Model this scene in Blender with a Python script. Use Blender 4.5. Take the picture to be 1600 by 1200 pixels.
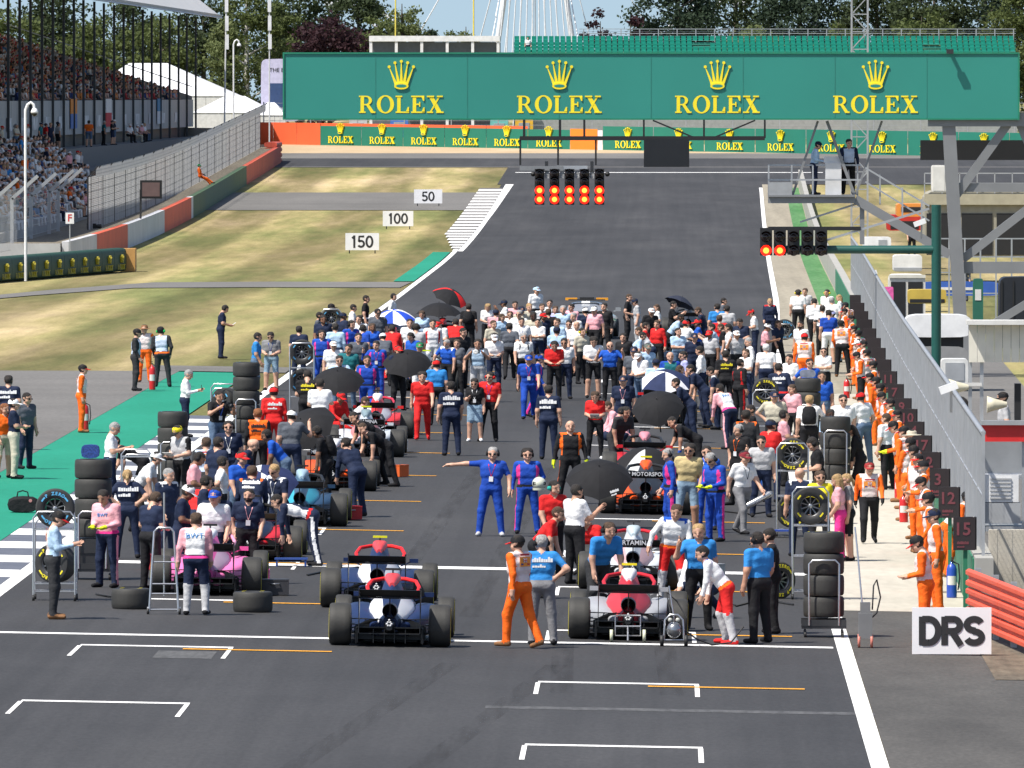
import bpy, bmesh, math, random
import numpy as np
from mathutils import Vector, Matrix, Euler
random.seed(7)
R = math.radians
for o in list(bpy.data.objects): bpy.data.objects.remove(o, do_unlink=True)
scene = bpy.context.scene
col = scene.collection

# ------------------------------------------------------------------ camera
F = 17500.0            # focal length in pixels of the 1600 px wide photograph
EYE = 8.6
YAW = math.atan(235 / F); PITCH = math.atan(450 / F)
cd = bpy.data.cameras.new('camera'); cam = bpy.data.objects.new('camera', cd); col.objects.link(cam)
cd.sensor_width = 36; cd.lens = 36 * F / 1600
cd.clip_start = 1; cd.clip_end = 9000
cam.location = (0, 0, EYE)
cam.rotation_euler = (math.pi / 2 - PITCH, 0, YAW)
scene.camera = cam
# ------------------------------------------------------------------ sky and sun
TO_SUN = Vector((-0.80, -0.62, 1.62)).normalized()
w = bpy.data.worlds.new('World'); scene.world = w; w.use_nodes = True
nt = w.node_tree; bg = nt.nodes['Background']
sky = nt.nodes.new('ShaderNodeTexSky'); sky.sky_type = 'NISHITA'; sky.sun_disc = False
sky.sun_elevation = math.asin(TO_SUN.z)
sky.sun_rotation = math.atan2(TO_SUN.x, TO_SUN.y)
sky.air_density = 1.0; sky.dust_density = 1.8; sky.ozone_density = 1.2; sky.altitude = 150
tcw = nt.nodes.new('ShaderNodeTexCoord'); vm = nt.nodes.new('ShaderNodeVectorMath'); vm.operation = 'MULTIPLY_ADD'   # a clear summer sky: the yellow band low on the horizon is left out
vm.inputs[1].default_value = (1, 1, 0.88); vm.inputs[2].default_value = (0, 0, 0.11)
nt.links.new(tcw.outputs['Generated'], vm.inputs[0]); nt.links.new(vm.outputs[0], sky.inputs['Vector'])
nt.links.new(sky.outputs[0], bg.inputs[0]); bg.inputs[1].default_value = 0.115
sd = bpy.data.lights.new('sun', 'SUN'); sd.energy = 5.0; sd.angle = R(0.53); sd.color = (1, 0.955, 0.88)
sun = bpy.data.objects.new('sun', sd); col.objects.link(sun)
sun.rotation_euler = TO_SUN.to_track_quat('Z', 'Y').to_euler()
sun.location = (-60, -40, 90)
scene.view_settings.view_transform = 'Standard'; scene.view_settings.look = 'None'
scene.view_settings.gamma = 1; scene.view_settings.exposure = 0.42
scene.view_settings.use_curve_mapping = False
scene.render.resolution_x = 1024; scene.render.resolution_y = 768

# ------------------------------------------------------------------ ground shape and picture-to-ground helper
def rise(y):
    if y < 560: return 0.0
    if y < 745: return 4.2e-5 * (y - 560) ** 2
    z = 4.2e-5 * 185 ** 2
    return z + 0.0155 * (min(y, 965) - 745)
def fall(y):
    if y < 330: return 1.0
    if y > 480: return 0.0
    return (480 - y) / 150
def g(x, y): return -0.018 * fall(y) * (max(-16, min(8, x)) + 4) + rise(y)
cr = cam.rotation_euler.to_matrix()
def ray(px, py): return (cr @ Vector(((px - 800) / F, -(py - 600) / F, -1.0)))
def at(px, py, h=0.0):
    """point that is h metres above the ground and seen at this place of the photograph"""
    d = ray(px, py); lo, hi = 60.0, 1200.0
    y = lo
    best = None
    # march outwards until the ray is below ground + h
    step = 4.0; y = 100.0
    while y < 1300:
        t = y / d.y; z = EYE + d.z * t
        if z - g(d.x * t, y) - h <= 0: break
        y += step
    a, b = y - step, y
    for _ in range(30):
        m = (a + b) / 2; t = m / d.y
        if EYE + d.z * t - g(d.x * t, m) - h <= 0: b = m
        else: a = m
    t = b / d.y
    return Vector((d.x * t, b, g(d.x * t, b)))
def atY(px, py, Y):
    d = ray(px, py); t = Y / d.y
    return Vector((d.x * t, Y, EYE + d.z * t))
def sc(Y): return F / Y     # pixels of the photograph per metre

# ------------------------------------------------------------------ materials
MATS = {}
def M(rgb, rough=0.6, metal=0.0, var=0.12, scale=3.0, bump=0.0, bscale=30.0, coat=0.0, emit=0.0, spec=0.5, alpha=1.0, key=''):
    k = (tuple(round(c, 4) for c in rgb), rough, metal, var, scale, bump, bscale, coat, emit, spec, alpha, key)
    if k in MATS: return MATS[k]
    m = bpy.data.materials.new('surface'); m.use_nodes = True; n = m.node_tree; b = n.nodes['Principled BSDF']
    b.inputs['Roughness'].default_value = rough; b.inputs['Metallic'].default_value = metal
    b.inputs['Specular IOR Level'].default_value = spec
    if coat: b.inputs['Coat Weight'].default_value = coat; b.inputs['Coat Roughness'].default_value = 0.06
    if emit:
        b.inputs['Emission Color'].default_value = (*rgb, 1); b.inputs['Emission Strength'].default_value = emit
    if alpha < 1: b.inputs['Alpha'].default_value = alpha
    tc = n.nodes.new('ShaderNodeTexCoord')
    if var:
        no = n.nodes.new('ShaderNodeTexNoise'); no.inputs['Scale'].default_value = scale; no.inputs['Detail'].default_value = 4
        n.links.new(tc.outputs['Object'], no.inputs['Vector'])
        r = n.nodes.new('ShaderNodeValToRGB')
        r.color_ramp.elements[0].position = 0.3; r.color_ramp.elements[1].position = 0.72
        r.color_ramp.elements[0].color = (*[c * (1 - var) for c in rgb], 1)
        r.color_ramp.elements[1].color = (*[min(1, c * (1 + var * 0.7)) for c in rgb], 1)
        n.links.new(no.outputs['Fac'], r.inputs[0]); n.links.new(r.outputs[0], b.inputs['Base Color'])
    else: b.inputs['Base Color'].default_value = (*rgb, 1)
    if bump:
        n2 = n.nodes.new('ShaderNodeTexNoise'); n2.inputs['Scale'].default_value = bscale; n2.inputs['Detail'].default_value = 3
        n.links.new(tc.outputs['Object'], n2.inputs['Vector'])
        bp = n.nodes.new('ShaderNodeBump'); bp.inputs['Strength'].default_value = bump; bp.inputs['Distance'].default_value = 0.03
        n.links.new(n2.outputs['Fac'], bp.inputs['Height']); n.links.new(bp.outputs[0], b.inputs['Normal'])
    MATS[k] = m
    return m
def ground_mat(name, stops, scale=(0.3, 0.03, 1), rough=0.9, fine=(8, 1.0, 1), fine_amt=0.25, detail=5, streak=None, spec=0.3, bands=0):
    m = bpy.data.materials.new(name); m.use_nodes = True; n = m.node_tree; b = n.nodes['Principled BSDF']
    b.inputs['Roughness'].default_value = rough; b.inputs['Specular IOR Level'].default_value = spec
    tc = n.nodes.new('ShaderNodeTexCoord')
    def noise(s, d, off=0):
        mp = n.nodes.new('ShaderNodeMapping'); mp.inputs['Scale'].default_value = s; mp.inputs['Location'].default_value = (off, off, 0)
        n.links.new(tc.outputs['Object'], mp.inputs[0])
        no = n.nodes.new('ShaderNodeTexNoise'); no.inputs['Scale'].default_value = 1; no.inputs['Detail'].default_value = d; no.inputs['Roughness'].default_value = 0.6
        n.links.new(mp.outputs[0], no.inputs['Vector']); return no.outputs['Fac']
    r = n.nodes.new('ShaderNodeValToRGB'); cr_ = r.color_ramp
    while len(cr_.elements) < len(stops): cr_.elements.new(0.5)
    for e, (p, c) in zip(cr_.elements, stops): e.position = p; e.color = (*c, 1)
    n.links.new(noise(scale, detail), r.inputs[0])
    out = r.outputs[0]
    def mul(a, fac, amt, lo, hi):
        mr = n.nodes.new('ShaderNodeMapRange'); mr.inputs[1].default_value = 0.3; mr.inputs[2].default_value = 0.7
        mr.inputs[3].default_value = lo; mr.inputs[4].default_value = hi
        n.links.new(fac, mr.inputs[0])
        mx = n.nodes.new('ShaderNodeMix'); mx.data_type = 'RGBA'; mx.blend_type = 'MULTIPLY'; mx.inputs[0].default_value = 1
        n.links.new(a, mx.inputs[6]); n.links.new(mr.outputs[0], mx.inputs[7]); return mx.outputs[2]
    out = mul(out, noise(fine, 4, 31), 1, 1 - fine_amt, 1 + fine_amt)
    if streak:
        for i, (s, lo, hi) in enumerate(streak): out = mul(out, noise(s, 4, 57 + 13 * i), 1, lo, hi)
    if bands:      # mowing bands running with the track
        wv = n.nodes.new('ShaderNodeTexWave'); wv.bands_direction = 'X'; wv.inputs['Scale'].default_value = 0.31416 / bands; wv.inputs['Distortion'].default_value = 2.5; wv.inputs['Detail'].default_value = 2; wv.inputs['Detail Scale'].default_value = 0.4
        mp = n.nodes.new('ShaderNodeMapping'); mp.inputs['Scale'].default_value = (1, 0.03, 1); mp.inputs['Rotation'].default_value = (0, 0, 0.004)
        n.links.new(tc.outputs['Object'], mp.inputs[0]); n.links.new(mp.outputs[0], wv.inputs['Vector']); out = mul(out, wv.outputs['Fac'], 1, 0.74, 1.16)
    n.links.new(out, b.inputs['Base Color'])
    n2 = noise((25, 25, 25), 3, 5)
    bp = n.nodes.new('ShaderNodeBump'); bp.inputs['Strength'].default_value = 0.25; bp.inputs['Distance'].default_value = 0.02
    n.links.new(n2, bp.inputs['Height']); n.links.new(bp.outputs[0], b.inputs['Normal'])
    return m

# ------------------------------------------------------------------ mesh helpers
class MB:
    """collects shapes; build() links them as one mesh object"""
    def __init__(s): s.v = []; s.f = []; s.m = []; s.sm = []
    def add(s, vs, fs, mi=0, smooth=False):
        o = len(s.v); s.v += [tuple(p) for p in vs]
        for f in fs: s.f.append(tuple(i + o for i in f)); s.m.append(mi); s.sm.append(smooth)
        return s
    def box(s, c, d, mi=0, rot=None):
        x, y, z = d[0] / 2, d[1] / 2, d[2] / 2
        vs = [Vector((a * x, b * y, e * z)) for e in (-1, 1) for a, b in ((-1, -1), (1, -1), (1, 1), (-1, 1))]
        if rot is not None: vs = [rot @ v for v in vs]
        c = Vector(c); vs = [v + c for v in vs]
        return s.add(vs, [(3, 2, 1, 0), (4, 5, 6, 7), (0, 1, 5, 4), (1, 2, 6, 5), (2, 3, 7, 6), (3, 0, 4, 7)], mi)
    def bar(s, a, b, w_, h=None, mi=0, up=(0, 0, 1)):
        """square bar from a to b"""
        h = h or w_; a, b = Vector(a), Vector(b); d = (b - a).normalized(); u = Vector(up)
        if abs(d.dot(u)) > 0.98: u = Vector((0, 1, 0))
        sx = d.cross(u).normalized() * w_ / 2; sz = sx.cross(d).normalized() * h / 2
        vs = [p + q for p in (a, b) for q in (-sx - sz, sx - sz, sx + sz, -sx + sz)]
        return s.add(vs, [(0, 1, 2, 3), (7, 6, 5, 4), (0, 4, 5, 1), (1, 5, 6, 2), (2, 6, 7, 3), (3, 7, 4, 0)], mi)
    def tube(s, pts, r, n=8, mi=0, caps=True, closed=False, smooth=True):
        pts = [Vector(p) for p in pts]; rs = r if isinstance(r, (list, tuple)) else [r] * len(pts)
        rings = []; prev = None
        for i, p in enumerate(pts):
            if closed: d = (pts[(i + 1) % len(pts)] - pts[i - 1])
            else: d = pts[min(i + 1, len(pts) - 1)] - pts[max(i - 1, 0)]
            d.normalize()
            if prev is None:
                u = Vector((0, 0, 1)) if abs(d.z) < 0.9 else Vector((1, 0, 0))
                u = (u - d * u.dot(d)).normalized()
            else:
                u = (prev - d * prev.dot(d)); u = u.normalized() if u.length > 1e-5 else d.orthogonal().normalized()
            prev = u; v = d.cross(u)
            rings.append([p + (u * math.cos(2 * math.pi * k / n) + v * math.sin(2 * math.pi * k / n)) * rs[i] for k in range(n)])
        vs = [q for rg in rings for q in rg]; fs = []
        L = len(pts); last = L if closed else L - 1
        for i in range(last):
            a, b = i * n, ((i + 1) % L) * n
            for k in range(n): fs.append((a + k, a + (k + 1) % n, b + (k + 1) % n, b + k))
        s.add(vs, fs, mi, smooth)
        if caps and not closed:
            s.add(rings[0][::-1], [tuple(range(n))], mi); s.add(rings[-1], [tuple(range(n))], mi)
        return s
    def lathe(s, prof, n=24, mi=0, axis='z', c=(0, 0, 0), smooth=True, a0=0, a1=2 * math.pi):
        """prof: (radius, height) pairs"""
        full = abs(a1 - a0 - 2 * math.pi) < 1e-6; k = n if full else n + 1
        vs = []
        for r, h in prof:
            for i in range(k):
                t = a0 + (a1 - a0) * i / n; x, y = r * math.cos(t), r * math.sin(t)
                p = (x, y, h) if axis == 'z' else ((h, x, y) if axis == 'x' else (y, h, x))
                vs.append(Vector(p) + Vector(c))
        fs = []
        for j in range(len(prof) - 1):
            for i in range(n):
                a = j * k + i; b = j * k + (i + 1) % k
                fs.append((a, b, b + k, a + k))
        return s.add(vs, fs, mi, smooth)
    def loft(s, rings, mi=0, smooth=True, caps=True, closed=True):
        n = len(rings[0]); vs = [p for r in rings for p in r]; fs = []
        for j in range(len(rings) - 1):
            for i in range(n if closed else n - 1):
                a = j * n + i; b = j * n + (i + 1) % n
                fs.append((a, b, b + n, a + n))
        s.add(vs, fs, mi, smooth)
        if caps and closed:
            s.add(rings[0][::-1], [tuple(range(n))], mi); s.add(rings[-1], [tuple(range(n))], mi)
        return s
    def prism(s, poly, h0, h1, mi=0, axis='y'):
        """polygon (a,b) extruded; axis y: a=x, b=z"""
        def p(a, b, h): return (a, h, b) if axis == 'y' else ((h, a, b) if axis == 'x' else (a, b, h))
        n = len(poly); vs = [p(a, b, h0) for a, b in poly] + [p(a, b, h1) for a, b in poly]
        fs = [tuple(range(n)), tuple(range(2 * n - 1, n - 1, -1))] + [(i, i + n, (i + 1) % n + n, (i + 1) % n) for i in range(n)]
        return s.add(vs, fs, mi)
    def ball(s, c, r, mi=0, n=10, m=7):
        rr = r if isinstance(r, (list, tuple)) else (r, r, r); vs = []
        for j in range(m + 1):
            t = math.pi * j / m
            for i in range(n):
                p = 2 * math.pi * i / n
                vs.append((c[0] + rr[0] * math.sin(t) * math.cos(p), c[1] + rr[1] * math.sin(t) * math.sin(p), c[2] + rr[2] * math.cos(t)))
        fs = [(j * n + i, (j + 1) * n + i, (j + 1) * n + (i + 1) % n, j * n + (i + 1) % n) for j in range(m) for i in range(n)]
        return s.add(vs, fs, mi, True)
    def mesh(s, name):
        me = bpy.data.meshes.new(name); me.from_pydata(s.v, [], s.f)
        me.polygons.foreach_set('material_index', s.m); me.polygons.foreach_set('use_smooth', s.sm)
        me.update(); return me
    def build(s, name, mats, parent=None):
        me = s.mesh(name)
        for m_ in (mats if isinstance(mats, (list, tuple)) else [mats]): me.materials.append(m_)
        return link(name, me, parent)
def link(name, data, parent=None, loc=None, rot=None):
    o = bpy.data.objects.new(name, data); col.objects.link(o)
    if parent: o.parent = parent
    if loc is not None: o.location = loc
    if rot is not None: o.rotation_euler = rot
    return o
def tag(o, label=None, cat=None, group=None, kind=None):
    if label: o['label'] = label
    if cat: o['category'] = cat
    if group: o['group'] = group
    if kind: o['kind'] = kind
    return o
def empty(name, loc=(0, 0, 0), rz=0.0):
    o = bpy.data.objects.new(name, None); col.objects.link(o); o.location = loc; o.rotation_euler = (0, 0, rz)
    o.empty_display_size = 0.2; return o
KIDS = {}
def copy_tree(o, parent=None, depth=0):
    c = o.copy(); col.objects.link(c); c.parent = parent
    for ch in list(o.children): copy_tree(ch, c, depth + 1)
    return c
TXT = {}
def text_mesh(txt, size, depth=0.004, bold=0.0, align='CENTER', spacing=1.0):
    k = (txt, size, depth, bold, align, spacing)
    if k in TXT: return TXT[k]
    c = bpy.data.curves.new('lettering', 'FONT'); c.body = txt; c.size = size; c.extrude = depth; c.offset = bold
    c.align_x = align; c.align_y = 'CENTER'; c.resolution_u = 2; c.space_character = spacing
    o = bpy.data.objects.new('t', c); col.objects.link(o)
    me = bpy.data.meshes.new_from_object(o.evaluated_get(bpy.context.evaluated_depsgraph_get()))
    bpy.data.objects.remove(o); bpy.data.curves.remove(c); me.name = 'lettering'; TXT[k] = me; return me
def blur_print(size, rows=2):
    # print too small to read in the photograph: rows of uneven blocks
    k = ('print', size, rows)
    if k in TXT: return TXT[k]
    rr = random.Random(int(size * 1000)); mb = MB()
    for r_ in range(rows):
        x = -size * 1.5; end = size * (1.5 if r_ == 0 else 0.5)
        while x < end:
            w_ = size * rr.uniform(.18, .42); h_ = size * rr.uniform(.5, .95) * (1 if r_ == 0 else .6)
            mb.box((x + w_ / 2, -size * .95 * r_ + h_ / 2 - size * .4, 0), (w_, h_, .004)); x += w_ + size * .05
    TXT[k] = mb.mesh('print'); return TXT[k]
def flag_print():
    if 'flag' in TXT: return TXT['flag']
    mb = MB(); W_, H_ = .075, .05
    mb.box((0, -.02, 0), (.23, .15, .004), 3); mb.box((0, .09, .001), (.2, .03, .004), 2)
    mb.box((0, 0, .004), (W_, H_ * 1.3, .004), 0)
    for s in (-1, 1): mb.bar((-W_ / 2, -s * H_ * .65, .007), (W_ / 2, s * H_ * .65, .007), .013, .003, 1)
    mb.box((0, 0, .0095), (W_, .02, .003), 1); mb.box((0, 0, .0105), (.02, H_ * 1.3, .003), 1); mb.box((0, 0, .012), (W_, .011, .003), 2); mb.box((0, 0, .0128), (.011, H_ * 1.3, .003), 2)
    for s in (-1, 1): mb.box((s * .07, -.06, .004), (.05, .025, .004), 0 if s < 0 else 2)
    me = mb.mesh('flag_print')
    for c_ in ((0.02, 0.04, 0.2), (0.7, 0.7, 0.7), (0.5, 0.03, 0.04), (0.85, 0.3, 0.04)): me.materials.append(M(c_, 0.7, var=0))
    TXT['flag'] = me; return me
def lettering(txt, size, mat, parent, loc, rot=(math.pi / 2, 0, 0), depth=0.004, bold=0.0, spacing=1.0, sx=1.0, name='lettering'):
    me = text_mesh(txt, size, depth, bold, spacing=spacing)
    o = link(name, me, parent, loc, rot); o.scale = (sx, 1, 1)
    if not me.materials: me.materials.append(mat)
    else: o.material_slots[0].link = 'OBJECT'; o.material_slots[0].material = mat
    return o
# ================================================================== THE SETTING
def lerp_tab(tab, y):
    if y <= tab[0][0]: return tab[0][1]
    for (a, va), (b, vb) in zip(tab, tab[1:]):
        if y <= b: return va + (vb - va) * (y - a) / (b - a)
    return tab[-1][1]
RL = [(0, 2.85), (144, 2.95), (250, 3.1), (350, 3.75), (470, 4.9), (780, 7.0), (1200, 9)]   # right edge of the track
WL = [(0, 5.0), (183, 5.2), (222, 5.5), (282, 5.95), (400, 7.0), (740, 9.3), (1000, 11)]     # pit wall
rl = lambda y: lerp_tab(RL, y)
wl = lambda y: lerp_tab(WL, y)
def rows(y0, y1, step=5):
    ys = [y0]; k = math.floor(y0 / step) + 1
    while k * step < y1 - 1e-6: ys.append(k * step); k += 1
    ys.append(y1); return ys
def sheet(name, xl, xr, y0, y1, off, mat, cols=1, kind='structure', parent=None):
    fl = xl if callable(xl) else (lambda y: xl); fr = xr if callable(xr) else (lambda y: xr)
    ys = rows(y0, y1); vs = []; fs = []; n = cols + 1
    for y in ys:
        a, b = fl(y), fr(y)
        for i in range(n):
            x = a + (b - a) * i / cols; vs.append((x, y, g(x, y) + off))
    for j in range(len(ys) - 1):
        for i in range(cols): fs.append((j * n + i, j * n + i + 1, (j + 1) * n + i + 1, (j + 1) * n + i))
    mb = MB().add(vs, fs); o = mb.build(name, mat, parent)
    if kind and not parent: o['kind'] = kind
    return o

asphalt = ground_mat('asphalt', [(0.3, (0.032, 0.0315, 0.0325)), (0.55, (0.042, 0.041, 0.042)), (0.75, (0.056, 0.0545, 0.0545))], (0.25, 0.025, 1), 0.82, (14, 3, 1), 0.16,
                     streak=[((2.4, 0.012, 1), 0.88, 1.12), ((0.12, 0.05, 1), 0.87, 1.13), ((0.5, 0.3, 1), 0.94, 1.06)], spec=0.35)
asphalt_old = ground_mat('old asphalt', [(0.3, (0.12, 0.115, 0.108)), (0.7, (0.165, 0.157, 0.147))], (0.15, 0.03, 1), 0.9, (9, 2, 1), 0.12, streak=[((0.05, 0.3, 1), 0.92, 1.08)])
grass = ground_mat('dry grass', [(0.26, (0.10, 0.122, 0.042)), (0.42, (0.16, 0.162, 0.062)), (0.53, (0.26, 0.218, 0.10)), (0.68, (0.42, 0.325, 0.19))], (0.17, 0.0085, 1), 0.95, (1.3, 0.12, 1), 0.16, 7,
                   streak=[((0.05, 0.012, 1), 0.72, 1.22), ((9, 3, 1), 0.8, 1.2)], spec=0.1, bands=6.5)
gravel = ground_mat('gravel', [(0.3, (0.40, 0.29, 0.17)), (0.7, (0.50, 0.38, 0.24))], (0.2, 0.1, 1), 0.95, (6, 3, 1), 0.1)
concrete = ground_mat('concrete', [(0.3, (0.40, 0.365, 0.30)), (0.7, (0.50, 0.46, 0.39))], (0.3, 0.05, 1), 0.9, (5, 1, 1), 0.08, streak=[((0.3, 0.15, 1), 0.9, 1.06)])
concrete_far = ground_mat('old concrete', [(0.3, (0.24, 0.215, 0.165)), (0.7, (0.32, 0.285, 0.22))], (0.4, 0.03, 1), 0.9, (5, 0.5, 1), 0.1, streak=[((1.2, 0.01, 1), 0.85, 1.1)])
green_paint = ground_mat('green paint', [(0.3, (0.008, 0.20, 0.12)), (0.7, (0.014, 0.245, 0.155))], (0.3, 0.06, 1), 0.75, (6, 2, 1), 0.07, spec=0.3)
white_paint = ground_mat('white paint', [(0.3, (0.68, 0.67, 0.65)), (0.7, (0.82, 0.81, 0.79))], (1.5, 0.4, 1), 0.7, (14, 6, 1), 0.1)
orange_paint = ground_mat('orange paint', [(0.3, (0.62, 0.27, 0.02)), (0.7, (0.75, 0.36, 0.04))], (2, 1, 1), 0.7, (14, 6, 1), 0.15)
blue_paint = ground_mat('dark blue paint', [(0.3, (0.09, 0.10, 0.13)), (0.7, (0.12, 0.13, 0.16))], (2, 1, 1), 0.8, (14, 6, 1), 0.1)

# the land: one sheet out to the horizon
xs = [-3000, -1200, -500, -200, -100, -60, -40, -16, 8, 30, 60, 120, 300, 800, 3000]
ys = [-60, 0, 60] + list(range(100, 1000, 5)) + [1050, 1200, 1600, 2500, 4200, 6500]
vs = [(x, y, g(x, y) - 0.03) for y in ys for x in xs]; n = len(xs)
MB().add(vs, [(j * n + i, j * n + i + 1, (j + 1) * n + i + 1, (j + 1) * n + i) for j in range(len(ys) - 1) for i in range(n - 1)]).build('ground', grass)['kind'] = 'structure'

sheet('race_track', -11.5, rl, 60, 800, 0.0, asphalt, 6)
def far_left(y): return -11.5 + (max(0, y - 800) / 50) * -3 if y < 850 else -60
sheet('far_track', -11.8, 60, 800.05, 856, 0.0, asphalt, 8)
sheet('far_track', -60, 70, 856.05, 908, 0.0, asphalt_old, 8)
sheet('racing_line', -60, 70, 858, 888, 0.004, asphalt, 8)
sheet('gravel_trap', -60, 90, 908.05, 944, 0.0, gravel, 4)
sheet('escape_road', -31, -11.6, 728, 776, 0.0, asphalt_old, 2)
sheet('runoff', -60, -14.8, 60, 343, 0.0, asphalt_old, 4)
sheet('runoff_edge', -16, -11.55, 343.05, 350, 0.0, asphalt_old, 1)
sheet('green_runoff', -14.79, -12.58, 60, 342, 0.0, green_paint, 1)
sheet('green_kerb', -12.5, -11.55, 520, 610, 0.0, green_paint, 1)
sheet('pit_exit_strip', lambda y: rl(y) + 0.01, lambda y: wl(y) + 0.3, 190, 330, 0.0, concrete, 1)
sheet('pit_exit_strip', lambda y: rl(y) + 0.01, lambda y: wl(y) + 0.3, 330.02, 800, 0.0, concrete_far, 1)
sheet('green_strip', lambda y: wl(y) - 0.95, lambda y: wl(y) - 0.04, 398, 790, 0.006, ground_mat('worn green', [(0.3, (0.05, 0.16, 0.05)), (0.7, (0.10, 0.22, 0.09))], (0.5, 0.05, 1), 0.85, (4, 0.6, 1), 0.25), 1)
sheet('verge_asphalt', lambda y: rl(y) + 0.01, 7.9, 60, 189.95, 0.0, ground_mat('verge asphalt', [(0.3, (0.062, 0.058, 0.053)), (0.7, (0.092, 0.086, 0.078))], (0.5, 0.06, 1), 0.85, (14, 3, 1), 0.16, streak=[((0.8, 0.3, 1), 0.85, 1.12)]), 1)
sheet('pit_lane', lambda y: wl(y) + 0.32, lambda y: wl(y) + 4.5, 190.05, 420, 0.0, asphalt_old, 2)
# narrow service road on the grass
pts = [(-11.6, 512), (-18, 513), (-23.5, 511), (-27, 492), (-30, 468), (-36, 440), (-50, 420)]
vs = []
for i, (x, y) in enumerate(pts):
    vs += [(x - 0.2, y - 9, g(x, y - 9)), (x, y + 6, g(x, y + 6))]
MB().add(vs, [(2 * i, 2 * i + 2, 2 * i + 3, 2 * i + 1) for i in range(len(pts) - 1)]).build('service_road', asphalt_old)['kind'] = 'structure'

# painted lines
O1 = 0.006
sheet('edge_line', lambda y: rl(y) - 0.24, rl, 60, 790, O1, white_paint)
sheet('edge_line', -11.46, -11.2, 60, 730, O1, white_paint)
def bar_line(name, x0, x1, y, wd, mat=white_paint, off=O1): return sheet(name, x0, x1, y - wd / 2, y + wd / 2, off, mat)
bar_line('timing_line', -11.2, 2.7, 176.9, 0.5)
bar_line('start_line', -11.2, 2.75, 204.0, 1.1)
for k in range(16):
    for xc, y0 in ((-0.66, 149.0), (-7.85, 157.4)):
        y = y0 + 16 * k
        if k > 13: continue
        bar_line('grid_slot_line', xc - 1.17, xc + 1.2, y, 0.38)
        for sx in (-1, 1):
            sheet('grid_slot_leg', xc + sx * 1.17 - 0.035, xc + sx * 1.17 + 0.035, y - 3.4, y - 0.2, O1, white_paint)
        if k: bar_line('slot_guide_line', xc + 0.45, xc + 2.75, y - 0.75, 0.28, orange_paint, O1 + 0.004)
# zebra blocks beside the edge line, and the white kerb farther on
for k in range(20):
    y = 172 + 6.2 * k
    sheet('zebra_block', -12.56, -11.47, y, y + 3.0, 0.005, white_paint)
    sheet('zebra_gap', -12.56, -11.47, y + 3.01, y + 6.19, 0.004, blue_paint)
for k in range(22):
    y = 612 + 8.0 * k
    x = -11.5 - 1.35 * min(1, k / 6)
    sheet('kerb_block', x, -11.2, y, y + 4.2, 0.03, white_paint)
    sheet('kerb_gap', x, -11.21, y + 4.21, y + 7.99, 0.029, asphalt_old)
sheet('kerb_line', -11.2, lambda y: -10.9 + 0.25 * max(0, (y - 700) / 90), 612, 800, O1, white_paint)
bar_line('far_line', -11, 12, 838, 1.6)
bar_line('pale_scuff', -2.5, 3.0, 158, 0.7, ground_mat('scuff', [(0.4, (0.075, 0.075, 0.078)), (0.7, (0.1, 0.1, 0.1))], (2, 1, 1)), 0.003)
bar_line('tarmac_patch', -7.75, -6.85, 171, 2.2, ground_mat('patch', [(0.4, (0.085, 0.085, 0.086)), (0.7, (0.10, 0.10, 0.10))], (2, 1, 1)), 0.003)

# rubber laid down where cars have left their slots
skid = ground_mat('tyre rubber', [(0.35, (0.026, 0.025, 0.0245)), (0.7, (0.042, 0.040, 0.039))], (1.5, 0.06, 1), 0.8, (12, 1, 1), 0.2)
_n = skid.node_tree; _t = _n.nodes.new('ShaderNodeBsdfTransparent'); _m = _n.nodes.new('ShaderNodeMixShader'); _no = _n.nodes.new('ShaderNodeTexNoise'); _c = _n.nodes.new('ShaderNodeTexCoord'); _p = _n.nodes.new('ShaderNodeMapping'); _p.inputs['Scale'].default_value = (6, 0.25, 1)
_r = _n.nodes.new('ShaderNodeMapRange'); _r.inputs[1].default_value = 0.35; _r.inputs[2].default_value = 0.7; _r.inputs[3].default_value = 0.0; _r.inputs[4].default_value = 0.22
_n.links.new(_c.outputs['Object'], _p.inputs[0]); _n.links.new(_p.outputs[0], _no.inputs['Vector']); _no.inputs['Scale'].default_value = 1; _n.links.new(_no.outputs['Fac'], _r.inputs[0]); _n.links.new(_r.outputs[0], _m.inputs[0]); _n.links.new(_t.outputs[0], _m.inputs[1]); _n.links.new(_n.nodes['Principled BSDF'].outputs[0], _m.inputs[2]); _n.links.new(_m.outputs[0], _n.nodes['Material Output'].inputs[0])
for i, (xc, y0, y1, dx) in enumerate(((-0.66, 162, 190, -0.2), (-4.2, 138, 170, 1.8), (-4.0, 185, 260, 0.6))):
    for sx in (-0.8, 0.8):
        sheet('rubber_mark', (lambda y, a=xc + sx, b=dx, c=y0, d=y1: a - 0.17 + b * (y - c) / (d - c)), (lambda y, a=xc + sx, b=dx, c=y0, d=y1: a + 0.17 + b * (y - c) / (d - c)), y0, y1, 0.0035, skid)
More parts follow.
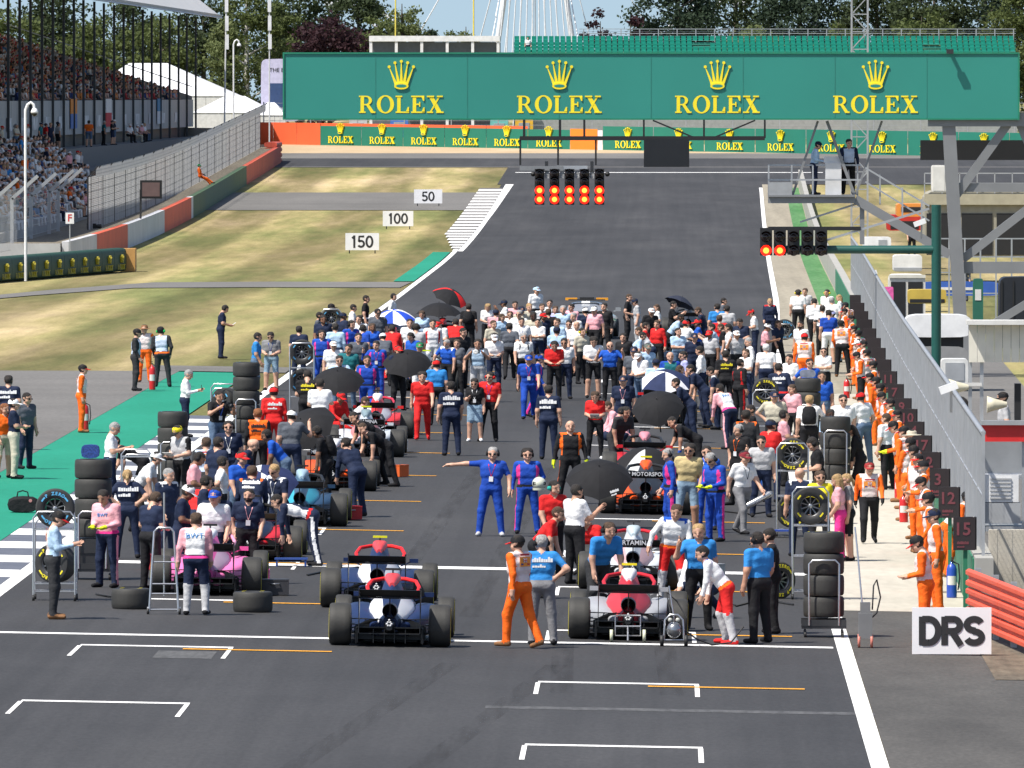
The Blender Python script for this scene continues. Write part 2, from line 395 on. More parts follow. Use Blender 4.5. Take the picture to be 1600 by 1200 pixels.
# ================================================================== PEOPLE
# A body is a smooth union of tapered capsules around a posed skeleton, meshed as ONE surface (surface nets).
SL = ['skin', 'hair', 'torso', 'sleeve', 'forearm', 'hand', 'hips', 'thigh', 'calf', 'shoe', 'vest', 'eye', 'lip', 'stripe', 'yoke', 'belt', 'legstripe', 'calfstripe']
SI = {k: i for i, k in enumerate(SL)}
def cap_sdf(P, a, b, ra, rb):
    a = np.array(a); b = np.array(b); ab = b - a; L2 = max(1e-9, float(ab @ ab))
    t = np.clip(((P - a) @ ab) / L2, 0, 1)
    return np.linalg.norm(P - a - t[:, None] * ab, axis=1) - (ra + (rb - ra) * t), t
def surface_nets(field, lo, h, shape):
    nx, ny, nz = shape; f = field.reshape(shape); ins = f < 0
    cnt = np.zeros((nx - 1, ny - 1, nz - 1)); acc = np.zeros((nx - 1, ny - 1, nz - 1, 3))
    corners = [(i, j, k) for i in (0, 1) for j in (0, 1) for k in (0, 1)]
    def sub(A, c): return A[c[0]:nx - 1 + c[0], c[1]:ny - 1 + c[1], c[2]:nz - 1 + c[2]]
    for c in corners:
        for ax in range(3):
            if c[ax]: continue
            e = list(c); e[ax] = 1
            fa, fb = sub(f, c), sub(f, e); m = (fa < 0) != (fb < 0)
            d = fa - fb; t = np.where(m, fa / np.where(d == 0, 1, d), 0)
            cnt += m
            for q in range(3):
                acc[..., q] += m * (c[q] + (t if q == ax else 0))
    act = cnt > 0; idx = -np.ones(act.shape, int); idx[act] = np.arange(act.sum())
    ii = np.argwhere(act); V = (ii + acc[act] / cnt[act][:, None]) * h + lo
    Q = []
    for ax in range(3):
        s0 = [slice(None)] * 3; s1 = [slice(None)] * 3; s0[ax] = slice(0, -1); s1[ax] = slice(1, None)
        A, B = ins[tuple(s0)], ins[tuple(s1)]; ch = np.argwhere(A != B); inside = A[tuple(ch.T)]
        u, v = (ax + 1) % 3, (ax + 2) % 3
        c00 = ch.copy(); ok = (ch[:, u] > 0) & (ch[:, v] > 0) & (ch[:, u] < shape[u] - 1) & (ch[:, v] < shape[v] - 1)
        ch, inside = ch[ok], inside[ok]
        def cell(du, dv):
            k = ch.copy(); k[:, u] += du; k[:, v] += dv; return idx[tuple(k.T)]
        q = np.stack([cell(-1, -1), cell(0, -1), cell(0, 0), cell(-1, 0)], 1)
        q[~inside] = q[~inside][:, ::-1]
        Q.append(q)
    return V, np.concatenate(Q)
def smesh(prims, h, k=0.03):
    """prims: (a, b, ra, rb, tag) -> verts, quads, per-face prim index, per-face t"""
    pts = np.array([p for pr in prims for p in (pr[0], pr[1])]); rm = max(max(pr[2], pr[3]) for pr in prims) + 3 * h
    lo = pts.min(0) - rm; hi = pts.max(0) + rm; shape = tuple(int(v) for v in np.ceil((hi - lo) / h) + 1)
    G = np.stack(np.meshgrid(*[lo[i] + h * np.arange(shape[i]) for i in range(3)], indexing='ij'), -1).reshape(-1, 3)
    acc = np.zeros(len(G)); 
    for pr in prims:
        a, b = np.array(pr[0]), np.array(pr[1]); r = max(pr[2], pr[3]) + 0.16
        l2, h2 = np.minimum(a, b) - r, np.maximum(a, b) + r
        sel = np.where(np.all((G >= l2) & (G <= h2), 1))[0]
        d, _ = cap_sdf(G[sel], a, b, pr[2], pr[3]); acc[sel] += np.exp(np.clip(-d / k * 2.2, -60, 40))
    field = -np.log(acc + 1e-12) * k / 2.2
    V, Q = surface_nets(field, lo, h, shape)
    C = V[Q].mean(1); D = []; T = []
    for pr in prims:
        d, t = cap_sdf(C, pr[0], pr[1], pr[2], pr[3]); D.append(d); T.append(t)
    D = np.array(D); T = np.array(T); w_ = D.argmin(0)
    return V, Q, C, w_, T[w_, np.arange(len(C))]
# ---- head in its own frame: origin at the base of the skull, facing +Y
def make_head(kind):
    pr = [((0, -.015, .115), (0, .01, .12), .088, .085, 'c'), ((0, -.035, .135), (0, .02, .15), .078, .074, 'c'),
          ((0, .04, .035), (0, .062, .022), .052, .036, 'j'), ((-.03, .035, .05), (.03, .035, .05), .05, .05, 'j'),
          ((0, .098, .088), (0, .113, .066), .009, .014, 'n'), ((0, .078, .105), (0, .085, .10), .03, .025, 'j'),
          ((-.082, -.005, .085), (-.084, -.015, .11), .012, .014, 'e'), ((.082, -.005, .085), (.084, -.015, .11), .012, .014, 'e'),
          ((0, -.02, -.10), (0, -.005, .05), .06, .055, 'k')]
    if kind == 'long':
        pr += [((-.05, -.05, .10), (-.07, -.05, -.06), .055, .04, 'h'), ((.05, -.05, .10), (.07, -.05, -.06), .055, .04, 'h'), ((0, -.07, .10), (0, -.08, -.10), .06, .045, 'h'),
               ((-.03, -.02, .165), (.03, -.02, .165), .075, .075, 'h')]
    elif kind == 'tail':
        pr += [((0, -.09, .13), (0, -.13, .05), .03, .03, 'h'), ((0, -.13, .05), (0, -.115, -.05), .03, .012, 'h'), ((0, -.02, .15), (0, -.03, .15), .085, .08, 'h')]
    elif kind == 'bushy':
        pr += [((-.035, -.03, .17), (.035, -.03, .17), .08, .08, 'h'), ((-.06, -.04, .12), (.06, -.04, .12), .055, .055, 'h')]
    elif kind == 'short':
        pr += [((-.02, -.02, .168), (.02, -.02, .168), .072, .072, 'h')]
    V, Q, C, w_, t = smesh(pr, 0.0115, 0.016)
    tg = np.array([p[4] for p in pr])[w_]; mi = np.zeros(len(C), int)
    x, y, z = C.T
    hairline = (z > .150 + 0.25 * np.maximum(0, y - .05)) & (y < .085) | ((y < .005 - .3 * (z - .1)) & (z > .035) & (np.abs(x) < .082)) | ((np.abs(x) > .062) & (y < .03) & (z > .115))
    if kind != 'bald': mi[hairline & (tg != 'e') & (tg != 'n')] = 1
    mi[tg == 'h'] = 1
    if kind == 'beard':
        mi[(z < .055) & (y > .02) & (z > -.02)] = 1
    for sx in (-.033, .033):
        mi[(np.abs(x - sx) < .015) & (np.abs(z - .1) < .0075) & (y > .06)] = SI['eye']
        mi[(np.abs(x - sx) < .02) & (np.abs(z - .122) < .006) & (y > .06)] = 1
    mi[(np.abs(x) < .022) & (np.abs(z - .043) < .007) & (y > .06)] = SI['lip']
    return V, Q, mi
HEADS = {k: make_head(k) for k in ('short', 'long', 'tail', 'bald', 'bushy', 'beard')}
def rot_from(pitch=0, roll=0, yaw=0):       # degrees; pitch > 0 leans forward (+Y), roll > 0 to the right (+X)
    return (Matrix.Rotation(R(yaw), 3, 'Z') @ Matrix.Rotation(R(roll), 3, 'Y') @ Matrix.Rotation(R(-pitch), 3, 'X'))
def dirv(fwd, out, side):
    """limb direction: fwd degrees forward from hanging down, out degrees outward"""
    v = Vector((math.sin(R(out)), math.sin(R(fwd)) * math.cos(R(out)), -math.cos(R(fwd)) * math.cos(R(out))))
    v.x *= side; return v.normalized()
PM = {}
def pose_mesh(name, lean=3, roll=0, twist=0, head=(0, 0, 0), ra=((-4, 9), (14, 4)), la=((-4, 9), (14, 4)), rleg=((2, 4), (-3, 2)), lleg=((2, 4), (-3, 2)), hair='short', build=1.0, sex='m', skirt=False, extra_hip=0, neck=0):
    key = (name, hair, build, sex, skirt)
    if key in PM: return PM[key]
    B = build; fem = sex == 'f'
    pel = Vector((0, 0, 0)); T = rot_from(lean, roll, twist); Pv = rot_from(extra_hip, 0, 0)
    def tp(x, y, z): return pel + T @ Vector((x, y, z))
    hipw = .095 if not fem else .098; shw = .195 if not fem else .168
    prims = []
    def add(a, b, ra_, rb, tg): prims.append((tuple(a), tuple(b), ra_, rb, tg))
    # torso
    add(Pv @ Vector((-.075, -.01, -.02)), Pv @ Vector((.075, -.01, -.02)), .115 * B, .115 * B, 'hips')
    add(tp(-.06, .005, .10), tp(.06, .005, .10), .108 * B * (0.92 if fem else 1), .108 * B * (0.92 if fem else 1), 'waist')
    add(tp(-.085, .005, .25), tp(.085, .005, .25), .113 * B, .113 * B, 'torso')
    add(tp(-.10, .0, .36), tp(.10, .0, .36), .112 * (B * .5 + .5), .112 * (B * .5 + .5), 'torso')
    if B > 1.08: add(tp(-.03, .06, .12), tp(.03, .06, .12), .10 * B, .10 * B, 'waist')
    if fem: add(tp(-.06, .075, .31), tp(.06, .075, .31), .06, .06, 'torso')
    add(tp(-shw + .03, -.012, .465), tp(shw - .03, -.012, .465), .066, .066, 'yoke')
    add(tp(0, -.01, .47), tp(0, .0, .55), .068, .056, 'neck')
    joints = {}
    for sd, arm in ((1, ra), (-1, la)):
        sh = tp(shw * sd, -.01, .455)
        el = sh + (T @ dirv(*arm[0], sd)) * .285; fd = T @ dirv(*arm[1], sd)
        wr = el + fd * .245
        add(sh, el, .062 * (B * .5 + .5), .047, 'arm'); add(el, wr, .045, .033, 'fore'); add(wr, wr + fd * .085, .034, .036, 'hand')
        joints['hand', sd] = (wr + fd * .06, fd)
    for sd, lg in ((1, rleg), (-1, lleg)):
        hp = Pv @ Vector((hipw * sd, 0, -.05)); kn = hp + dirv(*lg[0], sd) * .42; sdir = dirv(*lg[1], sd); an = kn + sdir * .415
        add(hp, kn, .097 * (B * .6 + .4), .073 if not fem else .066, 'thigh'); add(kn, an, .073 if not fem else .066, .057 if not fem else .05, 'calf')
        fw = Vector((.15 * sd, 1, 0)).normalized()
        pit = max(-0.9, min(0.9, (sdir.y) * 0.9 if sdir.y < -.35 else 0)); fw = Vector((fw.x, fw.y, pit)).normalized()
        add(an + Vector((0, -.035, -.045)), an + fw * .165 + Vector((0, 0, -.05)), .045, .038, 'shoe')
        joints['foot', sd] = an
    if skirt:
        for sd in (-1, 1): add(Pv @ Vector((.05 * sd, 0, -.06)), Pv @ Vector((.085 * sd, .02, -.36)), .10, .105, 'skirt')
    V, Q, C, w_, t = smesh(prims, 0.0215, 0.028)
    tg = np.array([p[4] for p in prims])[w_]
    mi = np.zeros(len(C), int)
    for k_, s_ in (('hips', 'hips'), ('waist', 'torso'), ('torso', 'torso'), ('yoke', 'yoke'), ('neck', 'skin'), ('arm', 'sleeve'), ('fore', 'forearm'), ('hand', 'hand'), ('thigh', 'thigh'), ('calf', 'calf'), ('shoe', 'shoe'), ('skirt', 'thigh')):
        mi[tg == k_] = SI[s_]
    sl = tg == 'arm'; mi[sl & (t > .78)] = SI['forearm']
    th = tg == 'thigh'; mi[th & (t > .92)] = SI['calf']
    Ti = np.array(T.inverted()); L = C @ Ti.T
    tor = np.isin(tg, ['torso', 'waist', 'yoke'])
    mi[tor & (np.abs(L[:, 0]) < .155) & (L[:, 2] > .03) & ((np.abs(L[:, 1]) > .05))] = SI['vest']
    mi[np.isin(tg, ['torso', 'waist']) & (np.abs(L[:, 0]) > .15)] = SI['stripe']
    mi[(tg == 'yoke') & (mi != SI['vest'])] = SI['yoke']
    mi[np.isin(tg, ['waist', 'hips']) & (L[:, 2] > .0) & (L[:, 2] < .05)] = SI['belt']
    # outer stripe of the legs
    for i_, p_ in enumerate(prims):
        if p_[4] in ('thigh', 'calf'):
            ax = np.array(p_[0]) + t[:, None] * (np.array(p_[1]) - np.array(p_[0])); sgn = np.sign(p_[0][0] + 1e-6)
            off = C - ax; m = (w_ == i_) & (off[:, 0] * sgn > .042) & (np.abs(off[:, 1]) < .03); 
            mi[m] = SI['legstripe'] if p_[4] == 'thigh' else SI['calfstripe']
    Vs = [V]; Qs = [Q]; Ms = [mi]; off = len(V)
    # head
    HT = T @ rot_from(head[0] - lean * 0.45, head[2], head[1]); ho = tp(0, .005, .535) + HT @ Vector((0, .005, .02))
    hv, hq, hm = HEADS[hair]
    hsc = 0.96 if fem else 1.0
    Vs.append((hv * hsc) @ np.array(HT).T + np.array(ho)); Qs.append(hq + off); Ms.append(hm); off += len(hv)
    # fingers
    fb = MB()
    for sd in (1, -1):
        p, d = joints['hand', sd]; up = (T @ Vector((0, 1, 0))); up = (up - d * up.dot(d)); up = up.normalized() if up.length > .2 else d.orthogonal().normalized()
        sdv = d.cross(up).normalized()
        for i in range(4):
            o_ = p + d * .03 + up * (.027 - .018 * i); ln = (.075, .085, .08, .062)[i]; cv = sdv * sd * -.02
            fb.tube([o_, o_ + d * ln * .5 + cv * .4, o_ + d * ln * .92 + cv * 1.4], [.0105, .0095, .008], 5)
        fb.tube([p - d * .03 + up * .02, p + up * .055 + d * .01, p + up * .062 + d * .05], [.013, .011, .009], 5)
    fv = np.array([tuple(v) for v in fb.v]); 
    V = np.concatenate(Vs + [fv]); 
    polys = [tuple(q) for q in np.concatenate(Qs).tolist()] + [tuple(i + off for i in f) for f in fb.f]
    mi = np.concatenate(Ms + [np.full(len(fb.f), SI['hand'])])
    zmin = V[:, 2].min(); V = V.copy(); V[:, 2] -= zmin
    sh_ = Vector((0, 0, -zmin))
    me = bpy.data.meshes.new('person'); me.from_pydata(V.tolist(), [], polys); me.polygons.foreach_set('material_index', mi.astype(np.int32))
    me.polygons.foreach_set('use_smooth', [True] * len(polys)); me.update()
    for _ in SL: me.materials.append(None)
    info = dict(me=me, head=Matrix.Translation(ho + sh_) @ HT.to_4x4() @ Matrix.Scale(hsc, 4), chest=Matrix.Translation(tp(0, 0, .33) + sh_) @ T.to_4x4(),
                hips=Matrix.Translation(sh_), rh=joints['hand', 1][0] + sh_, lh=joints['hand', -1][0] + sh_, rd=joints['hand', 1][1], ld=joints['hand', -1][1], top=float(V[:, 2].max()))
    PM[key] = info; return info
POSES = dict(
    stand=dict(), stand2=dict(lean=2, ra=((6, 7), (28, -4)), la=((-6, 12), (10, 6)), rleg=((6, 6), (-8, 2)), lleg=((-3, 3), (-4, 3)), head=(6, 14, 0)),
    stand3=dict(lean=4, roll=-3, ra=((-8, 14), (16, -12)), la=((4, 10), (38, -8)), rleg=((0, 9), (-2, 5)), lleg=((4, 5), (-10, 3)), head=(4, -20, 0)),
    wide=dict(lean=0, ra=((0, 16), (12, 10)), la=((0, 16), (12, 8)), rleg=((0, 9), (0, 8)), lleg=((0, 9), (0, 8))),
    hips=dict(lean=2, ra=((-22, 38), (18, -48)), la=((-4, 10), (14, 4)), head=(2, 18, 0), rleg=((2, 7), (-3, 4))),
    hips2=dict(lean=2, ra=((-22, 38), (18, -48)), la=((-22, 38), (18, -48)), rleg=((2, 7), (-3, 4)), lleg=((2, 7), (-3, 4))),
    crossed=dict(lean=-1, ra=((14, 4), (86, -52)), la=((16, 4), (82, -56)), rleg=((2, 6), (-3, 3)), lleg=((4, 6), (-4, 3))),
    hold=dict(lean=6, ra=((8, 6), (82, -26)), la=((6, 6), (80, -28)), head=(24, 0, 0), rleg=((3, 5), (-4, 3))),
    phone=dict(lean=3, ra=((14, 6), (108, -16)), la=((-4, 9), (14, 4)), head=(20, -6, 0), lleg=((5, 5), (-6, 2))),
    camera=dict(lean=8, ra=((46, 22), (138, -30)), la=((50, 18), (132, -26)), head=(4, 0, 0), rleg=((8, 5), (-10, 3)), lleg=((-6, 5), (-12, 3))),
    ear=dict(lean=3, ra=((30, 34), (152, -6)), la=((-4, 9), (14, 4)), head=(6, -14, 4), rleg=((0, 7), (-2, 4))),
    ears2=dict(lean=3, ra=((30, 40), (150, -14)), la=((30, 40), (150, -14)), head=(2, 0, 0)),
    walk=dict(lean=5, ra=((-22, 8), (2, 4)), la=((24, 8), (44, 0)), rleg=((24, 3), (2, 1)), lleg=((-16, 3), (-34, 1)), head=(4, 0, 0)),
    walk2=dict(lean=3, ra=((14, 9), (30, 0)), la=((-14, 9), (2, 4)), rleg=((-12, 3), (-24, 1)), lleg=((18, 3), (2, 1)), head=(2, 10, 0)),
    point=dict(lean=-2, roll=-3, la=((-6, 26), (20, 4)), ra=((10, 86), (8, 82)), rleg=((0, 10), (0, 6)), lleg=((2, 8), (-2, 5)), head=(2, 0, 0)),
    helmet=dict(lean=0, ra=((-4, 12), (10, 8)), la=((-12, 22), (66, -20)), rleg=((0, 8), (0, 5)), lleg=((0, 8), (0, 5))),
    umbrella=dict(lean=2, ra=((28, 10), (128, -6)), la=((10, 6), (74, -24)), rleg=((2, 5), (-4, 3)), head=(6, 0, 0)),
    lean=dict(lean=36, ra=((34, 8), (44, -4)), la=((40, 8), (52, -6)), rleg=((14, 6), (-12, 3)), lleg=((-4, 6), (-12, 3)), head=(-6, 0, 0), extra_hip=14),
    bend=dict(lean=74, ra=((74, 8), (64, -6)), la=((82, 8), (72, -8)), rleg=((6, 6), (-16, 3)), lleg=((-4, 7), (-12, 3)), head=(-14, 0, 0), extra_hip=40),
    bend2=dict(lean=58, twist=14, ra=((66, 12), (86, -14)), la=((58, 8), (62, 0)), rleg=((20, 8), (-18, 4)), lleg=((-8, 7), (-16, 3)), head=(-8, 20, 0), extra_hip=30),
    crouch=dict(lean=30, ra=((48, 8), (82, -14)), la=((44, 8), (78, -10)), rleg=((98, 14), (-38, 4)), lleg=((84, 16), (-52, 4)), head=(4, 0, 0), extra_hip=20),
    kneel=dict(lean=24, ra=((44, 8), (84, -12)), la=((38, 8), (70, -6)), rleg=((88, 8), (0, 2)), lleg=((6, 8), (-86, 2)), head=(8, 0, 0), extra_hip=10),
    sit=dict(lean=8, ra=((26, 8), (72, -20)), la=((24, 8), (68, -20)), rleg=((84, 6), (4, 3)), lleg=((86, 8), (-4, 4)), head=(2, 10, 0)),
    sit2=dict(lean=14, ra=((36, 8), (92, -22)), la=((16, 8), (58, -10)), rleg=((82, 8), (-6, 3)), lleg=((86, 6), (6, 4)), head=(0, -20, 0)),
    perch=dict(lean=-10, ra=((-8, 12), (20, 4)), la=((10, 12), (50, -10)), rleg=((70, 4), (52, 2)), lleg=((62, 8), (40, 3)), head=(14, 0, 0)),
    reach=dict(lean=14, roll=-6, ra=((26, 30), (16, 8)), la=((22, 14), (20, 4)), rleg=((0, 8), (0, 5)), lleg=((16, 8), (-14, 4)), head=(14, 0, 0)),
)
# ---- things worn, shared by all
def cap_mesh():
    mb = MB(); prof = [(.102, .118), (.101, .15), (.088, .195), (.055, .222), (.0, .232)]
    mb.lathe([(r, z) for r, z in prof], 14, 0)
    mb.v = [(x, y * 1.1 - .012, z) for x, y, z in mb.v]
    top, bot = [], []
    for i in range(9):
        a = R(-62 + 124 * i / 8); top.append((math.sin(a) * .098, math.cos(a) * .105 - .005, .128)); 
    for i in range(9):
        a = R(-50 + 100 * i / 8); bot.append((math.sin(a) * .088, .055 + math.cos(a) * .135, .108 - .01 * abs(math.sin(a))))
    n = 9; vs = top + bot + [(x, y, z - .006) for x, y, z in top + bot]
    fs = [(i, i + 1, n + i + 1, n + i) for i in range(n - 1)] + [(2 * n + n + i, 2 * n + n + i + 1, 2 * n + i + 1, 2 * n + i) for i in range(n - 1)] + [(n + i, n + i + 1, 3 * n + i + 1, 3 * n + i) for i in range(n - 1)]
    mb.add(vs, fs, 1, True); return mb.mesh('cap')
def hat_mesh():
    mb = MB(); mb.lathe([(.185, .118), (.17, .125), (.10, .13), (.098, .16), (.088, .205), (.05, .225), (0, .226)], 16, 0); mb.lathe([(.185, .117), (.1, .122)], 16, 0)
    mb.v = [(x, y * 1.08 - .012, z) for x, y, z in mb.v]; return mb.mesh('hat')
def headset_mesh():
    mb = MB(); pts = [(math.sin(R(a)) * .112, -.015, .10 + math.cos(R(a)) * .135) for a in range(-90, 91, 15)]
    mb.tube(pts, .009, 6, 0)
    for s in (-1, 1):
        mb.lathe([(0, s * .125), (.036, s * .122), (.043, s * .105), (.04, s * .085), (0, s * .082)], 12, 1, 'x', (0, -.012, .098))
    mb.tube([(-.11, .0, .08), (-.10, .06, .05), (-.05, .105, .04)], .005, 5, 0); return mb.mesh('headset')
def shades_mesh():
    mb = MB()
    for s in (-1, 1):
        mb.box((s * .034, .098, .1), (.052, .012, .03), 0); mb.bar((s * .06, .098, .104), (s * .09, -.005, .108), .006, .01)
    mb.box((0, .102, .107), (.02, .008, .008)); return mb.mesh('sunglasses')
def lanyard_mesh():
    mb = MB(); f = .118
    for s in (-1, 1):
        mb.bar((s * .07, .03, .165), (s * .055, f - .012, .09), .016, .004); mb.bar((s * .055, f - .012, .09), (0, f + .012, -.12), .016, .004)
    mb.box((0, f + .016, -.17), (.075, .006, .1), 1); return mb.mesh('lanyard')
def pack_mesh():
    mb = MB(); rings = []
    for z, w_, d in ((-.24, .1, .05), (-.22, .15, .09), (-.05, .16, .1), (.12, .14, .08), (.19, .09, .05)):
        rings.append([(w_ * c_, -.16 + d * s_, z) for c_, s_ in [(math.cos(R(a)), math.sin(R(a))) for a in range(0, 360, 30)]])
    mb.loft(rings)
    for s in (-1, 1): mb.tube([(s * .1, -.1, .13), (s * .11, .0, .19), (s * .11, .11, .08), (s * .12, .1, -.08), (s * .13, -.08, -.16)], .018, 6)
    return mb.mesh('backpack')
def paper_mesh():
    mb = MB(); mb.box((0, .02, .01), (.22, .16, .006), 0, Matrix.Rotation(R(35), 3, 'X')); return mb.mesh('paper')
def phone_mesh():
    mb = MB(); mb.box((0, 0, 0), (.075, .012, .15), 0); return mb.mesh('phone')
def camera_mesh():
    mb = MB(); mb.box((0, 0, 0), (.15, .07, .10)); mb.box((0, 0, .065), (.06, .06, .04)); mb.lathe([(.035, .03), (.04, .1), (.044, .17), (.03, .172), (0, .16)], 12, 0, 'y'); return mb.mesh('camera')
def lens_mesh():
    mb = MB(); mb.lathe([(.04, 0), (.045, .1), (.06, .2), (.072, .36), (.06, .37), (0, .35)], 14, 0, 'y'); mb.box((0, -.05, 0), (.15, .1, .11), 1); return mb.mesh('telephoto_lens')
def helmet_mesh():
    mb = MB(); mb.ball((0, 0, .115), (.132, .15, .14), 0, 16, 10)
    mb.lathe([(.134, .02), (.136, .05), (.13, .085)], 16, 1, 'z', (0, .006, .07), True, R(25), R(155)); mb.lathe([(.12, -.02), (.126, .03)], 16, 0, 'z', (0, .005, 0)); return mb.mesh('helmet')
def hairpiece(): return None
WEAR = dict(cap=cap_mesh(), hat=hat_mesh(), headset=headset_mesh(), shades=shades_mesh(), lanyard=lanyard_mesh(), pack=pack_mesh(), paper=paper_mesh(), phone=phone_mesh(), camera=camera_mesh(), lens=lens_mesh(), helmet=helmet_mesh())
NSLOT = dict(cap=2, hat=1, headset=2, shades=1, lanyard=2, pack=1, paper=1, phone=1, camera=1, lens=2, helmet=2)
for k_, me_ in WEAR.items():
    for _ in range(NSLOT[k_]): me_.materials.append(None)
def set_mats(o, ms):
    for s, m_ in zip(o.material_slots, ms): s.link = 'OBJECT'; s.material = m_
def cloth(c, b=0.5): return M(c, 0.82, 0, 0.16, 6, b * 1.5, 10, spec=0.25, key='cloth')
SKIN = {0: (0.56, 0.32, 0.22), 1: (0.45, 0.24, 0.155), 2: (0.22, 0.105, 0.06), 3: (0.07, 0.032, 0.02)}
HAIR = dict(dark=(0.018, 0.013, 0.01), brown=(0.07, 0.04, 0.022), blond=(0.42, 0.27, 0.12), grey=(0.34, 0.33, 0.32), white=(0.7, 0.69, 0.67), ginger=(0.25, 0.09, 0.03))
C = dict(navy=(0.012, 0.02, 0.05), black=(0.012, 0.012, 0.014), white=(0.78, 0.78, 0.78), red=(0.62, 0.018, 0.018), blue=(0.012, 0.06, 0.36), royal=(0.014, 0.09, 0.46), sky=(0.03, 0.22, 0.55),
         lightblue=(0.42, 0.58, 0.75), orange=(0.86, 0.14, 0.012), orange2=(0.8, 0.12, 0.01), grey=(0.2, 0.2, 0.21), lgrey=(0.45, 0.45, 0.46), khaki=(0.5, 0.46, 0.36), beige=(0.5, 0.4, 0.2), denim=(0.09, 0.14, 0.22), jean=(0.22, 0.32, 0.42),
         pink=(0.78, 0.38, 0.42), hotpink=(0.75, 0.04, 0.25), teal=(0.015, 0.14, 0.16), char=(0.03, 0.031, 0.034), lilac=(0.4, 0.42, 0.7), vest=(0.72, 0.62, 0.6), vblue=(0.5, 0.58, 0.72), yellow=(0.75, 0.62, 0.02), tan=(0.22, 0.11, 0.05), lime=(0.6, 0.72, 0.02), slate=(0.09, 0.1, 0.12))
DEF = dict(top='white', bottom='black', arms='short', legs='long', shoe='black', skin=0, hair='dark', hk='short', vest=None, stripe=None, yoke=None, belt=None, gloves=None, build=1.0, sex='m', skirt=False,
           calf=None, cap=None, hat=None, headset=None, shades=False, lanyard=None, pack=None, paper=False, phone=False, camera=False, lens=False, back=None, helmet=None, h=None, fore=None)
NP = [0]
def printed(txt, cc, size, ob):
    m_ = M(C[cc] if isinstance(cc, str) else cc, 0.7, var=0)
    if txt == 'flag': return link('flag_print', flag_print(), ob)
    if txt == '~':
        me = blur_print(size); o = link('print', me, ob)
        if not me.materials: me.materials.append(m_)
        o.material_slots[0].link = 'OBJECT'; o.material_slots[0].material = m_; return o
    return lettering(txt, size, m_, ob, (0, 0, 0))
def person(hx, hy, pose, face, label, foot=None, group=None, loc=None, rz=None, name='person', **kw):
    o_ = dict(DEF); o_.update(kw); NP[0] += 1
    hgt = o_['h'] or (1.68 if o_['sex'] == 'f' else (1.76 + 0.05 * math.sin(NP[0] * 2.4)))
    bl = (1.07 if o_['sex'] == 'm' else 1.0) if o_['build'] == 1 else o_['build']
    inf = pose_mesh(pose, hair=o_['hk'], build=bl, sex=o_['sex'], skirt=o_['skirt'], **POSES[pose])
    s = hgt / 1.79
    if loc is None:
        if foot: loc = at(hx, foot)
        else: loc = at(hx, hy, inf['top'] * s)
    ang = {'B': 0, 'L': 90, 'F': 180, 'R': 270, 'FL': 145, 'FR': 215, 'BL': 45, 'BR': 315}.get(face, face)
    ob = link(name, inf['me'], None, loc, (0, 0, R(ang + 7 * math.sin(NP[0] * 5.1)) if rz is None else rz)); ob.scale = (s * 1.1, s * 1.1, s)
    c = lambda k: cloth(C[k] if isinstance(k, str) else k)
    sk = M(SKIN[o_['skin']], 0.55, 0, 0.1, 8, key='skin'); top = c(o_['top']); bot = c(o_['bottom'])
    yk = c(o_['yoke']) if o_['yoke'] else top; slv = c(o_.get('sleeve')) if o_.get('sleeve') else top
    arm = {'short': (slv, sk), 'long': (slv, slv), 'none': (sk, sk)}[o_['arms']]
    cf = c(o_['calf']) if o_['calf'] else (sk if o_['legs'] == 'short' else bot)
    th = sk if o_['legs'] == 'bare' else bot
    if o_['legs'] == 'bare': cf = sk
    fore = c(o_['fore']) if o_['fore'] else arm[1]
    st = c(o_['stripe']) if o_['stripe'] else None
    ve = c(o_['vest']) if o_['vest'] else top
    ms = dict(skin=sk, hair=M(HAIR[o_['hair']], 0.7, 0, 0.35, 40, 0.9, 70, key='hair'), torso=top, sleeve=arm[0], forearm=fore, hand=c(o_['gloves']) if o_['gloves'] else sk, hips=bot, thigh=th, calf=cf, shoe=c(o_['shoe']), vest=ve,
              eye=M((0.02, 0.015, 0.012), 0.3, var=0), lip=M((0.3, 0.1, 0.085), 0.5, var=0), stripe=st or top, yoke=yk, belt=c(o_['belt']) if o_['belt'] else bot, legstripe=None, calfstripe=None)
    ms['legstripe'] = c(o_['legstripe']) if o_.get('legstripe') else (st if st is not None and o_['legs'] == 'long' and o_['calf'] is None else None)
    ms['calfstripe'] = ms['legstripe'] or cf
    if ms['legstripe'] is None: ms['legstripe'] = th
    set_mats(ob, [ms[k] for k in SL])
    tag(ob, label, 'person', group)
    def wear(k, mtx, mats, nm=None):
        w_ = link(nm or {'cap': 'cap', 'hat': 'hat', 'headset': 'headset', 'shades': 'sunglasses', 'lanyard': 'lanyard', 'pack': 'backpack', 'helmet': 'helmet'}.get(k, k), WEAR[k], ob); w_.matrix_local = mtx; set_mats(w_, mats); return w_
    hd, ch = inf['head'], inf['chest']
    if o_['cap']:
        a, b = o_['cap'] if isinstance(o_['cap'], tuple) and len(o_['cap']) == 2 else (o_['cap'], o_['cap']); wear('cap', hd, [c(a), c(b)])
    if o_['hat']: wear('hat', hd, [c(o_['hat'])])
    if o_['helmet']: wear('helmet', hd, [M(C[o_['helmet']] if isinstance(o_['helmet'], str) else o_['helmet'], 0.25, coat=0.6), M((0.01, 0.01, 0.012), 0.1, var=0)])
    if o_['headset']: wear('headset', hd, [c('black'), c(o_['headset'])])
    if o_['shades']: wear('shades', hd, [M((0.008, 0.008, 0.01), 0.12, var=0)])
    if o_['lanyard']: wear('lanyard', ch, [c(o_['lanyard']), M((0.7, 0.7, 0.72), 0.4)])
    if o_['pack']: wear('pack', ch, [c(o_['pack'])])
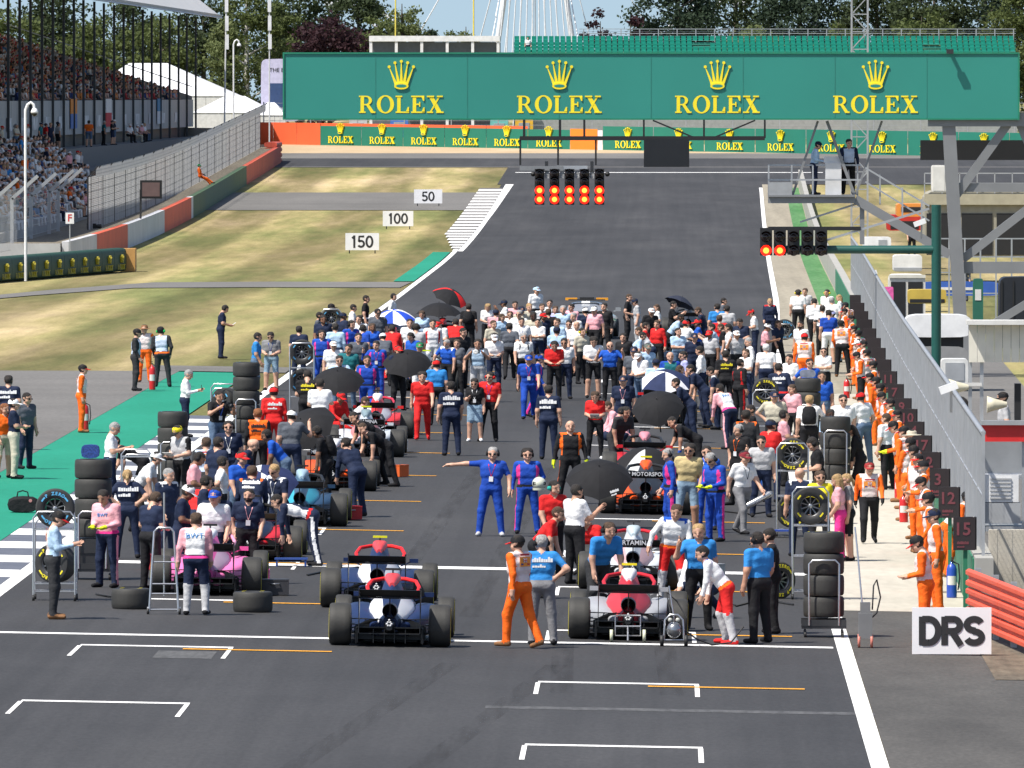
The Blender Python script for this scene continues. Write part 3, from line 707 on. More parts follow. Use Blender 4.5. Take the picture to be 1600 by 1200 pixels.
    if o_['back']:
        txt, cc, size = o_['back']; l_ = printed(txt, cc, size, ob); l_.matrix_local = ch @ Matrix.Translation((0, -.118, .06)) @ Matrix.Rotation(math.pi / 2, 4, 'X')
    if o_.get('front'):
        txt, cc, size = o_['front']; l_ = printed(txt, cc, size, ob); l_.matrix_local = ch @ Matrix.Translation((0, .122, .0)) @ Matrix.Rotation(math.pi, 4, 'Z') @ Matrix.Rotation(math.pi / 2, 4, 'X')
    ob.update_tag(); W = Matrix.LocRotScale(ob.location, ob.rotation_euler, ob.scale)
    mid = (inf['rh'] + inf['lh']) / 2
    lab2 = label.split(' ', 1)[1] if label else ''
    def held(k, p, mats, nm, lb, cat, rot=None):
        h_ = link(nm, WEAR[k]); h_.matrix_world = W @ Matrix.Translation(p) @ (rot or Matrix()); set_mats(h_, mats); tag(h_, lb, cat); return h_
    if o_['paper']: held('paper', mid + Vector((0, .05, .04)), [M((0.75, 0.75, 0.73), 0.6)], 'paper_sheet', 'white sheet of paper held by the person ' + o_['paper'], 'paper')
    if o_['phone']: held('phone', inf['rh'] + Vector((0, .03, .06)), [M((0.02, 0.02, 0.022), 0.2)], 'phone', 'mobile phone held by the person ' + o_['phone'], 'phone')
    if o_['camera']: held('camera', mid + Vector((0, .04, .03)), [M((0.015, 0.015, 0.016), 0.4)], 'camera', 'black camera held up by the person ' + o_['camera'], 'camera')
    if o_['lens']: held('lens', mid + Vector((0, .06, .03)), [M((0.7, 0.7, 0.68), 0.4), M((0.015, 0.015, 0.016), 0.4)], 'telephoto_camera', 'camera with long pale lens held by the person ' + o_['lens'], 'camera')
    ob['_top'] = inf['top'] * s
    del ob['_top']
    return ob
# ================================================================== CARS
carbon = M((0.012, 0.012, 0.013), 0.38, 0, 0.2, 8, key='carbon'); dark_metal = M((0.06, 0.06, 0.062), 0.4, 0.6); steel = M((0.5, 0.5, 0.5), 0.32, 0.9, key='steel')
rubber = M((0.021, 0.021, 0.022), 0.62, 0, 0.22, 6, 0.08, 40, key='tyre'); rubber_worn = M((0.034, 0.033, 0.030), 0.7, 0, 0.25, 4, 0.1, 30, key='tread')
rimm = M((0.03, 0.03, 0.032), 0.35, 0.7, key='rim'); rim_grey = M((0.16, 0.16, 0.165), 0.35, 0.8, key='rimg')
P_YEL = M((0.78, 0.66, 0.02), 0.6, var=0.05); P_BLU = M((0.10, 0.42, 0.72), 0.6, var=0.05); P_WHT = M((0.72, 0.72, 0.7), 0.6, var=0.05)
def tyre_prof(w_, r): # across the width: (radius, x)
    h = w_ / 2
    return [(.178, -h * .86), (.20, -h * .98), (r * .80, -h * 1.0), (r * .93, -h * .96), (r * .985, -h * .80), (r, -h * .4), (r, h * .4), (r * .985, h * .80), (r * .93, h * .96), (r * .80, h * 1.0), (.20, h * .98), (.178, h * .86)]
def arc_band(r0, r1, a0, a1, x, n=14):
    mb = MB(); vs = []
    for i in range(n + 1):
        a = R(a0 + (a1 - a0) * i / n)
        for r in (r0, r1): vs.append((x, r * math.sin(a), r * math.cos(a)))
    mb.add(vs, [(2 * i, 2 * i + 1, 2 * i + 3, 2 * i + 2) for i in range(n)]); return mb
def wheel_parts(w_, r):
    """axle along x; returns meshes"""
    t = MB(); pr = tyre_prof(w_, r); t.lathe(pr[:4], 36, 0, 'x'); t.lathe(pr[3:9], 36, 1, 'x'); t.lathe(pr[8:], 36, 0, 'x'); tm = t.mesh('tyre')
    m = MB(); h = w_ / 2
    m.lathe([(.19, -h * .86), (.176, -h * .84), (.165, -h * .6), (.16, 0), (.165, h * .6), (.176, h * .84), (.19, h * .86)], 30, 0, 'x')
    for sx in (-1, 1):
        for k in range(10):
            a = 2 * math.pi * k / 10; d = Vector((0, math.sin(a), math.cos(a)))
            m.bar(Vector((sx * h * .52, 0, 0)) + d * .035, Vector((sx * h * .62, 0, 0)) + d * .17, .022, .022, 0, (1, 0, 0))
        m.lathe([(0, sx * h * .66), (.03, sx * h * .66), (.045, sx * h * .58), (.045, sx * h * .3)], 12, 1, 'x')
    m.lathe([(.0, -h * .25), (.155, -h * .25)], 20, 2, 'x'); m.lathe([(.155, h * .25), (.0, h * .25)], 20, 2, 'x')
    return tm, m.mesh('rim')
TY = {'r': wheel_parts(.34, .33), 'f': wheel_parts(.265, .325)}
for tm, rm in TY.values():
    tm.materials.append(rubber); tm.materials.append(rubber_worn); rm.materials.append(rim_grey); rm.materials.append(steel); rm.materials.append(M((0.015, 0.015, 0.015), 0.8, var=0))
BAND = {}
def bands(parent, kind, x, mat, lett=True):
    w_, r = (.34, .33) if kind == 'r' else (.265, .325)
    for a0, a1 in ((-62, -42), (42, 62), (118, 138), (-138, -118)):
        k = ('b', kind, a0, x)
        if k not in BAND: BAND[k] = arc_band(.235, .262, a0, a1, x * (w_ / 2 + .0025), 6).mesh('sidewall_stripe'); BAND[k].materials.append(mat)
        o = link('sidewall_stripe', BAND[k], parent); set_mats(o, [mat])
    if lett:
        for base in (0, 180):
            txt = 'P ZERO'; n_ = len(txt)
            for i, ch in enumerate(txt):
                if ch == ' ': continue
                a = R(base + (i - (n_ - 1) / 2) * 13.5) * (1)
                me = text_mesh(ch, .075, .001, .003); q = link('sidewall_letter', me, parent)
                # letters run clockwise seen from the outside
                s = x
                q.matrix_local = Matrix.Rotation(-a * s if s > 0 else a, 4, 'X') @ Matrix.Translation((s * (w_ / 2 + .003), 0, .25)) @ Matrix.Rotation(s * math.pi / 2, 4, 'Z') @ Matrix.Rotation(math.pi / 2, 4, 'X')
                if not me.materials: me.materials.append(mat)
                q.material_slots[0].link = 'OBJECT'; q.material_slots[0].material = mat
def loose_wheel(loc, rot, label, kind='r', mat=None, group=None, sides=(1,), lett=True):
    root = empty('wheel', loc); root.rotation_euler = rot
    t = link('tyre', TY[kind][0], root); link('rim', TY[kind][1], t)
    if mat:
        for x in sides: bands(t, kind, x, mat, lett)
    tag(root, label, 'wheel', group); return root
def ring(y, pts):  # half profile (x>=0) from bottom centre to top centre -> closed ring
    full = [(x, z) for x, z in pts] + [(-x, z) for x, z in reversed(pts) if x > 1e-6]
    return [(x, y, z) for x, z in full]
def superq(y, cx, cz, hw, hh, p=2.6, n=16, zmin=None):
    out = []
    for i in range(n):
        a = 2 * math.pi * i / n; c_, s_ = math.cos(a), math.sin(a)
        x = cx + hw * math.copysign(abs(c_) ** (2 / p), c_); z = cz + hh * math.copysign(abs(s_) ** (2 / p), s_)
        out.append((x, y, max(z, zmin) if zmin is not None else z))
    return out
def car_meshes():
    D = {}
    # slots: 0 main colour, 1 second colour, 2 carbon
    b = MB(); secs = [(4.28, .0, .20, .05, .03), (4.1, 0, .24, .12, .06), (3.6, 0, .33, .17, .11), (3.1, 0, .42, .22, .16), (2.7, 0, .46, .29, .20), (2.35, 0, .45, .36, .23), (1.75, 0, .44, .38, .26), (1.3, 0, .44, .36, .28)]
    b.loft([superq(y, cx, cz, hw, hh, 3, 16) for y, cx, cz, hw, hh in secs], 0); D['chassis'] = b.mesh('chassis')
    # sidepods swelling then pinching in towards the gearbox
    for s in (-1, 1):
        b = MB(); rg = []
        for y, cx, cz, hw, hh in ((2.05, .50, .40, .19, .19), (1.8, .52, .385, .22, .21), (1.3, .50, .36, .24, .215), (.8, .44, .33, .22, .20), (.4, .35, .30, .17, .17), (.1, .26, .27, .12, .13), (-.15, .18, .26, .08, .10)):
            rg.append(superq(y, cx * s, cz, hw, hh, 3.2, 16)[::(1 if s > 0 else -1)])
        b.loft(rg, 0, True); D['sidepod', s] = b.mesh('sidepod')
    # engine cover: broad shoulders and a tall spine down to the gearbox
    b = MB(); rg = []
    for y, w1, z1, w2, z2, w3, z3 in ((1.45, .33, .62, .16, .80, .10, 1.05), (1.25, .36, .63, .18, .80, .10, 1.07), (.95, .37, .61, .16, .76, .06, .98), (.6, .34, .57, .14, .68, .04, .88), (.25, .27, .50, .12, .60, .03, .76), (-.1, .18, .43, .10, .50, .03, .62), (-.3, .13, .40, .08, .46, .025, .54)):
        rg.append(ring(y, [(0, .22), (w1 * .9, .24), (w1, z1 * .82), (w1 * .92, z1), (w2, z2), (w3, z3 - .04), (0, z3)]))
    b.loft(rg, 0)
    for i_, f_ in enumerate(b.f):
        q_ = np.mean([b.v[k] for k in f_], 0)
        if len(f_) == 4 and q_[1] < 1.3 and .135 < abs(q_[0]) and q_[2] > .42 and q_[1] > -.15: b.m[i_] = 1
    D['engine_cover'] = b.mesh('engine_cover')
    b = MB(); rg = [superq(1.5, 0, .98, .125, .095, 3, 12), superq(1.3, 0, .99, .13, .10, 3, 12), superq(1.0, 0, .95, .085, .085, 2.4, 12), superq(.75, 0, .90, .04, .06, 2.2, 12)]; b.loft(rg, 0); D['roll_hoop'] = b.mesh('roll_hoop')
    b = MB(); b.bar((0, 1.3, 1.07), (0, 1.3, 1.13), .025, .05, 1); b.box((0, 1.3, 1.145), (.24, .05, .035), 0); D['camera_pod'] = b.mesh('camera_pod')
    # floor and diffuser
    b = MB(); b.prism([(-.70, 2.0), (.70, 2.0), (.70, .45), (.42, .32), (-.42, .32), (-.70, .45)], .05, .075, 0, 'z')
    for x in (-.5, -.25, -.08, .08, .25, .5): b.prism([(.35, .06), (-.42, .28), (-.42, .06 + .0), (.35, .05)], x - .006, x + .006, 0, 'x')
    b.add([(-.52, .38, .06), (.52, .38, .06), (.52, -.42, .30), (-.52, -.42, .30)], [(0, 1, 2, 3)]); b.box((0, -.42, .305), (1.04, .02, .02))
    for s in (-1, 1): b.box((s * .52, -.03, .17), (.012, .8, .24))
    b.add([(-.56, -.02, .10), (.56, -.02, .10), (.56, .0, .30), (.36, -.02, .40), (.14, -.04, .44), (-.14, -.04, .44), (-.36, -.02, .40), (-.56, .0, .30)], [tuple(range(8))])
    D['floor'] = b.mesh('floor')
    # gearbox, exhaust, crash structure, rain light
    b = MB(); b.loft([superq(.2, 0, .30, .16, .16, 3, 12), superq(-.2, 0, .31, .11, .12, 3, 12), superq(-.62, 0, .33, .05, .06, 3, 12)], 0); D['gearbox'] = b.mesh('gearbox')
    b = MB(); b.lathe([(.115, -.42), (.125, -.30), (.125, -.1)], 18, 0, 'y', (0, 0, .56)); b.lathe([(.115, -.42), (.105, -.40), (.10, -.2), (0, -.2)], 18, 1, 'y', (0, 0, .56)); D['exhaust'] = b.mesh('exhaust')
    b = MB()
    for i in range(3):
        for s in (-1, 1):
            if i == 1: b.lathe([(.0, -.632), (.018, -.632), (.018, -.62)], 6, 0, 'y', (s * .036, 0, .37)); continue
            b.lathe([(.0, -.632), (.018, -.632), (.018, -.62)], 6, 0, 'y', (s * .018, 0, .345 + .025 * i))
    b.lathe([(.0, -.632), (.018, -.632), (.018, -.62)], 6, 0, 'y', (0, 0, .43)); D['rain_light'] = b.mesh('rain_light')
    # rear wing
    b = MB(); P = [(-.60, .765), (-.42, .752), (-.30, .775), (-.42, .772), (-.58, .79)]
    b.prism([(y, z) for y, z in P], -.47, .47, 0, 'x'); b.prism([(-.66, .90), (-.64, .905), (-.55, .80), (-.57, .79)], -.47, .47, 0, 'x'); D['rear_wing'] = b.mesh('rear_wing_plane')
    for s in (-1, 1):
        b = MB(); b.prism([(-.70, .93), (-.28, .91), (-.22, .70), (-.30, .45), (-.48, .22), (-.58, .22), (-.56, .55), (-.68, .72)], s * .478 - .006, s * .478 + .006, 0, 'x')
        b.box((s * .478, -.66, .925), (.03, .03, .02)); D['endplate', s] = b.mesh('wing_endplate')
    b = MB(); b.prism([(-.45, .20), (-.32, .215), (-.32, .23), (-.45, .215)], -.47, .47, 0, 'x'); b.bar((0, -.35, .5), (0, -.42, .76), .02, .08); D['beam_wing'] = b.mesh('beam_wing')
    # front wing
    b = MB()
    for y, z, c_ in ((4.15, .09, .16), (4.0, .13, .13), (3.88, .18, .11)): b.prism([(y, z), (y - c_, z + .045), (y - c_, z + .06), (y, z + .015)], -.93, .93, 0, 'x')
    for s in (-1, 1): b.box((s * .935, 4.0, .17), (.012, .48, .22))
    D['front_wing'] = b.mesh('front_wing')
    # halo, suspension, mirrors, cockpit
    b = MB(); pts = [(-.37, 1.35, .72), (-.41, 1.75, .84), (-.35, 2.1, .92), (-.18, 2.38, .945), (0, 2.46, .945), (.18, 2.38, .945), (.35, 2.1, .92), (.41, 1.75, .84), (.37, 1.35, .72)]
    b.tube(pts, .032, 8); b.tube([(0, 2.46, .94), (0, 2.62, .66)], [.03, .022], 8); D['halo'] = b.mesh('halo')
    b = MB(); b.loft([superq(y, 0, z, w_, .03, 3, 14) for y, z, w_ in ((2.5, .68, .16), (2.3, .70, .25), (1.9, .70, .27), (1.55, .715, .22))], 0); D['cockpit'] = b.mesh('cockpit_opening')
    for s in (-1, 1):
        for end, arms in (('f', (((.2, 2.9, .48), (.68, 3.13, .45)), ((.2, 3.35, .46), (.68, 3.15, .45)), ((.18, 2.8, .28), (.68, 3.13, .2)), ((.15, 3.4, .27), (.68, 3.15, .2)), ((.2, 3.0, .5), (.66, 3.1, .24)))),
                          ('r', (((.13, .35, .40), (.64, .02, .42)), ((.1, -.2, .42), (.64, -.02, .42)), ((.15, .4, .22), (.64, .02, .2)), ((.1, -.25, .24), (.64, -.02, .2)), ((.1, .0, .31), (.66, 0, .33))))):
            b = MB()
            for a, c_ in arms: b.bar((a[0] * s, a[1], a[2]), (c_[0] * s, c_[1], c_[2]), .04, .014)
            b.lathe([(0, s * .6), (.13, s * .6), (.14, s * .62), (.14, s * .66), (0, s * .66)], 14, 0, 'x', (0, 0 if end == 'r' else 3.135, .33))
            if end == 'r':
                for q in range(3): b.box((s * .585, -.05, .22 + .06 * q), (.05, .3, .012))
            D['suspension', s, end] = b.mesh('suspension')
    for s in (-1, 1):
        b = MB(); b.bar((s * .34, 2.15, .62), (s * .52, 2.12, .70), .02, .02); b.box((s * .56, 2.1, .715), (.15, .06, .07)); D['mirror', s] = b.mesh('mirror')
    return D
CM = car_meshes()
CSL = dict(chassis='main', sidepod='pod', engine_cover='cover', shoulder='shoulder', roll_hoop='hoop', camera_pod='cam', floor=None, gearbox=None, exhaust=None, rain_light='light', rear_wing=None, endplate=None, beam_wing=None, front_wing='fw', halo='halo', cockpit=None, suspension=None, mirror='mirror')
for k_, me_ in CM.items(): me_.materials.append(carbon)
CM['engine_cover'].materials.append(carbon); CM['exhaust'].materials.append(M((0.006, 0.006, 0.006), 0.9, var=0)); CM['camera_pod'].materials.append(carbon)
PART = dict(shoulder='shoulder_panel', endplate='wing_endplate', cockpit='cockpit_opening')
def race_car(px, py, label, yaw=0.0, band=None, wing_text=None, drv=None, **lv):
    loc = at(px, py) ; root = empty('racing_car', loc, R(yaw))
    lv = {**dict(main=(0.02, 0.05, 0.2), pod=None, cover=None, shoulder=None, hoop=None, cam=(0.02, 0.02, 0.02), halo=(0.02, 0.02, 0.02), fw=None, mirror=None, light=(0.6, 0.6, 0.6)), **lv}
    paint = lambda c_: M(c_, 0.42, 0, 0.06, 2, coat=0.04, spec=0.22, key='paint')
    obs = {}
    up = dict(endplate='rear_wing', shoulder='engine_cover', roll_hoop='engine_cover', rain_light='gearbox', exhaust='gearbox')
    for key, me_ in CM.items():
        k_ = key if isinstance(key, str) else key[0]
        o = link(PART.get(k_, k_), me_, obs[up[k_]] if k_ in up else root); obs.setdefault(k_, o)
        s_ = CSL[k_]
        if s_:
            c_ = lv[s_] or (lv['cover'] if s_ in ('shoulder', 'hoop') else None) or lv['main']
            o.material_slots[0].link = 'OBJECT'; o.material_slots[0].material = paint(c_)
        if k_ == 'engine_cover': o.material_slots[1].link = 'OBJECT'; o.material_slots[1].material = paint(lv['shoulder'] or lv['cover'] or lv['main'])
    for kind, y, tr in (('r', 0, .78), ('f', 3.135, .815)):
        for s in (-1, 1):
            w_ = empty('wheel'); w_.parent = root; w_.location = (s * tr, y, .33 if kind == 'r' else .325)
            link('tyre', TY[kind][0], w_); link('rim', TY[kind][1], w_)
            if band: 
                t_ = link('sidewall_ring', RING(kind, s, band), w_)
    if wing_text: lettering(wing_text, .115, M((0.7, 0.7, 0.72), 0.4, var=0), obs['rear_wing'], (0, -.668, .845), (math.pi / 2 + .1, 0, 0), .002, .002)
    root.rotation_euler.y = 0.018 * fall(loc.y)   # the track's crossfall
    tag(root, label, 'racing car', 'racing cars on the grid')
    return root
RINGS = {}
def RING(kind, s, mat):
    k = (kind, s, mat.name)
    if k not in RINGS:
        w_, r = (.34, .33) if kind == 'r' else (.265, .325); mb = MB(); mb.lathe([(.25, s * (w_ / 2 + .003)), (.285, s * (w_ / 2 - .001))], 30, 0, 'x'); RINGS[k] = mb.mesh('sidewall_ring'); RINGS[k].materials.append(mat)
    return RINGS[k]
BLUE = (0.013, 0.026, 0.082); WHITE = (0.72, 0.73, 0.75); RED = (0.55, 0.02, 0.02); GREY = (0.32, 0.33, 0.35)
race_car(609, 1009, 'nearest blue car, red halo, seen from behind on the white timing line', band=P_YEL, main=BLUE, shoulder=WHITE, hoop=(0.6, 0.06, 0.07), halo=(0.7, 0.02, 0.02), cam=(0.03, 0.03, 0.03), fw=BLUE)
race_car(589, 950, 'blue car with yellow camera pod, just ahead of the nearest blue car', band=P_YEL, main=BLUE, shoulder=WHITE, hoop=(0.6, 0.06, 0.07), halo=(0.7, 0.02, 0.02), cam=(0.6, 0.65, 0.02), fw=BLUE)
race_car(981, 999, 'red and grey car with a jack under its tail, right of the orange marshal', band=P_YEL, main=GREY, pod=GREY, cover=(0.42, 0.02, 0.03), shoulder=(0.5, 0.04, 0.05), hoop=(0.7, 0.7, 0.72), halo=(0.5, 0.02, 0.03), cam=(0.75, 0.6, 0.02))
race_car(988, 921, 'grey and white car with white letters on its black wing, red halo', band=P_YEL, wing_text='PERTAMINA', main=(0.5, 0.53, 0.56), cover=(0.45, 0.48, 0.52), shoulder=(0.55, 0.35, 0.36), hoop=(0.42, 0.5, 0.53), halo=(0.5, 0.02, 0.03), cam=(0.05, 0.05, 0.05))
race_car(1008, 803, 'black and orange car with white letters on its wing, behind the big umbrella', band=P_YEL, wing_text='MP MOTORSPORT', main=(0.02, 0.02, 0.02), pod=(0.75, 0.09, 0.012), cover=(0.03, 0.03, 0.032), hoop=(0.75, 0.09, 0.012), cam=(0.6, 0.65, 0.02), halo=(0.02, 0.02, 0.02))
race_car(1006, 752, 'black car with pink and red nose, ahead of the orange one, right column', main=(0.45, 0.02, 0.03), cover=(0.03, 0.03, 0.03), hoop=(0.65, 0.25, 0.3), halo=(0.02, 0.02, 0.02))
race_car(1033, 661, 'black car with red sidepods beside the navy and white umbrella', main=(0.45, 0.02, 0.02), cover=(0.02, 0.02, 0.03), hoop=(0.02, 0.02, 0.03))
race_car(1066, 580, 'dark car with turquoise engine cover, near front of right column', main=(0.02, 0.03, 0.05), cover=(0.05, 0.42, 0.42), pod=(0.05, 0.06, 0.08), hoop=(0.5, 0.1, 0.03))
race_car(322, 929, 'pink car between two wheels lying flat, left column', band=P_YEL, main=(0.72, 0.10, 0.32), pod=(0.75, 0.18, 0.42), cover=(0.72, 0.10, 0.34), shoulder=(0.6, 0.4, 0.5), hoop=(0.75, 0.76, 0.8), halo=(0.75, 0.3, 0.45))
race_car(391, 876, 'dark blue and red car ahead of the pink one, left column', band=P_YEL, main=(0.02, 0.03, 0.08), pod=(0.5, 0.02, 0.03), cover=(0.02, 0.03, 0.08), hoop=(0.02, 0.03, 0.08))
race_car(468, 821, 'navy car with light blue panels, bent-over mechanic at its wheel', band=P_YEL, main=(0.02, 0.05, 0.1), cover=(0.05, 0.1, 0.16), shoulder=(0.05, 0.38, 0.5), hoop=(0.3, 0.42, 0.5))
race_car(520, 766, 'black and orange car under the tilted black umbrella', wing_text='MP MOTORSPORT', main=(0.02, 0.02, 0.02), pod=(0.75, 0.09, 0.012), cover=(0.03, 0.03, 0.03), hoop=(0.7, 0.7, 0.7))
race_car(569, 713, 'grey car with white lettered black wing in the left column', wing_text='PERTAMINA', main=(0.5, 0.53, 0.56), cover=(0.45, 0.48, 0.52), shoulder=(0.55, 0.2, 0.2), hoop=(0.2, 0.27, 0.3), cam=(0.6, 0.65, 0.02))
race_car(587, 684, 'red and white car with orange flash, left column, behind the red-suited walker', main=(0.6, 0.03, 0.03), cover=(0.62, 0.03, 0.03), shoulder=(0.7, 0.7, 0.72), hoop=(0.8, 0.8, 0.8), halo=(0.5, 0.03, 0.06))
race_car(664, 611, 'white topped dark car with lime camera pod, left column', main=(0.03, 0.03, 0.035), cover=(0.7, 0.7, 0.7), hoop=(0.75, 0.76, 0.78), cam=(0.55, 0.68, 0.02))
race_car(612, 565, 'red car under the blue and white umbrella', main=(0.62, 0.02, 0.02), cover=(0.62, 0.02, 0.02), hoop=(0.62, 0.02, 0.02))
race_car(1075, 527, 'black car farthest up the right column, by the dark umbrella', main=(0.03, 0.03, 0.035), cover=(0.03, 0.03, 0.035))
race_car(690, 548, 'dark red car farthest up the left column, below the black and red umbrella', main=(0.4, 0.02, 0.02), cover=(0.3, 0.02, 0.02))
# ================================================================== UMBRELLAS, TROLLEYS, BOARDS
def umbrella(px, py, Y, label, cols, r=.62, tilt=0, tdir=0, n=8, hang=1.0):
    """px, py: crown of the umbrella; tilt in degrees towards compass direction tdir (0 = away)"""
    top = atY(px, py, Y); root = empty('umbrella', top)
    d = R(tdir); ax = Vector((math.cos(d), math.sin(d), 0)); root.rotation_euler = Matrix.Rotation(R(-tilt), 3, Vector((math.cos(d), -math.sin(d), 0))).to_euler()
    sag = r * .50
    def P(t, a, lift=0): return Vector((math.sin(a) * r * t, math.cos(a) * r * t, -sag * (t ** 2.1) + lift))
    for k in range(n):
        a0, a1 = 2 * math.pi * k / n, 2 * math.pi * (k + 1) / n; mb = MB(); vs = []; m = 4; L = 6
        for i in range(L + 1):
            for j in range(m + 1):
                t = i / L; u = j / m; a = a0 + (a1 - a0) * u
                chord = 1 - (1 - math.cos((a1 - a0) / 2)) * (4 * u * (1 - u)) * .9
                p = P(t * chord, a); p.z -= .012 * math.sin(math.pi * u) * t; vs.append(p)
        up = [(i * (m + 1) + j, (i + 1) * (m + 1) + j, (i + 1) * (m + 1) + j + 1, i * (m + 1) + j + 1) for i in range(L) for j in range(m)]
        mb.add(vs, up, 0, True); mb.build('canopy_panel', cloth(C[cols[k % len(cols)]] if isinstance(cols[k % len(cols)], str) else cols[k % len(cols)], 0.1), root)
    mb = MB()
    for k in range(n):
        a = 2 * math.pi * k / n; mb.tube([P(t, a, -.006) for t in (0, .35, .7, 1)], .004, 4); mb.tube([P(.5, a, -.006), Vector((0, 0, -.3))], .003, 4)
    mb.build('ribs', dark_metal, root)
    mb = MB(); mb.tube([(0, 0, .05), (0, 0, -hang + .06)], .009, 6); mb.build('shaft', dark_metal, root)
    mb = MB(); mb.tube([(0, 0, -hang + .08), (0, 0, -hang - .08)], .018, 8); mb.build('handle', M((0.02, 0.02, 0.02), 0.5), root)
    tag(root, label, 'umbrella', 'umbrellas over the grid'); return root
BLK = (0.014, 0.014, 0.016)
um = umbrella(936, 729, 224, 'large black umbrella with white words, held by the white-shirted person', [BLK], .68, 34, 180)
def canopy_text(um_, txt, size, ang, r, t=.86, c_=(0.7, 0.7, 0.7)):
    a = R(ang); sag = r * .5; p = Vector((math.sin(a) * r * t, math.cos(a) * r * t, -sag * t ** 2.1)); dn = Vector((math.sin(a) * r, math.cos(a) * r, -sag * 2.1 * t ** 1.1)).normalized(); rt = Vector((math.cos(a), -math.sin(a), 0)) * -1; nn = rt.cross(-dn)
    if nn.z < 0: rt = -rt; nn = rt.cross(-dn)
    l_ = printed(txt, c_, size, um_); l_.matrix_local = Matrix(((rt.x, -dn.x, nn.x, p.x + nn.x * .03), (rt.y, -dn.y, nn.y, p.y + nn.y * .03), (rt.z, -dn.z, nn.z, p.z + nn.z * .03), (0, 0, 0, 1)))
canopy_text(um, '~', .07, 225, .68); canopy_text(um, '~', .06, 150, .68)
umbrella(1008, 702, 240, 'black umbrella with white and yellow panel over the orange car', [BLK, BLK, BLK, BLK, (0.55, 0.56, 0.56), BLK, BLK, BLK], .62, 20, 180)
umbrella(1026, 624, 268, 'big black umbrella tilted forward above the second black car, right column', [BLK], .64, 42, 188)
umbrella(1040, 581, 292, 'navy and white umbrella over the car with red sidepods', [(0.02, 0.03, 0.08), (0.02, 0.03, 0.08), (0.7, 0.7, 0.74), (0.02, 0.03, 0.08), (0.7, 0.7, 0.74), (0.02, 0.03, 0.08)], .70, 24, 180, 6)
umbrella(636, 553, 304, 'black umbrella over the left column, beside the blue polo shirts', [BLK], .68, 32, 180)
umbrella(527, 580, 282, 'black umbrella held by the person in a white T-shirt', [BLK], .68, 30, 185)
umbrella(470, 655, 248, 'black umbrella tilted to the left beside the orange vest', [BLK], .70, 46, 215)
umbrella(408, 738, 218, 'navy umbrella with white edging lying over the dark blue car', [(0.02, 0.03, 0.09), (0.02, 0.03, 0.09), (0.02, 0.03, 0.09), (0.6, 0.62, 0.66)], .70, 34, 190)
umbrella(614, 485, 372, 'blue and white striped umbrella by the left edge line', [(0.02, 0.07, 0.5), (0.75, 0.75, 0.78)], .74, 18, 190)
umbrella(686, 473, 378, 'flat black umbrella at the front of the left column', [BLK], .80, 6, 180)
umbrella(708, 454, 392, 'black and red umbrella, highest at the front of the left column', [BLK, BLK, (0.65, 0.02, 0.02), BLK, BLK, BLK, (0.65, 0.02, 0.02), BLK], .66, 30, 130)
umbrella(1066, 464, 388, 'dark blue umbrella at the front of the right column', [(0.025, 0.03, 0.05)], .55, 25, 60)

chrome = M((0.55, 0.55, 0.56), 0.3, 0.85, key='chrome'); alu = M((0.62, 0.62, 0.63), 0.4, 0.6, key='alu')
CAST = MB(); CAST.lathe([(0, -.02), (.05, -.02), (.05, .02), (0, .02)], 12, 0, 'x', (0, 0, .05)); CAST.bar((0, 0, .05), (0, .03, .12), .03, .02, 1); CASTM = CAST.mesh('castor'); CASTM.materials.append(M((0.02, 0.02, 0.02), 0.6)); CASTM.materials.append(steel)
def castors(root, w_, d):
    for x in (-w_, w_):
        for y in (-d, d): link('castor', CASTM, root, (x, y, 0))
def rack(px, py, label, h=1.75, w_=.31, d=.26, shelves=(.14, .75, 1.35), mat=None, rz=0.0, hoop=True):
    """tall tube-frame trolley"""
    mat = mat or chrome; loc = at(px, py); root = empty('wheel_trolley', loc, R(rz)); mb = MB()
    for y in (-d, d):
        hh = h if y < 0 or not hoop else h - .12
        mb.tube([(-w_, y, .1), (-w_, y, hh - .1), (-w_ + .08, y, hh), (w_ - .08, y, hh), (w_, y, hh - .1), (w_, y, .1)], .016, 8)
    mb.build('frame', mat, root)
    for z in shelves:
        s = MB(); s.tube([(-w_, -d, z), (w_, -d, z), (w_, d, z), (-w_, d, z)], .013, 6, closed=True, smooth=False)
        for k in (-.5, 0, .5): s.tube([(w_ * k * 1.4, -d, z), (w_ * k * 1.4, d, z)], .008, 6)
        s.build('shelf', mat, root)
    castors(root, w_, d); tag(root, label, 'trolley', 'tube-frame wheel trolleys'); return root
def flat_cart(px, py, label, h=1.0, rz=0.0):
    loc = at(px, py); root = empty('tyre_cart', loc, R(rz)); mb = MB(); mb.box((0, 0, .17), (.72, .7, .05)); mb.box((0, -.345, .24), (.72, .03, .1)); mb.box((0, .345, .24), (.72, .03, .1)); mb.build('platform', dark_metal, root)
    f = MB(); f.tube([(-.24, -.37, .2), (-.24, -.37, h - .06), (-.18, -.37, h), (.18, -.37, h), (.24, -.37, h - .06), (.24, -.37, .2)], .017, 8); f.build('handle', chrome, root)
    castors(root, .3, .3); tag(root, label, 'cart', 'flat tyre carts'); return root
def stack(root, z0, n, where, mats, kind='r', dx=0):
    W = root.matrix_basis.copy(); names = ['top', 'second from the top', 'third from the top', 'fourth from the top', 'lowest']
    for k in range(n):
        p = W @ Vector((dx + .012 * math.sin(k * 3.1), .01 * math.cos(k * 2.2), z0 + .345 * k + .17))
        nm = names[n - 1 - k] if k > 0 or n == 1 else 'bottom'
        loose_wheel(p, (0, R(-90), R(20 * k)), 'wheel lying flat, %s of the stack %s' % (nm.replace(' from the top', ' from top'), where), kind, mats, None, (1,), False)
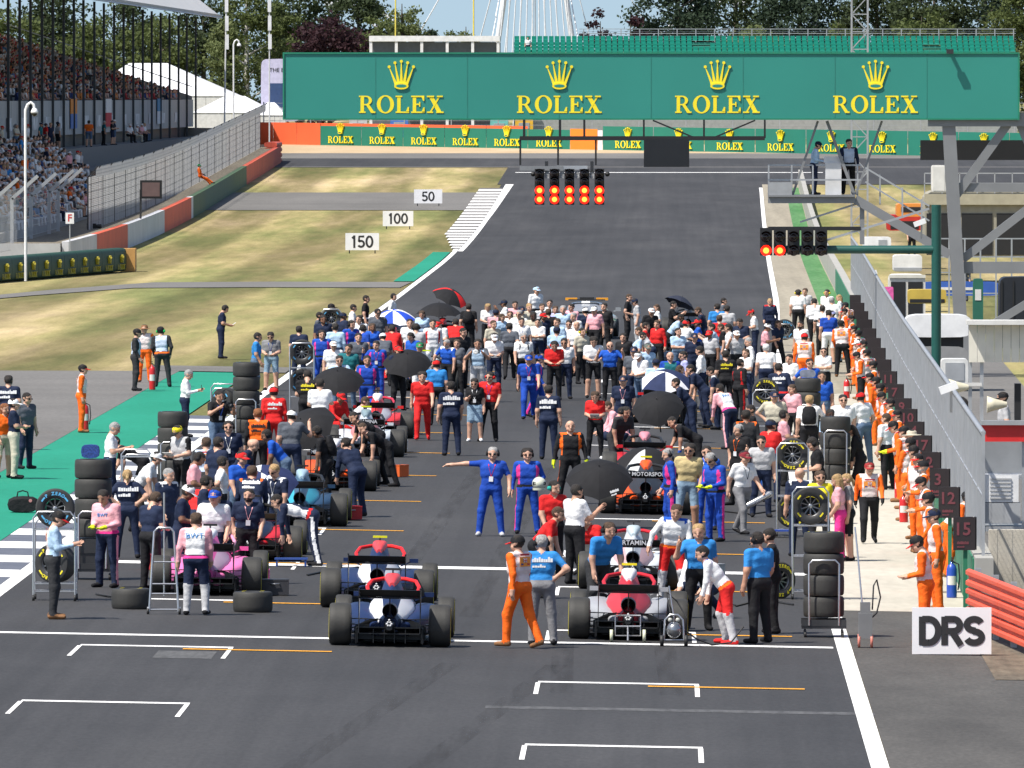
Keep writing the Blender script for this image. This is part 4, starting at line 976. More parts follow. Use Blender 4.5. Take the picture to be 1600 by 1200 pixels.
def upright(root, z, where, mat, kind='r', rz=0, dx=0, dy=0, lett=True):
    p = root.matrix_basis @ Vector((dx, dy, z))
    return loose_wheel(p, (0, 0, R(90 + rz)), where, kind, mat, None, (-1,), lett)
# right-hand side
c1 = flat_cart(1287, 995, 'grey cart under the nearest stack of four wheels', 1.25); stack(c1, .32, 4, 'nearest the edge line', P_YEL)
r2 = rack(1266, 936, 'tall trolley behind the nearest wheel stack', 1.95, shelves=(.14, .75, 1.28)); upright(r2, 1.62, 'upright wheel with plain hub above the nearest stack', P_YEL, lett=False); upright(r2, .33, 'yellow banded wheel low down behind the nearest stack', P_YEL, rz=35, dx=-.6)
r3 = rack(1238, 838, 'trolley with the yellow lettered wheel, beside the grey-trousered person', 1.85, shelves=(.14, .8, 1.3)); upright(r3, 1.62, 'wheel with yellow letters at head height, middle trolley on the right', P_YEL); upright(r3, .50, 'yellow lettered wheel on the lower shelf of the middle right trolley', P_YEL)
c4 = flat_cart(1305, 780, 'cart under the stack of three wheels, right of the yellow lettered wheel', 1.5); stack(c4, .42, 4, 'right of the yellow lettered wheel', P_BLU)
r5 = rack(1196, 704, 'silver trolley below the yellow banded wheel, farther up the right side', 1.5, shelves=(.14, .6, 1.05)); upright(r5, 1.46, 'yellow banded wheel on top of the silver trolley, right column', P_YEL)
c6 = flat_cart(1262, 694, 'cart under the wheel stack left of the blue polo shirt', 1.0); stack(c6, .28, 4, 'left of the blue polo shirt', P_YEL)
r7 = rack(1226, 580, 'trolley holding the farthest upright wheel on the right', 1.5, shelves=(.14, .6, 1.05)); upright(r7, 1.32, 'teal banded wheel in the farthest trolley on the right', P_BLU)
# left-hand side
r8 = rack(86, 938, 'rounded trolley behind the marshal in the pale blue shirt', 1.5, .35, shelves=(.16, .29, 1.2)); upright(r8, 1.55, 'wheel with light blue letters behind the pale blue shirted marshal', P_BLU, dy=.1); upright(r8, .62, 'yellow banded wheel behind the legs of the marshal at bottom left', P_YEL, rz=-25, dy=.2)
c9 = flat_cart(146, 905, 'cart under the wheel stack with the blue net bag', 1.2); stack(c9, .74, 4, 'with the blue net bag on top', P_BLU)
mb = MB(); mb.box((0, 0, .45), (.6, .6, .5)); mb.box((0, -.31, .55), (.45, .02, .2)); o = mb.build('engine_starter', dark_metal, None); o.location = c9.matrix_basis @ Vector((0, 0, -.0)); o.location.z += .02; tag(o, 'dark starter unit under the wheel stack with the blue net bag', 'machine')
c10 = flat_cart(270, 762, 'cart under the wheel stack by the grey and black shirt', 1.0); stack(c10, .28, 4, 'behind the grey and black shirt', P_BLU); 
r11 = rack(214, 806, 'silver equipment frame beside the white-haired person in white', 1.35, .30, shelves=(.16, .8, 1.2))
c12 = flat_cart(385, 694, 'cart under the stack of wheels left of the grey polo shirt', 1.1); stack(c12, .28, 5, 'left of the grey polo shirt', P_BLU)
r13 = rack(472, 662, 'tall trolley with two big upright wheels, left side by the grass', 2.1, shelves=(.16, .7, 1.45)); upright(r13, 1.86, 'big upright wheel on top of the tall left trolley', P_BLU, lett=False); upright(r13, 1.10, 'upright wheel in the middle of the tall left trolley', P_BLU, lett=False)
r14 = rack(518, 566, 'trolley with an upright wheel, farthest on the left side', 1.7, shelves=(.16, .6, 1.1)); upright(r14, 1.42, 'upright wheel in the farthest left trolley', P_BLU, lett=False)
r15 = rack(352, 692, 'silver trolley beside the photographer in black', 1.45, .34, shelves=(.16, .7)); upright(r15, 1.02, 'upright wheel in the trolley beside the photographer in black', P_BLU, lett=False, rz=-40)
loose_wheel(at(205, 951) + Vector((0, 0, .17)), (0, R(-90), 0), 'wheel lying flat on the track left of the silver ladder stand', 'r', P_YEL, None, (1,), False)
loose_wheel(at(395, 956) + Vector((0, 0, .17)), (0, R(-90), 0), 'wheel lying flat on the track right of the pink car', 'r', P_YEL, None, (1,), False)
# silver ladder-like stand in front of the pink car
root = empty('ladder_stand', at(256, 960)); mb = MB()
mb.tube([(-.24, 0, .05), (-.16, .1, 1.36), (-.1, .1, 1.42), (.1, .1, 1.42), (.16, .1, 1.36), (.24, 0, .05)], .02, 8); mb.build('frame', chrome, root)
for z in (.08, .34, .5, .86):
    s = MB(); k = .24 - .07 * z / 1.4; s.tube([(-k, .08 * z, z), (k, .08 * z, z)], .014, 6); s.build('rung', chrome, root)
mb = MB(); mb.tube([(0, .1, .3), (0, .12, 2.0)], .015, 6); mb.build('lifting_bar', chrome, root)
for s in (-1, 1): link('castor', CASTM, root, (s * .26, 0, 0))
tag(root, 'silver ladder-shaped stand on small wheels before the pink car', 'stand')
# rear jack under the red and grey car
root = empty('car_jack', at(981, 1003)); mb = MB()
mb.tube([(-.2, 0, .42), (.2, 0, .42), (.2, -.05, .1), (-.2, -.05, .1)], .015, 6, closed=True, smooth=False); mb.tube([(-.2, -.03, .25), (.2, -.03, .25)], .013, 6); mb.tube([(0, -.03, .25), (0, -.3, .03)], .016, 6); mb.build('frame', chrome, root)
for s in (-1, 1): w_ = MB(); w_.lathe([(0, -.025), (.1, -.025), (.1, .025), (0, .025)], 14, 0, 'x', (s * .26, -.05, .1)); w_.build('jack_wheel', M((0.6, 0.62, 0.45), 0.5), root)
tag(root, 'small silver jack with pale wheels behind the red and grey car', 'jack')
# air bottle trolley
root = empty('air_bottle_trolley', at(1053, 1010)); mb = MB(); mb.tube([(-.16, 0, .1), (-.14, 0, .42), (-.06, .0, .5), (.06, 0, .5), (.14, 0, .42), (.16, 0, .1)], .016, 8); mb.tube([(-.16, 0, .1), (.16, 0, .1)], .014, 6); mb.tube([(0, .05, .45), (-.08, .1, .95)], .013, 6); mb.build('frame', chrome, root)
mb = MB(); mb.ball((0, .02, .26), (.12, .12, .13), 0, 14, 8); mb.tube([(0, .02, .38), (0, .02, .46)], .02, 8); mb.build('air_bottle', M((0.35, 0.36, 0.37), 0.25, 0.8), root)
for s in (-1, 1):
    w_ = MB(); w_.lathe([(0, -.03), (.09, -.03), (.09, .03), (0, .03)], 14, 0, 'x', (s * .19, 0, .09)); w_.build('trolley_wheel', rubber, root)
    w_ = MB(); w_.lathe([(0, -.08), (.035, -.08), (.035, -.06)], 12, 0, 'y', (s * .06, 0, .42)); w_.build('gauge', M((0.5, 0.5, 0.45), 0.3), root)
mb = MB(); mb.tube([(.1, 0, .3), (.35, .1, .12), (.6, .1, .02), (.9, .2, .05), (1.1, .3, .3)], .014, 6); mb.tube([(-.05, .1, .5), (-.12, .2, .85), (.05, .2, .7), (.2, .1, .45)], .012, 6); mb.build('air_hose', rubber, root)
tag(root, 'small air bottle trolley with black hose behind the right car', 'trolley')
# floor pump and long lever on the white edge line
root = empty('lever_jack', at(1352, 1012)); mb = MB(); mb.box((0, 0, .35), (.22, .2, .4)); mb.box((0, .02, .62), (.16, .14, .2)); mb.build('body', M((0.2, 0.2, 0.2), 0.5, 0.3), root)
mb = MB(); mb.tube([(-.05, .05, .7), (-.12, .2, 1.5), (-.16, .3, 1.9)], .014, 6); mb.build('lever', chrome, root)
mb = MB(); mb.tube([(.08, .02, .45), (.18, 0, .55), (.24, 0, .8), (.18, .0, 1.08), (.13, 0, .98), (.11, 0, .6)], .013, 6); mb.build('loop_handle', dark_metal, root)
for s in (-1, 1): w_ = MB(); w_.lathe([(0, -.02), (.11, -.02), (.11, .02), (0, .02)], 14, 0, 'x', (.1 * s, -.02, .11)); w_.build('jack_wheel', M((0.6, 0.2, 0.15), 0.5), root)
tag(root, 'grey jack with a long lever standing on the white edge line', 'jack')
# fire extinguishers
def extinguisher(px, py, label, colr=(0.55, 0.015, 0.015), h=.62):
    root = empty('fire_extinguisher', at(px, py)); k = h / .62
    mb = MB(); mb.lathe([(0, 0), (.088, 0), (.09, .02), (.09, .44 * k), (.07, .5 * k), (.03, .53 * k), (.03, .56 * k), (0, .56 * k)], 16); mb.build('cylinder', M(colr, 0.35, coat=0.3), root)
    mb = MB(); mb.box((0, .02, .58 * k), (.04, .14, .03)); mb.box((0, -.03, .62 * k), (.03, .14, .02)); mb.build('handle', dark_metal, root)
    mb = MB(); mb.tube([(.02, 0, .56 * k), (.12, 0, .52 * k), (.14, 0, .3 * k), (.11, 0, .12 * k)], .013, 6); mb.build('hose', rubber, root)
    mb = MB(); mb.lathe([(.091, .2 * k), (.091, .34 * k)], 10, 0, 'z', (0, 0, 0), True, R(215), R(325)); mb.build('sticker', M((0.65, 0.63, 0.6), 0.6), root)
    tag(root, label, 'extinguisher', 'fire extinguishers'); return root
extinguisher(133, 672, 'red extinguisher at the feet of the lone orange marshal on the left', h=.75)
extinguisher(238, 609, 'red extinguisher between the three marshals on the left', h=.8)
extinguisher(1323, 622, 'red extinguisher near the farthest marshals, right side')
extinguisher(1412, 816, 'red extinguisher at the feet of the orange marshals by the pit wall')
extinguisher(1404, 778, 'red extinguisher just behind another by the pit wall')
extinguisher(1487, 934, 'blue gas cylinder behind the marshals nearest the orange barrier', (0.02, 0.07, 0.4), .7)
# holdall on the green paint, blue net bag
mb = MB(); mb.loft([superq(-.17, 0, .15, .28, .13, 3, 12), superq(-.14, 0, .17, .31, .165, 3, 12), superq(.14, 0, .17, .31, .165, 3, 12), superq(.17, 0, .15, .28, .13, 3, 12)]); root = empty('holdall', at(36, 801)); mb.build('bag_body', cloth((0.012, 0.012, 0.014)), root)
mb = MB(); mb.tube([(-.12, -.1, .3), (-.1, -.1, .42), (.0, -.1, .45), (.1, -.1, .42), (.12, -.1, .3)], .014, 6); mb.build('bag_handle', cloth((0.012, 0.012, 0.014)), root); mb = MB(); mb.lathe([(0, -.176), (.035, -.175)], 12, 0, 'y', (.16, 0, .25)); mb.build('badge', M((0.5, 0.2, 0.2), 0.5), root); tag(root, 'black holdall standing on the green paint', 'bag')
mb = MB(); mb.loft([superq(-.13, 0, .12, .16, .12, 3.5, 12), superq(.13, 0, .12, .16, .12, 3.5, 12)]); o = mb.build('tool_bag', M((0.02, 0.06, 0.25), 0.8, 0, 0.6, 30)); o.location = c9.location + Vector((-.05, 0, 2.13)); tag(o, 'blue net bag on top of a wheel stack, left side', 'bag')
mb = MB(); mb.loft([superq(-.16, 0, .1, .2, .1, 3, 12), superq(.16, 0, .1, .2, .1, 3, 12)]); o = mb.build('grey_bag', M((0.18, 0.2, 0.26), 0.8, 0, 0.3, 10)); o.location = c6.location + Vector((0, 0, 1.67)); tag(o, 'grey bag on the wheel stack left of the blue polo shirt', 'bag')
# sheets and toolboxes near cars
for px, py, cc, lb in ((455, 885, (0.02, 0.06, 0.25), 'low blue step beside the wheel of the dark blue car'), (1220, 840, (0.02, 0.06, 0.3), 'blue cloth on the track by the right trolleys')):
    mb = MB(); mb.box((0, 0, .14), (.6, .3, .03)); mb.box((-.26, 0, .07), (.03, .28, .13)); mb.box((.26, 0, .07), (.03, .28, .13)); o = mb.build('step_stool', M(cc, 0.5)); o.location = at(px, py); tag(o, lb, 'step')

# braking boards and the DRS board
def arc(cx, cz, rx, rz, a0, a1, n=14): return [(cx + rx * math.cos(R(a0 + (a1 - a0) * i / n)), cz + rz * math.sin(R(a0 + (a1 - a0) * i / n))) for i in range(n + 1)]
STROKES = {'D': (.78, [[(.11, .0), (.11, 1.0)], [(.11, .91), (.34, .91)] + arc(.34, .5, .33, .41, 90, -90) + [(.34, .09), (.11, .09)]]),
           'R': (.78, [[(.11, 0), (.11, 1.0)], [(.11, .91), (.42, .91)] + arc(.42, .70, .22, .21, 90, -90) + [(.42, .49), (.11, .49)], [(.36, .49), (.68, 0)]]),
           'S': (.72, [arc(.36, .715, .255, .195, 20, 270, 16) + arc(.36, .285, .265, .195, 90, -160, 16)]),
           '1': (.5, [[(.27, 0), (.27, 1.0)], [(.27, .92), (.1, .76)]]), '0': (.66, [arc(.33, .5, .235, .41, 90, 450, 26)]),
           '5': (.64, [[(.56, .91), (.16, .91), (.13, .52)] + arc(.30, .325, .24, .235, 125, -150, 18)])}
def block_word(txt, h, wd, mat, parent, loc):
    tot = sum(STROKES[c_][0] for c_ in txt) * h; x = -tot / 2
    for c_ in txt:
        adv, strokes = STROKES[c_]; mb = MB(); y = 0
        for st in strokes:
            y -= .003; vs = []
            for i, (px_, pz_) in enumerate(st):
                q0, q1 = st[max(0, i - 1)], st[min(len(st) - 1, i + 1)]; dx, dz = q1[0] - q0[0], q1[1] - q0[1]; L_ = math.hypot(dx, dz) or 1; nx, nz = -dz / L_ * wd / 2, dx / L_ * wd / 2
                vs += [(x + (px_ + nx) * h, y, (pz_ + nz - .5) * h), (x + (px_ - nx) * h, y, (pz_ - nz - .5) * h)]
            m_ = len(st); mb.add(vs + [(a_, .0, c2) for a_, b_, c2 in vs], [(2 * i, 2 * i + 1, 2 * i + 3, 2 * i + 2) for i in range(m_ - 1)])
        mb.build('letter', mat, parent).location = loc; x += adv * h
def board(px, py, w_, h, txt, size, label, leg=.18, dy=.0):
    root = empty('marker_board', at(px, py)); mb = MB(); mb.box((0, 0, leg + h / 2), (w_, .06, h)); mb.build('panel', M((0.78, 0.78, 0.79), 0.5, 0, 0.05), root)
    for s in (-1, 1): mb = MB(); mb.box((s * w_ * .38, .05, (leg + h * .5) / 2), (.06, .05, leg + h * .5)); mb.build('leg', dark_metal, root)
    block_word(txt, size * .68, .235 if txt == 'DRS' else .165, M((0.02, 0.02, 0.022), 0.6, var=0), root, (0, -.034, leg + h / 2))
    tag(root, label, 'marker board'); return root
board(566, 396, 1.82, .92, '150', 1.0, 'left and nearest white braking board, one hundred fifty, on the grass')
board(622, 358, 1.84, .92, '100', .98, 'middle white braking board, one hundred, on the grass')
board(669, 322, 1.86, .92, '50', .98, 'farthest white braking board, fifty, by the escape road')
board(1487, 1024, 1.24, .73, 'DRS', .66, 'white board with black letters DRS at the right edge', .02)
# ================================================================== GANTRY, SIGNS, BARRIERS, STANDS
grey_steel = M((0.22, 0.225, 0.23), 0.5, 0.2, 0.08, 1.5, key='steelpaint'); pale_steel = M((0.42, 0.43, 0.44), 0.45, 0.5, key='galv'); blackm = M((0.01, 0.01, 0.011), 0.6)
sign_green = M((0.024, 0.225, 0.18), 0.5, 0, 0.05, 0.4, key='sg'); sign_yellow = M((0.86, 0.70, 0.02), 0.5, 0, 0.03)
def ell(cx, cz, rx, rz, n=28): return [(cx + rx * math.cos(2 * math.pi * i / n), cz + rz * math.sin(2 * math.pi * i / n)) for i in range(n)]
class Flat:
    """flat shapes standing in the x-z plane, faced towards the viewer, each layer a hair prouder than the last"""
    def __init__(s, k=0.004): s.mb = MB(); s.y = 0; s.k = k
    def poly(s, pts, mi=0):
        s.y -= s.k; s.mb.prism(pts, s.y, 0.0, mi, 'y'); return s
    def ring(s, o, i, mi=0):
        s.y -= s.k; n = len(o); vs = [(x, s.y, z) for x, z in o] + [(x, s.y, z) for x, z in i]
        s.mb.add(vs, [(k, (k + 1) % n, n + (k + 1) % n, n + k) for k in range(n)], mi); return s
def letter(ch, f, x, h, k=1.0):
    """slab-serif capital of height h starting at x; returns its width"""
    t = .20 * h; sf = .085 * h; e = .09 * h
    def rect(a, b, c_, d): f.poly([(x + a, b), (x + c_, b), (x + c_, d), (x + a, d)])
    if ch == 'R':
        rect(e, 0, e + t, h); rect(0, 0, 2 * e + t, sf); rect(0, h - sf, e, h)
        def D(r, z0, z1, x0):
            n = 10; zc, rz = (z0 + z1) / 2, (z1 - z0) / 2
            return [(x + x0, z0)] + [(x + e + t + .12 * h + r * math.cos(a), zc + rz * math.sin(a)) for a in [math.pi * (i / n - .5) for i in range(n + 1)]] + [(x + x0, z1)]
        f.ring(D(.34 * h, .45 * h, h, e + t * .9), D(.16 * h, .52 * h, h - .075 * h, e + t * .9))
        f.poly([(x + .40 * h, .47 * h), (x + .60 * h, .47 * h), (x + .86 * h, sf), (x + .95 * h, sf), (x + .95 * h, 0), (x + .70 * h, 0)]); return .98 * h
    if ch == 'O':
        f.ring(ell(x + .5 * h, .5 * h, .50 * h, .53 * h), ell(x + .5 * h, .5 * h, .28 * h, .45 * h)); return 1.04 * h
    if ch == 'L':
        rect(e, 0, e + t, h); rect(0, 0, .78 * h, sf); rect(0, h - sf, 2 * e + t, h); f.poly([(x + .60 * h, sf), (x + .78 * h, sf), (x + .78 * h, .34 * h), (x + .70 * h, .34 * h)]); return .85 * h
    if ch == 'E':
        rect(e, 0, e + t, h); rect(0, 0, .78 * h, sf); rect(0, h - sf, .76 * h, h); rect(e + t, .46 * h, .50 * h, .54 * h); rect(.46 * h, .36 * h, .53 * h, .64 * h)
        f.poly([(x + .62 * h, sf), (x + .78 * h, sf), (x + .78 * h, .32 * h), (x + .71 * h, .32 * h)]); f.poly([(x + .60 * h, h - sf), (x + .69 * h, .70 * h), (x + .76 * h, .70 * h), (x + .76 * h, h - sf)]); return .86 * h
    if ch == 'X':
        f.poly([(x + .08 * h, h), (x + .34 * h, h), (x + .88 * h, 0), (x + .62 * h, 0)]); f.poly([(x + .70 * h, h), (x + .80 * h, h), (x + .23 * h, 0), (x + .13 * h, 0)])
        rect(0, 0, .36 * h, sf); rect(.54 * h, 0, .97 * h, sf); rect(0, h - sf, .42 * h, h); rect(.58 * h, h - sf, .92 * h, h); return .97 * h
def crown(f, cx, z0, hgt):
    w_ = hgt * .92
    for k, (tx, tz) in enumerate(((-.46, .78), (-.24, .92), (0, .97), (.24, .92), (.46, .78))):
        bx = cx + (k - 2) * .085 * w_; bw = .065 * w_; t = (cx + tx * w_, z0 + tz * hgt - .02)
        f.poly([(bx - bw, z0 + .10 * hgt), (bx + bw, z0 + .10 * hgt), (t[0] + .012 * w_, t[1]), (t[0] - .012 * w_, t[1])])
        f.poly(ell(t[0], t[1] + .01, .058 * w_, .058 * w_, 12))
    f.poly(ell(cx, z0 + .10 * hgt, .27 * w_, .115 * hgt)); f.poly(ell(cx, z0 + .105 * hgt, .20 * w_, .055 * hgt), 1)
def brand_width(h): return h * (.98 + 1.04 + .85 + .86 + .97) + .05 * h * 4
def brand_mesh(h):
    f = Flat(); x = -brand_width(h) / 2
    for ch in 'ROLEX': x += letter(ch, f, x, h) + .05 * h
    crown(f, 0, h * 1.35, h * 1.55); return f.mb.mesh('emblem')
GY = 350.0
gan = empty('sign_gantry', (11.5, GY, g(11.5, GY))); gi = Matrix.Translation(-gan.location)
def wpart(mb, name, mats, parent):
    o = mb.build(name, mats, parent); o.matrix_parent_inverse = Matrix.Translation(-parent.matrix_basis.translation) if parent.parent is None else Matrix(); return o
a, b = atY(443, 187, GY), atY(1592, 82, GY)
mb = MB(); mb.box(((a.x + b.x) / 2, GY + .35, (a.z + b.z) / 2), (b.x - a.x, .6, b.z - a.z)); signb = wpart(mb, 'sign_panel', sign_green, gan)
mb = MB()
for z in (a.z + .02, b.z - .02): mb.box(((a.x + b.x) / 2, GY + .03, z), (b.x - a.x + .04, .04, .05))
for x in (a.x, b.x): mb.box((x, GY + .03, (a.z + b.z) / 2), (.05, .035, b.z - a.z))
o = mb.build('sign_trim', M((0.012, 0.19, 0.11), 0.5), gan); o.matrix_parent_inverse = gi
hL = 27 / sc(GY)
for cx in (627, 874, 1121, 1368):
    p = atY(cx, 176.5, GY); x = -brand_width(hL) / 2
    for ch in 'ROLEX':
        f = Flat(); wch = letter(ch, f, 0, hL); o = f.mb.build('letter', sign_yellow, gan); o.matrix_parent_inverse = gi; o.location = (p.x + x, GY + .045, p.z); x += wch + .05 * hL
    f = Flat(); crown(f, 0, 0, 45 / sc(GY)); o = f.mb.build('crown', [sign_yellow, sign_green], gan); o.matrix_parent_inverse = gi; q = atY(cx, 139, GY); o.location = (q.x, GY + .045, q.z)
NG = [0]
def gbar(pa, pb, w_, name='steel_member', mat=None, Y=GY + .35, Y2=None, h=None):
    NG[0] += 1; Y += .047 * (NG[0] % 9); w_ = w_ * (1 + .013 * (NG[0] % 5)); m_ = MB(); m_.bar(atY(*pa, Y), atY(*pb, Y2 or Y), w_, h or w_); o = m_.build(name, mat or grey_steel, gan); o.matrix_parent_inverse = gi; return o
# legs and braces on the pit side
for pa, pb, w_ in (((1482, 189), (1506, 590), .40), ((1578, 189), (1492, 308), .26), ((1592, 189), (1640, 300), .26), ((1494, 293), (1660, 293), .26), ((1640, 300), (1504, 405), .26), ((1506, 418), (1660, 418), .36),
                   ((1660, 440), (1530, 520), .24), ((1640, 189), (1664, 600), .40), ((1450, 187), (1660, 187), .4)): gbar(pa, pb, w_)
# working platform hung from the sign
for pa, pb, w_, mt in (((1200, 311), (1336, 311), .26, None), ((1336, 311), (1484, 398), .28, None), ((1347, 318), (1347, 382), .14, None), ((1278, 189), (1238, 306), .07, None), ((1292, 189), (1335, 304), .09, None), ((1378, 189), (1337, 304), .07, None),
                       ((1250, 347), (1340, 318), .06, pale_steel), ((1200, 258), (1345, 258), .05, pale_steel), ((1200, 281), (1345, 281), .05, pale_steel), ((1352, 262), (1452, 322), .05, pale_steel), ((1352, 284), (1452, 345), .05, pale_steel)): gbar(pa, pb, w_, 'platform_member', mt)
for x in (1201, 1237, 1270, 1303, 1340, 1375, 1410, 1440): 
    dy = max(0, (x - 1352) * .6); gbar((x, 258 + dy), (x, 306 + dy), .05, 'rail_post', pale_steel)
pl = atY(1268, 306, GY + .35); mb = MB(); mb.box((pl.x, GY + .9, pl.z), (2.7, 1.5, .06)); o = mb.build('platform_floor', grey_steel, gan); o.matrix_parent_inverse = gi
mb = MB(); q = atY(1219, 296, GY); mb.box((q.x, GY + .2, q.z), (.74, .03, .46)); o = mb.build('platform_panel', M((0.3, 0.31, 0.32), 0.5), gan); o.matrix_parent_inverse = gi
# big dark screen behind the legs
q0, q1 = atY(1438, 250, GY + 3), atY(1640, 219, GY + 3); mb = MB(); mb.box(((q0.x + q1.x) / 2, GY + 3, (q0.z + q1.z) / 2), (q1.x - q0.x, .3, q1.z - q0.z)); o = mb.build('dark_screen', blackm, gan); o.matrix_parent_inverse = gi
for k in range(1, 8):
    x = a.x + (b.x - a.x) * k / 8; m_ = MB(); m_.box((x, GY + .048, (a.z + b.z) / 2), (.025, .012, b.z - a.z - .12)); o = m_.build('panel_joint', M((0.021, 0.20, 0.158), 0.6), gan); o.matrix_parent_inverse = gi
for px_ in (1484,):
    v = atY(px_, 82, GY); m_ = MB(); m_.box((v.x, GY - .02, v.z + .05), (.1, .6, .07)); m_.box((v.x, GY - .3, v.z + .03), (.22, .16, .14)); o = m_.build('camera_bracket', dark_metal, gan); o.matrix_parent_inverse = gi  # camera on a bracket, added for the shadow it casts down the sign
tag(gan, 'wide green sign gantry with yellow crowns spanning the track', 'gantry')
# --- start lights
lit_red = M((1, 0.012, 0.004), 0.4, var=0, emit=2.4); lit_core = M((1, 0.25, 0.03), 0.4, var=0, emit=3.2); lens_off = M((0.02, 0.012, 0.012), 0.15, var=0)
def lamp(root, x, y, z, r, on, hood=True):
    m_ = MB(); m_.lathe([(0, -.012), (r * .55, -.01), (r * .55, 0.0)], 18, 0, 'y', (x, y, z)); m_.lathe([(r * .55, -.006), (r, -.006), (r, .01)], 18, 1, 'y', (x, y, z))
    o = m_.build('lamp', [lit_core, lit_red] if on else [lens_off, lens_off], root)
    h_ = MB(); h_.lathe([(r * 1.05, 0), (r * 1.08, -.16)], 12, 0, 'y', (x, y, z), True, R(-60), R(60)); h_.build('lamp_hood', blackm, o); return o
SY = GY - .25
sl = empty('start_lights', atY(890, 265, SY)); o0 = sl.location
def L(px, py): v = atY(px, py, SY) - o0; return v
def sbar(pa, pb, w_, name='hanger_bar', mat=blackm):
    m_ = MB(); m_.bar(L(*pa), L(*pb), w_); return m_.build(name, mat, sl)
for pa, pb, w_ in (((812, 216), (1195, 216), .13), ((875, 187), (875, 216), .08), ((819, 187), (819, 216), .08), ((913, 187), (913, 216), .07), ((1006, 187), (1006, 216), .06), ((1100, 187), (1100, 216), .06), ((1195, 187), (1195, 216), .06), ((1020, 188), (1082, 214), .05), ((1180, 188), (1118, 214), .05), ((813, 216), (813, 258), .06), ((872, 216), (872, 258), .06), ((931, 216), (931, 258), .06)): sbar(pa, pb, w_)
sbar((812, 263), (880, 263), .14, 'boom', grey_steel); sbar((870, 262), (918, 262), .12, 'boom', pale_steel)
pitch = 23.4
for k in range(5):
    cx = 843 + pitch * k; v0, v1 = L(cx - 7.5, 320), L(cx + 7.5, 264); m_ = MB(); m_.box(((v0.x + v1.x) / 2, 0, (v0.z + v1.z) / 2), (v1.x - v0.x, .2, v1.z - v0.z)); box = m_.build('lamp_box', blackm, sl)
    for py, on in ((271, 0), (283, 0), (297.5, 1), (311.5, 1)):
        v = L(cx, py); lamp(box, v.x, v.y - .101, v.z, .145, on)
    if k < 4:
        v = L(cx + pitch / 2, 273); m_ = MB(); m_.box((v.x, 0, v.z), (.14, .05, .22)); m_.build('spacer_plate', M((0.35, 0.35, 0.35), 0.6, 0, 0.8, 25), sl)
for x in (854, 925): m_ = MB(); m_.bar(L(x, 252), L(x, 268), .1); m_.build('bracket', dark_metal, sl)
for x in (833, 949): m_ = MB(); v = L(x, 272); m_.lathe([(0, -.12), (.07, -.1), (.08, .1), (0, .12)], 10, 0, 'y', tuple(v)); m_.build('side_camera', blackm, sl)
m_ = MB(); v0, v1 = L(1006, 261), L(1077, 218); m_.box(((v0.x + v1.x) / 2, 0, (v0.z + v1.z) / 2), (v1.x - v0.x, .35, v1.z - v0.z)); m_.build('blank_panel', M((0.012, 0.012, 0.014), 0.25), sl)
tag(sl, 'row of five start light columns, ten red lamps lit, under the sign', 'start lights')
# --- green post with the second set of lights
PY = 300.0; gp = empty('signal_post', (atY(1463, 400, PY).x, PY, g(7.3, PY))); gpi = Matrix.Translation(-gp.location)
dgreen = M((0.008, 0.075, 0.06), 0.45)
def gpart(mb, n_, m_, par=None):
    o = mb.build(n_, m_, par or gp)
    if not par: o.matrix_parent_inverse = gpi
    return o
p = atY(1463, 320, PY); m_ = MB(); m_.tube([(p.x, PY, g(7.3, PY)), (p.x, PY, p.z)], .13, 14); gpart(m_, 'post', dgreen)
m_ = MB(); m_.tube([atY(1225, 390, PY), atY(1458, 390, PY)], .11, 12); gpart(m_, 'arm', dgreen); m_ = MB(); m_.bar(atY(1452, 326, PY), atY(1282, 378, PY), .06); gpart(m_, 'brace', pale_steel)
m_ = MB(); m_.bar(atY(1200, 357, PY), atY(1345, 357, PY), .1); gpart(m_, 'top_rail', blackm)
for k in range(5):
    cx = 1197 + 21.5 * k; lo = 399 if k < 2 else 398; v0, v1 = atY(cx - 9.5, lo, PY - .25), atY(cx + 9.5, 356, PY - .25); m_ = MB(); m_.box(((v0.x + v1.x) / 2, PY - .25, (v0.z + v1.z) / 2), (v1.x - v0.x, .2, v1.z - v0.z)); bx = gpart(m_, 'lamp_box', blackm); bx['_k'] = k; del bx['_k']
    for py, on in ((370, 0), (391.5, k < 2)):
        v = atY(cx, py, PY - .351); l_ = lamp(bx, v.x, v.y, v.z, .145, on)
tag(gp, 'dark green post with an arm carrying two lit red lamps', 'signal post')

# --- pit wall, fence, pit boards
wall = MB(); ys = rows(187, 800, 10)
vs = []
for y in ys:
    x = wl(y); z = g(x, y); vs += [(x, y, z - .1), (x, y, z + 1.05), (x + .3, y, z + 1.05), (x + .3, y, z - .1)]
wall.add(vs, [(4 * i + j, 4 * i + 4 + j, 4 * i + 4 + (j + 1) % 4, 4 * i + (j + 1) % 4)[::-1] for i in range(len(ys) - 1) for j in range(4)] + [(0, 1, 2, 3)])
pw = wall.build('pit_wall', M((0.34, 0.33, 0.30), 0.9, 0, 0.12, 0.8)); tag(pw, 'long concrete pit wall beneath the fence on the right', 'wall')
